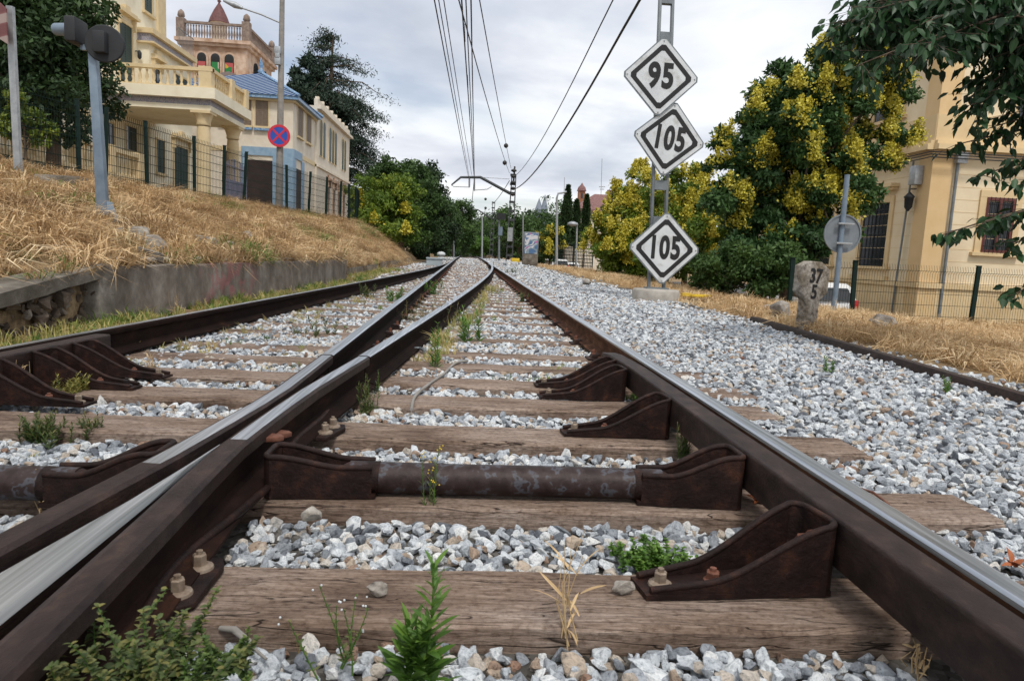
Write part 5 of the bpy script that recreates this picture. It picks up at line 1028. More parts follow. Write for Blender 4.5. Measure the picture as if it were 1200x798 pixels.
wv = N.n('ShaderNodeTexWave', i_Scale=1.5, i_Distortion=.8, i_Detail=2.0); wv.bands_direction = 'X'; N.l(mp.outputs[0], wv.inputs[0]); r = ramp(N, wv.outputs['Fac'], [(.45,(.006,.035,.15)),(.68,(.015,.07,.24)),(.82,(.30,.36,.37))]); N.l(r.outputs[0], b.inputs['Base Color']); MT['bluetile'] = m
apx = PY(306, 84, 42.5); q = MB(); x0, x1, y0, y1, ze = X1-9.3, X1+.4, Y0-.4, Y1+.3, ztop-.06; rx = x0+2.5
q.add([(x0,y0,ze),(x1,y0,ze),(x1,y1,ze),(x0,y1,ze),(apx.x,apx.y,apx.z-.1),(rx,apx.y,apx.z-.75)], [(0,1,4,5),(1,2,4),(2,3,5,4),(3,0,5),(0,1,2,3)]); rf = q.build('roof', MT['bluetile'], t)
q = MB(); q.tube([(x1, y0, ze+.03), (apx.x, apx.y, apx.z-.06)], .09, 6); q.tube([(x1, y1, ze+.03), (apx.x, apx.y, apx.z-.06)], .09, 6); q.lathe(apx-Vector((0,0,.15)), [(.12,0),(.2,.15),(.07,.3),(.14,.45),(.02,.9)], 8); q.build('ridge', MT['blueband'], rf, off=OFF[t.name])
WS = Wall((0, Y0), (1, 0), (0, -1)); WEE = Wall((X1, 0), (0, 1), (1, 0)); xx = lambda px: PY(px, 150, Y0).x
for a, b_ in ((286, 295), (299.5, 314.5), (237, 246), (258, 268)): window(WS, t, xx(a), xx(b_), 6.65, 8.4 if a > 250 else 7.4, fill='brownshutter', tw=.05, trim='creamtrim')
for a, b_ in ((286, 295), (299.5, 314.5)):
    q = MB(); WS.box(q, xx(a)-.05, xx(b_)+.05, 6.42, 6.54, .0, .15); q.build('blue_sill', MT['blueband'], t)
window(WEE, t, 40.9, 42.2, 6.4, 8.4, fill='brownshutter', tw=.05); window(WEE, t, 43.0, 44.3, 6.4, 8.4, fill='brownshutter', tw=.05)
q = MB(); WS.box(q, xx(283), X1+.03, 5.1, 5.55, .03, .06); WS.box(q, xx(283), xx(287), zh, 5.1, .03, .05); WS.box(q, xx(320), X1+.03, zh, 5.1, .03, .07); WEE.box(q, Y0-.03, Y0+2.0, 5.1, 5.55, .03, .06); WEE.box(q, Y0-.03, Y0+.6, zh, 5.1, .03, .05); WEE.box(q, Y0+1.9, Y0+2.6, zh, 5.1, .03, .05); q.build('blue_surround', MT['palblue'], t)
q = MB(); WS.box(q, xx(287), xx(320), zh+.6, 4.85, -.05, .02); WEE.box(q, Y0+.6, Y0+1.9, zh+.3, 4.6, -.05, .02); WS.box(q, xx(262), xx(268), zh+1, 5.2, -.05, .02); q.build('loggia_opening', MT['dkred'], t)
q = MB(); bx2 = PY(268, 88, 44); q.lathe((bx2.x, 44, bx2.z-.9), [(1.9, 0), (1.2, .55), (.4, .95), (.0, 1.1)], 12); q.build('brown_dome', MT['slate'], t)
# long wing
t = thing('long_wing', 'long pale two storey wing with parapet ornaments and dark green shutters', 'house', (X1, 50, zh)); XW = X1+.12; YA, YB = 45.5, 57.5; zt = PY(352, 128, 46).z
WW = Wall((XW, 0), (0, 1), (1, 0))
q = MB(); q.box(XW-7, XW, YA, YB, zh-.5, zt); q.build('wall', MT['palewall'], t)
q = MB(); q.box(XW-7, XW+.25, YA-.0, YB+.2, zt, zt+.18); q.box(XW-7, XW+.12, YA, YB+.1, 5.25, 5.4); q.box(XW-.2, XW+.02, YA, YB, zt+.18, zt+.601)
for y_ in np.arange(YA+.4, YB, 1.5): q.box(XW-.2, XW+.03, y_-.12, y_+.12, zt+.6, zt+.78)
q.build('parapet', MT['palewall'], t)
for y_, n in ((46.6, 2), (49.6, 3), (54.4, 2)):
    for k in range(n):
        u = y_+k*1.0; f = MB(); WW.arch(f, u-.42, u+.42, 6.0, 8.4, 0, .04); w_ = f.build('window', MT['creamtrim'], t); f = MB(); WW.arch(f, u-.32, u+.32, 6.05, 8.28, -.05, .055); f.build('shutters', MT['shutter'], w_, off=OFF[t.name])
for y_ in (49.2, 51.2, 53.2, 55.2): window(WW, t, y_-.35, y_+.35, 2.6, 4.4, trim='pinkstone', fill='brownshutter', ped=True, tw=.08)
q = MB(); WW.box(q, YA+.02, YB, zh-.4, 2.3, 0, .04); q.build('plinth', MT['pinkstone'], t)
# belvedere tower
TX0, TX1, TY = PY(213, 90, 50).x, PY(289, 90, 50).x, 50
t = thing('tower', 'square pink stone belvedere tower with coloured arched windows and roof balustrade', 'tower', ((TX0+TX1)/2, TY, zh)); zt = PY(250, 55, 50).z; TYB = 56
q = MB(); q.box(TX0, TX1, TY, TYB, zh, zt); q.build('wall', MT['pinkstone'], t)
q = MB(); q.box(TX0-.2, TX1+.2, TY-.2, TYB+.2, zt, zt+.2); q.box(TX0-.35, TX1+.35, TY-.35, TYB+.35, zt+.2, zt+.42); q.box(TX0-.08, TX1+.08, TY-.08, TYB+.08, PY(250, 92, 50).z-.3, PY(250, 92, 50).z-.1); q.build('cornice', MT['pinkstone'], t)
zb_ = zt+.42
for (a, b2) in (((TX0, TY), (TX1, TY)), ((TX1, TY), (TX1, TYB))): q = MB(); bal(q, a, b2, zb_, .95, 24, .07); beam(q, a, b2, .2, zb_+.95, zb_+1.1); q.build('balustrade', MT['darkstone'], t)
for x, y in ((TX0, TY), (TX1, TY), (TX1, TYB), (TX0+.01, TYB)):
    q = MB(); q.box(x-.25, x+.25, y-.25, y+.25, zb_, zb_+1.25); q.lathe((x, y, zb_+1.25), [(.1,0),(.25,.15),(.2,.4),(.05,.55)], 8); q.build('corner_finial', MT['darkstone'], t)
WT = Wall((0, TY), (1, 0), (0, -1)); WTE = Wall((TX1, 0), (0, 1), (1, 0)); xt = lambda px: PY(px, 75, TY).x; za, zb2 = PY(250, 90, 50).z, PY(250, 63, 50).z
m, N, b = base('stained_glass', .25); tc = N.n('ShaderNodeTexCoord'); vn = N.n('ShaderNodeTexVoronoi', i_Scale=1.5); vn.distance = 'CHEBYCHEV'; N.l(tc.outputs['Object'], vn.inputs[0]); sx_ = N.n('ShaderNodeSeparateColor'); N.l(vn.outputs['Color'], sx_.inputs[0]); r = ramp(N, sx_.outputs[0], [(0,(.02,.18,.05)),(.25,(.40,.08,.08)),(.45,(.45,.40,.33)),(.62,(.04,.09,.3)),(.78,(.5,.32,.04)),(.9,(.06,.03,.03))], 'CONSTANT'); N.l(r.outputs[0], b.inputs['Base Color'])
for a, b_ in ((231.5, 242), (247.5, 258), (263.5, 274.5)):
    f = MB(); WT.arch(f, xt(a)-.12, xt(b_)+.12, za-.1, zb2+.12, 0, .06); w_ = f.build('window', MT['pinkstone'], t); f = MB(); WT.arch(f, xt(a), xt(b_), za, zb2, 0, .075); g_ = f.build('pane', MT['darkglass'], w_, off=OFF[t.name]); f = MB(); WT.box(f, xt(a)+.05, xt(b_)-.05, za+.05, za+(zb2-za)*.62, .07, .082); f.build('stained_pane', m, w_, off=OFF[t.name])
for u in (52.0, 54.2): f = MB(); WTE.arch(f, u-.5, u+.5, za, zb2, 0, .06); f.build('window', MT['darkglass'], t)
c = PY(257, 40, 53); q = MB(); zz = PY(257, 29, 53).z; q.lathe((c.x, 53, zt), [(.52,0),(.52,zz-zt),(.62,zz-zt+.05)], 12); q.build('turret', MT['palewall'], t)
q = MB(); q.lathe((c.x, 53, zz+.05), [(.72,0),(.60,.35),(.34,.9),(.10,1.3),(.06,1.4),(.14,1.5),(.05,1.62),(.01,1.95)], 12); q.build('turret_roof', MT['redslate'], t)
# ------------------------------------------------------------------ ochre building on the right
BX, BY = PY(1093, 200, 20).x, 20.0; zs_ = -1.35; BT = PY(1078, 14, 20).z
t = thing('ochre_building', 'ochre plastered two storey building with barred windows behind the right fence', 'house', (BX+5, BY, zs_)); zb1 = PY(1093, 176, 20).z
q = MB(); q.box(BX, BX+15, BY, BY+12.5, zs_-.6, BT); q.build('wall', MT['paleochre'], t)
WL_ = Wall((BX, 0), (0, 1), (-1, 0)); WR_ = Wall((0, BY), (1, 0), (0, -1))
q = MB()
for z in np.arange(zs_+1.9, zb1-.3, .36): WL_.box(q, BY+.5, BY+12.5, z, z+.012, 0, .006); WR_.box(q, BX+.5, BX+15, z, z+.012, 0, .006)
q.build('masonry_joint', MT['ochre'], t)
q = MB(); q.prism([(BX-.07, BY-.07), (BX+.55, BY-.07), (BX+.55, BY+.1), (BX+.1, BY+.55), (BX-.07, BY+.55)], zs_-.5, BT-.2, 'z'); q.build('corner_pilaster', MT['pilaster'], t)
q = MB()
for W, u0, u1 in ((WL_, BY-.1, BY+12.5), (WR_, BX-.1, BX+15)):
    W.box(q, u0, u1, zb1, zb1+.16, 0, .30); W.box(q, u0, u1, zb1+.16, zb1+.26, 0, .22); W.box(q, u0, u1, zb1+.26, zb1+1.0, 0, .12)
    W.box(q, u0, u1, zs_+1.45, zs_+1.6, 0, .14)
q.build('string_course', MT['ochre'], t)
q = MB(); 
for W, u0, u1 in ((WL_, BY+.5, BY+12.5), (WR_, BX+.5, BX+15)): W.box(q, u0, u1, zs_-.4, zs_+1.45, 0, .085)
q.build('plinth', MT['ochre'], t)
q = MB(); q.box(BX-.25, BX+15, BY-.25, BY+12.7, BT, BT+.3); q.build('roof', MT['ochre'], t)
def barred(W, u0, u1, z0, z1, lab, fill='darkglass'):
    w_ = window(W, t, u0, u1, z0, z1, trim='ochre', fill=fill, tw=.20, label=lab); f = MB(); n = 7
    for k in range(n): u = lerp(u0, u1, (k+.5)/n); c0 = W.o+W.u*u+W.n*.14; f.tube([(c0.x, c0.y, z0), (c0.x, c0.y, z1)], .011, 5)
    for k in (.12, .5, .88): z = lerp(z0, z1, k); a = W.o+W.u*u0+W.n*.14; b2 = W.o+W.u*u1+W.n*.14; f.tube([(a.x, a.y, z), (b2.x, b2.y, z)], .011, 5)
    f.build('window_bars', MT['black'], w_, off=OFF[t.name]); return w_
def ycol(px): return BX/((lambda r: r.x/r.y)(ray(px, 260)))
wz0, wz1 = PY(1025, 312, 21.9).z, PY(1025, 236, 21.9).z
wA = barred(WL_, ycol(1042), ycol(1012), wz0, wz1, 'tall barred window under a moulded cornice')
f = MB(); WL_.box(f, ycol(1042)-.35, ycol(1012)+.35, wz1+.45, wz1+.56, 0, .3); WL_.box(f, ycol(1042)-.3, ycol(1012)+.3, wz1+.36, wz1+.45, 0, .2); WL_.box(f, ycol(1042)-.3, ycol(1012)+.3, wz0-.45, wz0-.3, 0, .16); f.build('pediment', MT['ochre'], wA, off=OFF[t.name])
barred(WL_, ycol(1042)+3.4, ycol(1012)+3.4, wz0, wz1, None); barred(WL_, ycol(1042)+6.8, ycol(1012)+6.8, wz0, wz1, None)
xr = lambda px: PY(px, 260, BY).x
barred(WR_, xr(1152), xr(1186), PY(1170, 297, 20).z, PY(1170, 232, 20).z, 'window with dark red wooden frame')
wf = MB(); z0_, z1_ = PY(1170, 297, 20).z, PY(1170, 232, 20).z
for u in (xr(1152)+.04, (xr(1152)+xr(1186))/2, xr(1186)-.04): WR_.box(wf, u-.04, u+.04, z0_, z1_, .03, .06)
for z in (z0_+.05, z1_-.05, lerp(z0_, z1_, .65)): WR_.box(wf, xr(1152), xr(1186), z-.04, z+.04, .028, .056)
wf.build('wooden_frame', MT['redframe'], t); barred(WR_, xr(1240), xr(1274), PY(1170, 297, 20).z, PY(1170, 232, 20).z, None)
window(WR_, t, xr(1175), xr(1210), PY(1190, 140, 20).z, PY(1190, 85, 20).z, trim='ochre', fill='darkglass', tw=.2); window(WL_, t, ycol(1042), ycol(1012), zb1+1.3, zb1+3.1, trim='ochre', fill='darkglass', tw=.2)
q = MB(); q.tube([(BX-.13, BY+1.0, zs_), (BX-.13, BY+.75, PY(1073, 190, 20.8).z)], .03, 7); q.build('cable_conduit', MT['latticeg'], t)
q = MB(); q.tube([(BX+.66, BY-.11, zs_), (BX+.66, BY-.11, zb1)], .045, 8); q.build('downpipe', MT['latticeg'], t)
q = MB(); c = PY(1079, 206, 20.6); q.box(BX-.33, BX-.08, BY+.28, BY+.58, c.z-.3, c.z+.25); q.build('junction_box', MT['galv'], t, bevel=.01)
q = MB(); q.lathe((BX-.26, BY+.55, c.z-.85), [(.03,-.22),(.12,-.1),(.14,.16),(.17,.2),(.03,.34)], 6); q.tube([(BX, BY+.55, c.z-.4), (BX-.26, BY+.55, c.z-.42), (BX-.26, BY+.55, c.z-.52)], .02, 6); q.build('wall_lantern', MT['blackm'], t)
q = MB(); q.box(BX+.55, BX+.85, BY-.25, BY-.09, zb1-.35, zb1-.05); q.build('white_box', MT['galv'], t)
q = MB(); 
for dz in (0, .07, .15): q.tube([(BX-.33, BY+12, zb1-.12-dz), (BX-.33, BY+6, zb1-.2-dz), (BX-.34, BY-.34, zb1-.1-dz), (BX+6, BY-.34, zb1-.08-dz), (BX+14, BY-.34, zb1-.1-dz)], .018, 5)
q.build('facade_cable', MT['wire'], t)
# ------------------------------------------------------------------ speed sign post
p = PZ(768, 350, -.14); YS = p.y; zb = ground(p.x, p.y)
t = thing('sign_post', 'tall grey battened steel post on a round concrete foot beside the track', 'post', (p.x, p.y, zb))
q = MB(); q.lathe((p.x, p.y, zb-.2), [(.42,0),(.42,.36),(.40,.40),(.0,.41)], 28); q.build('concrete_foot', MT['pale_concrete'], t, bevel=.01)
topx = PY(783, -60, YS); hgt = topx.z; zt0 = zb+.2
def px_at(z): k = (z-zt0)/(hgt-zt0); return lerp(p.x, topx.x, k), lerp(.135, .105, k)
for s_ in (-1, 1):
    q = MB(); a, wa = px_at(zt0); b2, wb = px_at(hgt); vs = []
    for (cx_, z, w_) in ((a, zt0, wa), (b2, hgt, wb)):
        for dx_, dy_ in ((-.022, -.05), (.022, -.05), (.022, .05), (-.022, .05)): vs.append((cx_+s_*w_+dx_, p.y+dy_, z))
    q.add(vs, [(0,1,2,3),(4,5,6,7),(0,1,5,4),(1,2,6,5),(2,3,7,6),(3,0,4,7)]); q.build('upright', MT['latticeg'], t, bevel=.004)
for z in np.arange(zt0+.5, hgt, .62):
    cx_, w_ = px_at(z); q = MB(); q.box(cx_-w_+.02, cx_+w_-.02, p.y-.052, p.y+.052, z, z+.16); q.build('batten', MT['latticeg'], t)
q = MB(); q.box(p.x-.2, p.x+.2, p.y-.12, p.y+.12, zt0-.0, zt0+.03); q.build('foot_plate', MT['latticeg'], t)
def text_mesh(s, size, sx, off, name, mat, parent, loc, rot, ext=.002, offv=None, spacing=1.0):
    cu = bpy.data.curves.new('lettering', 'FONT'); cu.body = s; cu.size = size; cu.align_x = 'CENTER'; cu.align_y = 'CENTER'; cu.offset = off; cu.extrude = ext; cu.space_character = spacing
    tmp = bpy.data.objects.new('tmp', cu); C.objects.link(tmp); bpy.context.view_layer.update(); me = bpy.data.meshes.new_from_object(tmp.evaluated_get(bpy.context.evaluated_depsgraph_get())); bpy.data.objects.remove(tmp)
    M = Matrix.Translation(loc) @ rot @ Matrix.Diagonal((sx, 1, 1, 1)); me.transform(M); 
    if parent is not None: me.transform(Matrix.Translation(-OFF[parent.name]))
    me.materials.clear(); me.materials.append(mat); o = bpy.data.objects.new(name, me); link(o, parent); return o
def diamond(px, py, hw, rotdeg, s, lab, yoff):
    c = PY(px, py, YS-yoff); d_ = hw*YS/F; t = thing('speed_sign', lab, 'sign', c)
    R0 = Matrix.Translation(c) @ Euler((0, R_(rotdeg), 0)).to_matrix().to_4x4()
    def dia(r): k = r*.06; return [(0+k*0, -r+k*0)] if False else [(-k,-r+k),(k,-r+k),(r-k,-k),(r-k,k),(k,r-k),(-k,r-k),(-r+k,k),(-r+k,-k)]
    q = MB(); q.prism(dia(d_), -.004, .012, 'y', M=R0); q.build('plate', MT['latticeg'], t)
    q = MB(); q.prism(dia(d_*.955), -.010, -.0045, 'y', M=R0); q.build('sign_face', MT['white'], t)
    q = MB(); a, b_ = dia(d_*.82), dia(d_*.665); n = 8; vs = [R0 @ Vector((x, y, z)) for (x, z) in a for y in (-.0125, -.0105)]+[R0 @ Vector((x, y, z)) for (x, z) in b_ for y in (-.0125, -.0105)]
    fs = []
    for i in range(n):
        j = (i+1) % n; fs += [(2*i, 2*j, 2*n+2*j, 2*n+2*i), (2*i+1, 2*j+1, 2*n+2*j+1, 2*n+2*i+1), (2*i, 2*j, 2*j+1, 2*i+1), (2*n+2*i, 2*n+2*j, 2*n+2*j+1, 2*n+2*i+1)]
    q.add(vs, fs); q.build('black_border', MT['black'], t)
    text_mesh(s, d_*.82, .66 if len(s) == 3 else .76, .034*d_, 'numerals', MT['black'], t, c, Euler((0, R_(rotdeg), 0)).to_matrix().to_4x4() @ Matrix.Translation((0, -.0125, 0)) @ Euler((R_(90), 0, 0)).to_matrix().to_4x4(), spacing=1.12)
    for bx_, bz_ in ((0, .86), (0, -.86), (.86, 0), (-.86, 0)):
        v_ = R0 @ Vector((bx_*d_, -.010, bz_*d_)); q = MB(); hexbolt(q, v_, (0, -1, 0), .007, .006, .012); q.build('bolt', MT['galv'], t)
    q = MB(); cz = c.z; 
    for zz in (-.18, .18): q.box(c.x-.2, c.x+.2, c.y+.013, p.y-.05, cz+zz-.02, cz+zz+.02)
    q.build('mounting_clamp', MT['latticeg'], t)
diamond(774.5, 90.5, 45, 1.0, '95', 'top diamond speed sign reading 95 in black on white', .16); diamond(784, 163.5, 43.5, 6, '105', 'middle tilted diamond speed sign reading 105, overlapping the 95 sign', .12); diamond(778.5, 291.5, 43.5, 0.5, '105', 'lowest diamond speed sign reading 105, just above the concrete foot', .13)
# yellow marker bar next to it
c = PY(815, 353, YS+.3); c.z = ground(c.x, c.y)+.06; q = MB(); q.box(c.x-.27, c.x+.27, c.y-.05, c.y+.05, c.z, c.z+.05); q.box(c.x-.27, c.x-.1, c.y-.05, c.y+.05, c.z+.051, c.z+.065); topmesh(q, 'marker_bar', MT['yellow'], 'yellow painted bar lying beside the concrete foot of the sign post', 'marker', loc=c, bevel=.01)
# ------------------------------------------------------------------ kilometre stone
p = PZ(944, 386, -.16); p.z = ground(p.x, p.y); sc = p.y/F
t = thing('kilometre_stone', 'mottled concrete kilometre stone with black numerals 37 over 5', 'milestone', p)
w_ = 21*sc; hT = PY(944, 306, p.y).z-p.z
poly = [(-.10,-.2),(.10,-.2),(.10,hT*.43),(w_,hT*.55),(w_,hT*.89),(w_*.35,hT),(-w_*.45,hT),(-w_,hT*.93),(-w_,hT*.55),(-.10,hT*.43)]
RM_ = Matrix.Translation(p) @ Euler((0, R_(1.5), R_(16))).to_matrix().to_4x4()
q = MB(); q.prism(poly, -.06, .07, 'y', M=RM_); q.build('stone_slab', MT['km'], t, bevel=.012)
for s, z in (('37', .78), ('5', .545)): text_mesh(s, .225, .80, .006, 'numerals', MT['black'], t, Vector((0,0,0)), RM_ @ Matrix.Translation((.0, -.062, hT*z)) @ Euler((R_(90), 0, 0)).to_matrix().to_4x4(), .003)
# rocks, wooden stump-like block near the stone
for (x, y, Y, s_, l) in ((916, 346, 9.3, .36, 'rounded lichen rock left of the kilometre stone'), (1034, 372, 8.6, .36, 'dark squarish stone block in the dry grass below the fence'), (688, 322, 17, .25, 'flat grey rock at the edge of the dry grass left of the sign foot'), (902,343,10.2,.2,'small rock behind the rounded lichen rock'),(868, 437, 5.2, .05, 'rusty brown stone in the gravel beside the loose rail')):
    c = PY(x, y, Y); c.z = ground(c.x, c.y)+s_*.34; vs, fs = rock_mesh(int(x), 12, .85); q = MB(); q.add([v*s_ for v in vs], fs); o = q.build('rock', MT['rock'] if s_ > .1 else MT['redbolt']); o.location = c; tag(o, l, 'rock')
# round mirror/sign from behind
YM = 11.4; a, b_ = PY(979, 345, YM), PY(993, 205, YM); c = PY(989, 274, YM-.02); rad = 23*YM/F; zb = ground(a.x, a.y)
t = thing('round_sign', 'grey back of a round road sign on a leaning steel pole', 'road sign', (a.x, a.y, zb))
q = MB(); q.tube([(a.x-.02, a.y, zb-.1), (a.x, a.y, a.z), (b_.x, b_.y, b_.z)], .042, 10); q.build('pole', MT['bluepaint'], t)
q = MB(); disc(q, c, .001, rad*.96, -.012, .0); disc(q, c, rad*.93, rad, -.03, .0); q.v = [(v[0], v[1]+.06, v[2]) for v in q.v]; q.build('disc_back', MT['greypaint'], t)
for dz in (.5, -.5): q = MB(); q.box(c.x-rad*.42, c.x+rad*.42, c.y-.055, c.y-.03+.03, c.z+dz*rad-.015, c.z+dz*rad+.015); q.build('clamp', MT['galv'], t, bevel=.003)
# white car
t = thing('parked_car', 'small white hatchback seen from behind through the mesh fence', 'car', (0,0,0))
q = MB(); prof = [(-.84,.28),(.84,.28),(.88,.55),(.84,.88),(.66,1.36),(.55,1.44),(-.55,1.44),(-.66,1.36),(-.84,.88),(-.88,.55)]
secs = [(0,.94,.97),(.12,1,1),(1.0,1,1.02),(2.6,1,1.0),(3.1,.98,.70),(3.9,.93,.62),(4.0,.86,.56)]
vs = []
for y_, kx, kz in secs:
    for x, z in prof: vs.append((x*kx, y_+(max(0, z-.9)*.45 if y_ < .5 else 0), min(z, z*kz) if z > .6 else z))
n = len(prof); q.add(vs, [(i*n+k, i*n+(k+1) % n, (i+1)*n+(k+1) % n, (i+1)*n+k) for i in range(len(secs)-1) for k in range(n)]+[tuple(range(n)), tuple(range(len(vs)-n, len(vs)))]); q.build('body', MT['whitepaint'], t, bevel=.03)
q = MB(); q.add([(-.66,.03+.0,.92),(.66,.03,.92),(.52,.24,1.30),(-.52,.24,1.30),(-.66,.06,.92),(.66,.06,.92),(.52,.27,1.30),(-.52,.27,1.30)], [(0,1,2,3),(4,5,6,7),(0,1,5,4),(1,2,6,5),(2,3,7,6),(3,0,4,7)]); q.v = [(v[0], v[1]-.055, v[2]) for v in q.v]; q.build('rear_window', MT['darkglass'], t)
for s_ in (-1, 1):
    q = MB(); q.box(s_*.70-.10, s_*.70+.10, -.05, .10, .70, .95); q.build('tail_lamp', MT['redlamp'], t, bevel=.02)
    for y_ in (.75, 3.2):
        q = MB(); q.tube([(s_*.72, y_, .31), (s_*.89, y_, .31)], .31, 18); q.build('wheel', MT['tyre'], t)
q = MB(); q.add([(s_*.86, y, z) for s_ in (1,) for y, z in ((.55,.93),(2.6,.93),(2.2,1.30),(.7,1.30))]+[(s_*.70, y, z) for s_ in (1,) for y, z in ((.55,.93),(2.6,.93),(2.2,1.30),(.7,1.30))], [(0,1,2,3),(0,1,5,4),(1,2,6,5),(2,3,7,6),(3,0,4,7)]); q.v = [(-v[0]+.0, v[1], v[2]) for v in q.v]; q.v = [(v[0]*.96, v[1], v[2]) for v in q.v]; q.build('side_window', MT['darkglass'], t)
c = PY(977, 340, 21); t.location = (c.x, c.y, -1.36); t.rotation_euler = (0, 0, R_(-4))
# ------------------------------------------------------------------ overhead line: masts, arms, wires
def lattice_mast(px, ytop, Y, label, w=.16, armz=None, sc=1.0):
    c = PY(px, 298, Y); zb = ground(c.x, Y); zt = PY(px, ytop, Y).z; t = thing('catenary_mast', label, 'mast', (c.x, Y, zb))
    for sx in (-1, 1):
        q = MB(); q.add([(c.x+sx*w+a, Y+b_, zb) for a, b_ in ((-.035,-.07),(.035,-.07),(.035,.07),(-.035,.07))]+[(c.x+.05+sx*w*.62+a, Y+b_, zt) for a, b_ in ((-.035,-.07),(.035,-.07),(.035,.07),(-.035,.07))], [(0,1,2,3),(4,5,6,7),(0,1,5,4),(1,2,6,5),(2,3,7,6),(3,0,4,7)]); q.build('upright', MT['darksteel'], t)
    q = MB()
    for z in np.arange(zb+.4, zt, .62): q.box(c.x-w*.9, c.x+w*.95, Y-.075, Y+.075, z, z+.16)
    q.build('batten_ladder', MT['darksteel'], t); return t, c, zb, zt
t, c, zb, zt = lattice_mast(597, 205, 50, 'nearest lattice catenary mast with bent arm reaching over the track', .22)
q = MB(); q.tube([(c.x+.05, 50, zt-.4), (c.x+.08, 50, PY(600, 195, 50).z)], .06, 8)
for yy in (200, 207, 214, 221, 228): zz = PY(600, yy, 49.8).z; q.lathe((c.x+.02, 49.8, zz), [(.05,-.12),(.2,-.04),(.2,.04),(.05,.12)], 10)
q.build('insulator_stack', MT['wire'], t)
A1, A2, A3, A4 = PY(598, 227, 50), PY(563, 208, 50), PY(540, 208, 50), PY(529, 217, 50)
q = MB(); q.tube([A1, A2, A3, A4], [.11, .10, .08, .05], 8); q.build('bent_arm', MT['darksteel'], t)
q = MB(); q.tube([A4, PY(532, 219, 50), PY(549, 219.5, 50)], .035, 6); q.tube([PY(557, 223, 50), PY(571, 222, 50), PY(576, 219, 50)], .035, 6); q.tube([PY(550, 208, 50), PY(550, 220, 50)], .07, 6); q.tube([PY(556, 207, 50), PY(556, 224, 50)], .06, 6); q.tube([PY(563, 208, 50), PY(597, 210, 50)], .02, 5); q.build('steady_arm', MT['galv'], t)
q = MB(); c1 = PY(597, 290, 49.8); q.box(c1.x-.18, c1.x+.18, 49.7, 49.8, PY(597, 283, 50).z, PY(597, 267, 50).z); q.build('number_plate', MT['galv'], t)
q = MB(); c1 = PY(604, 301, 49); q.box(c1.x-.28, c1.x+.28, 48.8, 49.2, ground(c1.x, 49), ground(c1.x, 49)+.3); topmesh(q, 'yellow_box', MT['yellow'], 'small yellow box on the ground at the foot of the nearest mast', 'box', loc=c1, bevel=.02)
t2, c_, zb_, zt_ = lattice_mast(575.5, 236, 85, 'second lattice mast further down the line', .2)
q = MB(); q.tube([PY(575, 256, 85), PY(560, 246, 85), PY(547, 246.5, 85)], [.1, .09, .05], 6); q.build('bent_arm', MT['darksteel'], t2)
t3, c_, zb_, zt_ = lattice_mast(551, 262, 120, 'faint far mast straight above the rails end', .16)
def pole(px, ytop, ybot, Y, r, name, label, cat, mat='galv'):
    a, b_ = PY(px, ybot, Y), PY(px, ytop, Y); zb = ground(a.x, Y); t = thing(name, label, cat, (a.x, Y, zb)); q = MB(); q.tube([(a.x, Y, min(zb, a.z)-.1), (b_.x, Y, b_.z)], [r, r*.8], 8); q.build('pole', MT[mat], t); return t, a, b_
t, a, b_ = pole(565, 255, 299, 70, .10, 'slim_pole', 'slim pale grey pole between the rails end and the second mast', 'pole')
t, a, b_ = pole(585, 258, 300, 56, .09, 'track_signal', 'railway signal with black square head left of the nearest mast', 'signal', 'greypaint')
q = MB(); q.box(a.x-.36, a.x+.36, 55.7, 56.0, PY(585, 257.5, 56).z, PY(585, 250, 56).z); q.build('signal_head', MT['blackm'], t); q = MB(); q.box(a.x-.16, a.x+.16, 55.75, 55.95, PY(585, 276, 56).z, PY(585, 266, 56).z); q.build('number_plates', MT['bluepaint'], t)
t, a, b_ = pole(532, 270, 299, 66, .08, 'slim_pole', 'dark slim pole on the left of the track in the distance', 'pole', 'latticeg')
t, a, b_ = pole(613, 252, 300, 54, .05, 'slim_pole', 'thin post right behind the left edge of the graffiti box', 'pole')
# street lamps right
t, a, b_ = pole(652.5, 232, 309, 45, .09, 'street_lamp', 'tall grey street lamp with curved arm left of the cypresses', 'street lamp'); q = MB(); q.tube([b_, PY(654, 227, 45), PY(660, 226, 45), PY(664, 225, 45)], .06, 8); q.build('arm', MT['galv'], t)
t, a, b_ = pole(676, 264, 306, 42, .06, 'street_lamp', 'short street lamp with globe head beside the yellow bush', 'street lamp'); q = MB(); q.lathe((b_.x-.25, 42, b_.z), [(.1,-.08),(.34,0),(.3,.12),(.1,.2)], 12); q.build('lamp_head', MT['galv'], t)
# graffiti box
a, b_ = PY(612.5, 306, 40), PY(630, 306, 40); zt = PY(620, 272, 40).z; zb = ground(a.x, 40); zm = PY(620, 298, 40).z
t = thing('advertising_box', 'grey framed panel covered in pink and blue graffiti on a brown base', 'sign box', (a.x, 40, zb))
q = MB(); q.box(a.x, b_.x, 39.9, 40.4, zb-.1, zm); q.build('base_block', MT['concrete'], t); q = MB(); q.box(a.x, b_.x, 39.92, 40.35, zm, zt); q.build('frame', MT['greypaint'], t, bevel=.02)
m, N, b = base('graffiti_paint', .5); tc = N.n('ShaderNodeTexCoord'); n_ = N.n('ShaderNodeTexNoise', i_Scale=1.3, i_Detail=2.0, i_Distortion=1.2); N.l(tc.outputs['Object'], n_.inputs[0]); r = ramp(N, n_.outputs['Fac'], [(.25,(.08,.16,.32)),(.42,(.22,.3,.36)),(.47,(.62,.62,.66)),(.53,(.12,.2,.36)),(.58,(.62,.14,.34)),(.66,(.55,.3,.42))], 'CONSTANT'); N.l(r.outputs[0], b.inputs['Base Color'])
q = MB(); q.box(a.x+.07, b_.x-.07, 39.905, 39.915, zm+.04, zt-.07); q.build('graffiti_panel', m, t)
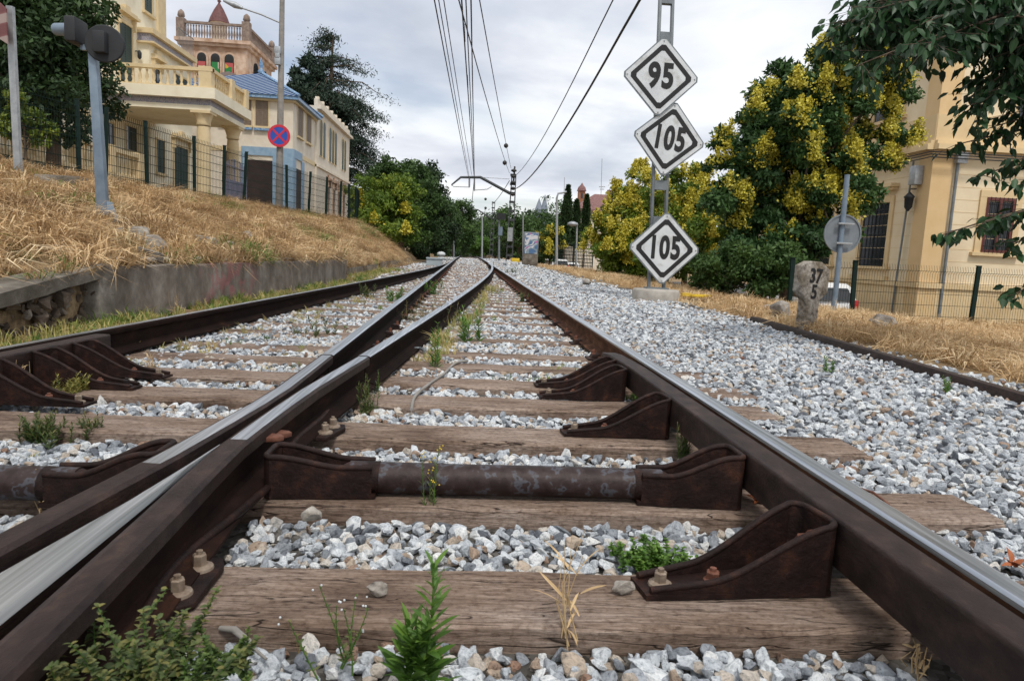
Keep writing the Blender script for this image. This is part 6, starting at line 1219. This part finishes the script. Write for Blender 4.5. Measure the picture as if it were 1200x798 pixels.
# pale cabinet and signal dome left
a = PY(509, 308, 30); q = MB(); w_ = 9*30/F; q.box(a.x-w_, a.x+w_, 29.9, 30.3, PY(509, 311, 30).z, PY(509, 303.5, 30).z); q.box(a.x-w_*1.05, a.x+w_*1.05, 29.86, 30.34, PY(509, 303.5, 30).z, PY(509, 302, 30).z); q.box(a.x-w_*.8, a.x+w_*.8, 30.0, 30.2, ground(a.x, 30)-.1, PY(509, 311, 30).z); topmesh(q, 'cabinet', MT['greyblue2'], 'pale blue grey equipment cabinet beside the outer rail in the distance', 'cabinet', loc=a)
a = PY(517, 298, 33); q = MB(); q.lathe((a.x, 33, ground(a.x, 33)), [(.06,0),(.06,.25),(.17,.26),(.17,.36),(.06,.37),(.06,.42),(.19,.43),(.19,.55),(.1,.60),(0,.62)], 14); topmesh(q, 'point_lamp', MT['white'], 'small white domed lamp standing behind the pale cabinet', 'lamp', loc=a)
# far left balises etc
# overhead wires
def wire(pts, r, label, cat='cable', group=None, name='overhead_wire', parent=None):
    q = MB(); P_ = []
    for (x0, y0, Y0_), (x1, y1, Y1_) in zip(pts, pts[1:]):
        a, b_ = PY(x0, y0, Y0_), PY(x1, y1, Y1_)
        for k in range(8): P_.append(lerp(a, b_, k/8))
    P_.append(PY(*pts[-1])); q.tube(P_, r, 6); return topmesh(q, name, MT['wire'], label, cat, group, loc=P_[0])
def ext(x, y, Y, x2, y2, Y2, k=.9):
    """continue a wire seen leaving the frame back over the camera"""
    a, b_ = PY(x, y, Y), PY(x2, y2, Y2); return a+(a-b_)*k
def wire3(p0, p1, r, sag, label, group=None, back=True):
    a, b_ = PY(*p0), PY(*p1); q = MB(); st = a+(a-b_)*.55 if back else a; n = 26; P_ = [lerp(st, b_, k/n)-Vector((0, 0, 0)) for k in range(n+1)]
    s0 = (a-st).length/(b_-st).length if back else 0
    for i, p_ in enumerate(P_):
        u = (i/n-s0)/(1-s0) if back else i/n
        if 0 <= u <= 1: p_.z -= sag*4*u*(1-u)*.5
    q.tube(P_, r*1.35, 5); return topmesh(q, 'overhead_wire', MT['wire'], label, 'overhead wire', group, loc=st)
wire3((509,0,13.5), (549,208,50), .010, .1, 'leftmost overhead wire running to the tip of the bent arm'); wire3((514,0,13.8), (551,214,50), .008, .05, 'second overhead wire from the left, touching a clamp near the arm')
wire3((520,0,14), (553,206,50), .008, .12, 'third overhead wire from the left'); wire3((541,0,13.5), (555.5,207,50), .012, .05, 'thick overhead wire left of the middle bundle'); wire3((546,0,13.8), (556.5,222,50), .010, .0, 'middle contact wire of the bundle above the straight track')
wire3((552,0,14), (556,206,50), .012, .04, 'thick twisted overhead wire, rightmost of the middle bundle'); wire3((541,12,14), (597,203,50), .010, .35, 'overhead wire slanting right to the mast, carrying a ball insulator'); wire3((562,0,14.2), (599,198,50), .009, .2, 'overhead wire just right of the bundle, ending at the mast top')
wire3((718,0,16), (604,206,50), .012, 1.1, 'thin overhead cable sagging from the upper right to the mast'); wire3((749,0,16), (603,222,50), .024, 1.5, 'thickest black cable sagging from the upper right to the mast')
wire3((556,207,50), (548,290,119), .02, .3, 'overhead wire continuing beyond the arm towards the far masts', back=False)
wire3((597,212,50), (576,240,85), .02, .4, 'thin wire linking the two masts', back=False)
for (x, y, l) in ((593,171,'upper dark ball insulator on a wire left of the mast top'),(591.5,191,'lower dark ball insulator on a wire left of the mast top'),(569,233.5,'tiny dark ball insulator before the second mast'),(569,244,'tiny lower ball insulator before the second mast')):
    Y = 44 if y < 200 else 75; c = PY(x, y, Y); q = MB(); q.lathe((c.x, c.y, c.z), [(.02,-.15),(.12,-.08),(.14,0),(.12,.08),(.02,.15)], 10); topmesh(q, 'insulator', MT['wire'], l, 'insulator', loc=c)
for i in range(7):   # droppers between the bundle wires
    k = i/7; Y = lerp(15, 47, k); a = PY(lerp(543,555.6,(1-13.8/Y)/.73*.98+.0), lerp(0, 207, (1-13.5/Y)/.73), Y); q = MB(); q.tube([a, a+Vector((.03, 0, -.35))], .006, 4); topmesh(q, 'dropper', MT['wire'], 'short vertical dropper wire hanging in the overhead bundle', 'dropper', 'droppers in the overhead wire bundle', loc=a)
# ------------------------------------------------------------------ far buildings
t = thing('tiled_roof_house', 'distant house with faded red hipped tile roof right of the cypresses', 'house', (13, 84, -1)); a, b_ = PY(670, 262, 80), PY(722, 262, 80); e = PY(680, 247, 80); rz = PY(700, 226, 82).z; zb = ground(12, 80)
q = MB(); q.box(a.x+.6, b_.x+1, 80, 90, zb-2, PY(700, 247, 80).z); q.build('wall', MT['palewall'], t)
q = MB(); x0, x1, z0 = a.x, b_.x+1.5, PY(690, 246, 80).z; q.add([(x0,79.5,z0),(x1,79.5,z0),(x1,90.5,z0),(x0,90.5,z0),(PY(697,226,84).x,84,rz),(x1-1,84,rz),(x0,79.5,z0-.2),(x1,79.5,z0-.2),(x1,90.5,z0-.2),(x0,90.5,z0-.2)], [(0,1,5,4),(1,2,5),(2,3,4,5),(3,0,4),(6,7,8,9),(0,1,7,6),(1,2,8,7),(2,3,9,8),(3,0,6,9)]); rf = q.build('roof', MT['redtile'], t)
q = MB()
for px in (714, 719, 724): c = PY(px, 228, 84); q = MB(); q.box(c.x-.25, c.x+.25, 83.7, 84.3, c.z-1, c.z+.5); q.build('chimney', MT['redtile'], rf, off=OFF[t.name])
c = PY(681, 235, 88); t = thing('bell_turret', 'small orange brick turret with dome left of the tiled roof', 'turret', (c.x, 88, zb)); q = MB(); q.box(c.x-.42, c.x+.42, 87.6, 88.4, zb, PY(681, 224, 88).z); q.build('shaft', MT['orange'], t); q = MB(); q.lathe((c.x, 88, PY(681, 224, 88).z), [(.62,0),(.55,.15),(.45,.45),(.2,.7),(.03,1.0)], 12); q.build('dome', MT['redtile'], t); q = MB(); q.box(c.x-.13, c.x+.13, 87.585, 87.6, PY(681, 233, 88).z, PY(681, 227, 88).z); q.build('window', MT['darkglass'], t)
for px, pk, yb, l in ((631, 232, 252, 'left and lower of the two slender grey church spires'), (637.5, 228, 252, 'right and taller of the two slender grey church spires')):
    c = PY(px, yb, 230); q = MB(); zt = PY(px, pk, 230).z; zm = PY(px, 246, 230).z; q.lathe((c.x, 230, -3), [(1.15,0),(1.15,zm+3)], 8); t = thing('church_spire', l, 'spire', (c.x, 230, -3)); q.build('spire_tower', MT['spire'], t); q = MB(); q.lathe((c.x, 230, zm), [(1.3,0),(.9,(zt-zm)*.3),(.35,(zt-zm)*.75),(.03,zt-zm)], 8); q.build('spire_roof', MT['spire'], t)
for px, yt, yb, l in ((705.5, 186, 232, 'thin tall antenna mast above the tiled roof'), (661.5, 208, 250, 'thin antenna mast left of the tallest cypress')):
    a, b_ = PY(px, yb, 86), PY(px, yt, 86); t = thing('antenna', l, 'antenna', a); q = MB(); q.tube([a-Vector((0,0,4)), b_], .035, 5); q.build('rod', MT['galv'], t)
    if px > 700: q = MB(); q.tube([PY(702, 219, 86), PY(709, 219, 86)], .05, 5); q.tube([PY(703, 222, 86), PY(708, 222, 86)], .05, 5); q.build('crossbar', MT['galv'], t)
# far green fence and cars
fence('mesh_fence', 'far green mesh fence in front of parked cars beside the yellow bush', [(PY(650,300,52).x, 52), (PY(700,300,50).x, 50)], [ground(7, 52)-.1]*2, 1.9, [0, 1.6, 3.1], 0, .12, 8, wr=.02)
src = bpy.data.objects['parked_car']
for (px, Y, l, rot) in ((659, 66, 'distant white car behind the far green fence, left one', 12), (671, 68, 'distant white car behind the far green fence, beside the short lamp', -8)):
    o = copy_tree(src); c = PY(px, 300, Y); o.location = (c.x, c.y, ground(c.x, c.y)-.25); o.rotation_euler = (0, 0, R_(rot)); o['label'] = l
# ------------------------------------------------------------------ small plants on the track
def blades(c, dirs, L, W, arr, T, r):
    pass
def leafblade(mb, p, d, L, W, r, curl=.25, n=4):
    """pointed leaf with a fold along the midrib"""
    d = Vector(d).normalized(); s_ = d.cross(Vector((r.gauss(0,.3), r.gauss(0,.3), 1))).normalized(); n_ = s_.cross(d); rows = []
    for i in range(n+1):
        u = i/n; w_ = W*math.sin(math.pi*min(1, u*.86+.1))**.8*(0 if i == n else 1)*.5; c = p+d*L*u-n_*curl*L*u*u; rows.append((c-s_*w_+n_*w_*.35, c, c+s_*w_+n_*w_*.35))
    vs = [v for rw in rows for v in rw]; fs = []
    for i in range(n): a = i*3; fs += [(a, a+1, a+4, a+3), (a+1, a+2, a+5, a+4)]
    k = len(mb.v); mb.add(vs, fs, 0, True); return k, len(vs)
def plant(name, label, cat, loc, stems, mat, seed, stem_mat='herb', kind='leafy', L=.03, W=.012, nl=14, droop=.2, flowers=None, curl=.25, up=.6, stem_r=.0018, group=None, whorl=2):
    r = random.Random(seed); t = thing(name, label, cat, loc, group=group); q = MB(); lf = MB(); T = []; fl = MB()
    for (dx_, dy_, h, lean) in stems:
        b0 = Vector(loc)+Vector((dx_, dy_, 0)); a = r.random()*6.28; top = b0+Vector((math.cos(a)*lean*h, math.sin(a)*lean*h, h)); mid = lerp(b0, top, .5)+Vector((r.gauss(0,.06)*h, r.gauss(0,.06)*h, 0))
        path = [b0*(1-k)**2+mid*2*k*(1-k)+top*k*k for k in np.linspace(0, 1, 8)]; q.tube(path, [stem_r*(1-.6*k) for k in np.linspace(0, 1, 8)], 5)
        for i in range(nl):
            k = (i+.6)/nl; k = .08+.92*k; p = b0*(1-k)**2+mid*2*k*(1-k)+top*k*k; ph = i*2.4+r.random()
            for w_ in range(whorl):
                ang = ph+w_*6.283/whorl+r.gauss(0, .2); e = up+.5*k+r.gauss(0, .15); d = Vector((math.cos(ang), math.sin(ang), e)); ll = L*(1.1-.55*k if kind == 'leafy' else 1)*r.uniform(.75, 1.2)
                s0, n_ = leafblade(lf, p, d, ll, W*ll/L, r, curl); tn = r.random(); T += [min(1, tn*.7+.3*k)]*n_
        if flowers: 
            for _ in range(flowers): c = top+Vector((r.gauss(0,.008), r.gauss(0,.008), r.gauss(0,.006))); fl.lathe(c, [(.0004,-.0015),(.0020,0),(.002,.002),(.0005,.003)], 6)
    if lf.v:
        o = lf.build('leaves', MT[mat], t); a_ = o.data.attributes.new('tint', 'FLOAT', 'POINT'); a_.data.foreach_set('value', np.array(T, dtype=np.float32))
    o = q.build('stems', MT[stem_mat], t); a_ = o.data.attributes.new('tint', 'FLOAT', 'POINT'); a_.data.foreach_set('value', np.full(len(o.data.vertices), .45, dtype=np.float32))
    if fl.v: fl.build('flowers', MT['yellow'] if flowers and flowers > 2 else MT['white'], t)
    return t
def on(px, py, z=-.23): return PZ(px, py, z)
def st(seed, n, h0, h1, sp, lean):
    r = random.Random(seed); return [(r.gauss(0, sp), r.gauss(0, sp), r.uniform(h0, h1), r.uniform(.2, 1)*lean) for _ in range(n)]
# tall bright plant at the bottom centre
p = PY(492, 812, 1.12); plant('leafy_weed', 'tall bright green leafy weed in front of the nearest sleeper', 'plant', p, [(0,0,.225,.10),(-.03,.02,.13,.4),(.03,-.01,.10,.45),(-.01,-.02,.12,.3)], 'herb', 1, L=.066, W=.014, nl=13, curl=.15, up=.8, stem_r=.003, whorl=3)
p = PY(150, 800, 1.0); plant('bushy_weed', 'bushy green weed with small reddish tipped leaves at the bottom left corner', 'plant', (p.x, p.y, p.z-.03), st(2, 30, .05, .15, .06, .9), 'herb_dull', 2, L=.018, W=.012, nl=15, curl=.45, up=.3, whorl=3)
p = PY(222, 800, 1.05); plant('bushy_weed', 'low green weed cushion right of the bushy corner weed', 'plant', (p.x, p.y, p.z-.03), st(21, 26, .04, .10, .045, .8), 'herb_mid', 22, L=.015, W=.010, nl=14, curl=.3, whorl=3)
p = PY(405, 780, 1.22); plant('flowering_weed', 'wiry weed with tiny white flowers left of the tall bright weed', 'plant', p, st(3, 7, .07, .15, .03, .6), 'herb_dull', 3, L=.013, W=.006, nl=8, flowers=2, curl=.2)
p = on(766, 668, -.215); plant('clover_patch', 'small round cushion of green clover leaves on the gravel beside the largest bracket', 'plant', p, st(4, 60, .03, .065, .042, .5), 'herb', 4, L=.016, W=.014, nl=7, curl=.5, whorl=3)
p = on(504, 610, -.23); plant('slender_weed', 'slender weed with yellow flower tops growing before the tie bar', 'plant', p, st(5, 5, .12, .235, .010, .12), 'herb_dull', 5, L=.030, W=.004, nl=9, flowers=5, up=1.6)
p = on(424, 600, -.23); plant('dried_weed', 'small dead brown weed beside the slender flowering one', 'plant', p, st(6, 4, .08, .13, .010, .25), 'straw', 6, stem_mat='deadleaf', L=.008, W=.004, nl=9)
p = on(802, 543, -.23); plant('feathery_weed', 'feathery dark green weed standing against the check rail behind the tie bar', 'plant', p, st(7, 9, .12, .20, .014, .28), 'herb_dull', 7, L=.028, W=.003, nl=18, up=1.1, whorl=3, curl=.05)
p = on(741, 478, -.23); plant('small_fern', 'little bright green fern between two brackets and the check rail', 'plant', p, st(8, 8, .05, .09, .02, .7), 'herb', 8, L=.024, W=.012, nl=7, whorl=2)
p = on(433, 490, -.235); plant('tall_weed', 'clump of tall thin weeds with brown seed heads beside the curved rail', 'plant', p, st(9, 9, .14, .24, .02, .2), 'herb_dull', 9, L=.030, W=.006, nl=13, up=1.3)
p = on(512, 440, -.235); plant('tall_weed', 'upright green weed on the right side of the curved rail', 'plant', p, st(10, 4, .22, .36, .02, .12), 'herb', 10, L=.05, W=.010, nl=14, up=1.2)
p = on(552, 408, -.235); plant('tall_weed', 'green leafy weed in the middle of the straight track', 'plant', p, st(11, 5, .20, .34, .03, .2), 'herb', 11, L=.09, W=.016, nl=12, up=1.0)
p = on(612, 358, -.235); plant('dark_weed', 'small dark round weed far along the middle of the track', 'plant', p, st(12, 14, .12, .24, .05, .3), 'herb_dull', 12, L=.05, W=.02, nl=8)
p = on(506, 383, -.235); plant('dry_weed_clump', 'brownish weeds crowding the shaded side of the curved rail', 'plant', p, st(13, 46, .12, .36, .17, .35), 'herb_dull', 13, stem_mat='straw', L=.05, W=.008, nl=9)
p = on(600, 322, -.24); plant('dark_weed', 'weed tuft near the tip of the curved rail', 'plant', p, st(14, 14, .15, .3, .12, .3), 'herb_dull', 14, L=.08, W=.02, nl=7)
for (x, y, s_, n, h, mat, l) in [(50,520,15,40,.115,'herb_dull','round dusty green tuft on the gravel at the left edge'),(103,516,16,22,.10,'herb_dull','smaller upright green tuft right of the round dusty one'),(90,470,17,30,.13,'herb_yel','yellowish weed before the left brackets'),(384,400,18,4,.22,'herb_dull','pair of leafy stems left of the shiny straight rail'),(352,398,19,9,.12,'herb_dull','low green weed left of the pair of leafy stems'),(238,388,20,14,.13,'herb_yel','small yellowish tuft beside the outer rail'),(505,348,23,8,.3,'herb','grassy weed far between the two left rails'),(272,412,24,8,.09,'herb','tiny green weed on a left sleeper'),(430,352,25,9,.25,'herb_dull','weed in the gravel left of the straight rail, further off'),(1105,462,26,4,.12,'herb','two green sprigs leaning on the loose rail'),(968,440,27,4,.14,'herb','slim green sprig in the gravel near the loose rail'),(465,358,28,7,.3,'herb','green weed next to the outer rail'),(805,468,29,3,.03,'herb','tiny sprout right of the shiny rail'),(590,452,30,6,.07,'herb','yellow green grassy sprig on the sleeper gravel')]:
    p = on(x, y, -.225 if x < 900 else -.17); plant('weed', l, 'plant', p, st(s_, n, h*.5, h, .03 if h < .15 else .06, .5), mat, s_, L=h*.26, W=h*.06, nl=13, up=.9)
p = on(1155, 425, -.3); 
# dry stalks
def stalk(px, py, z, n, h, label, seed, ears=False):
    r = random.Random(seed); b0 = on(px, py, z); t = thing('dry_stalks', label, 'dry plant', b0); q = MB()
    for i in range(n):
        a = r.random()*6.28; hh = h*r.uniform(.55, 1.05); ln = r.uniform(.03, .3); b1 = b0+Vector((r.gauss(0,.012), r.gauss(0,.012), 0)); top = b1+Vector((math.cos(a)*ln*hh, math.sin(a)*ln*hh, hh)); mid = lerp(b1, top, .5)+Vector((r.gauss(0,.02), 0, 0)); q.tube([b1, mid, top], [.0016, .0012, .0006], 5)
        if ears: q.tube([lerp(b1, top, .8), lerp(b1, top, .9), top], [.001, .004, .001], 5)
        for _ in range(2):
            k = r.uniform(.2, .7); p_ = lerp(b1, top, k); leafblade(q, p_, (r.gauss(0,1), r.gauss(0,1), .8), hh*.35, .006, r, .3)
    o = q.build('stalks', MT['straw'], t); a_ = o.data.attributes.new('tint', 'FLOAT', 'POINT'); a_.data.foreach_set('value', rng.random(len(o.data.vertices)).astype(np.float32)*.5+.4)
p = PY(667, 770, 1.27); 
stalk(664, 752, -.20, 6, .22, 'tall dry straw stalks rising before the nearest sleeper', 1); stalk(1075, 790, -.21, 9, .06, 'pale dry root tuft at the lower right by the check rail foot', 2)
stalk(55, 600, -.2, 9, .12, 'dry grass ears beside the left tie bar', 3, True); stalk(205, 400, -.22, 14, .25, 'dry brown grass tuft against the outer rail', 4); stalk(175, 440, -.22, 12, .14, 'dead tangled grass between left brackets and gravel', 5); stalk(20, 470, -.2, 9, .18, 'dry twigs poking up in front of the left brackets', 6); stalk(330, 560, -.2, 3, .07, 'a few straw blades by the end of the tie bar', 7)
stalk(205, 372, -.22, 6, .3, 'single dry stalk beside the outer rail', 8)
# dead leaves
r = random.Random(4)
for (x, y, l) in ((889,590,'crumpled orange brown dead leaf against the foot of the check rail'),(897,612,'second dead brown leaf just below the crumpled one'),(1186,665,'dead orange leaf in the gravel at the right edge')):
    c = on(x, y, -.18); q = MB()
    for _ in range(6): leafblade(q, c+Vector((r.gauss(0,.012), r.gauss(0,.008), abs(r.gauss(0,.012)))), (r.gauss(0,1), r.gauss(0,1), r.gauss(0,.6)+.5), .032, .02, r, .7)
    topmesh(q, 'dead_leaf', MT['deadleaf'], l, 'dead leaf', loc=c)
# twig
a, b_ = PZ(258, 736, -.19), PZ(300, 757, -.20); q = MB(); q.tube([a, lerp(a, b_, .4)+Vector((0,0,.012)), b_], [.005, .007, .004], 7); q.tube([lerp(a, b_, .35)+Vector((0,0,.01)), PZ(312, 772, -.2)], [.005, .003], 6); topmesh(q, 'twig', MT['cloth'], 'pale broken twig lying on the gravel below the nearest sleeper', 'twig', loc=a)

for o in S.objects:
    if o.parent is None and o.name.split('.')[0] in ('retaining_wall', 'low_wall'): o['kind'] = 'thing'
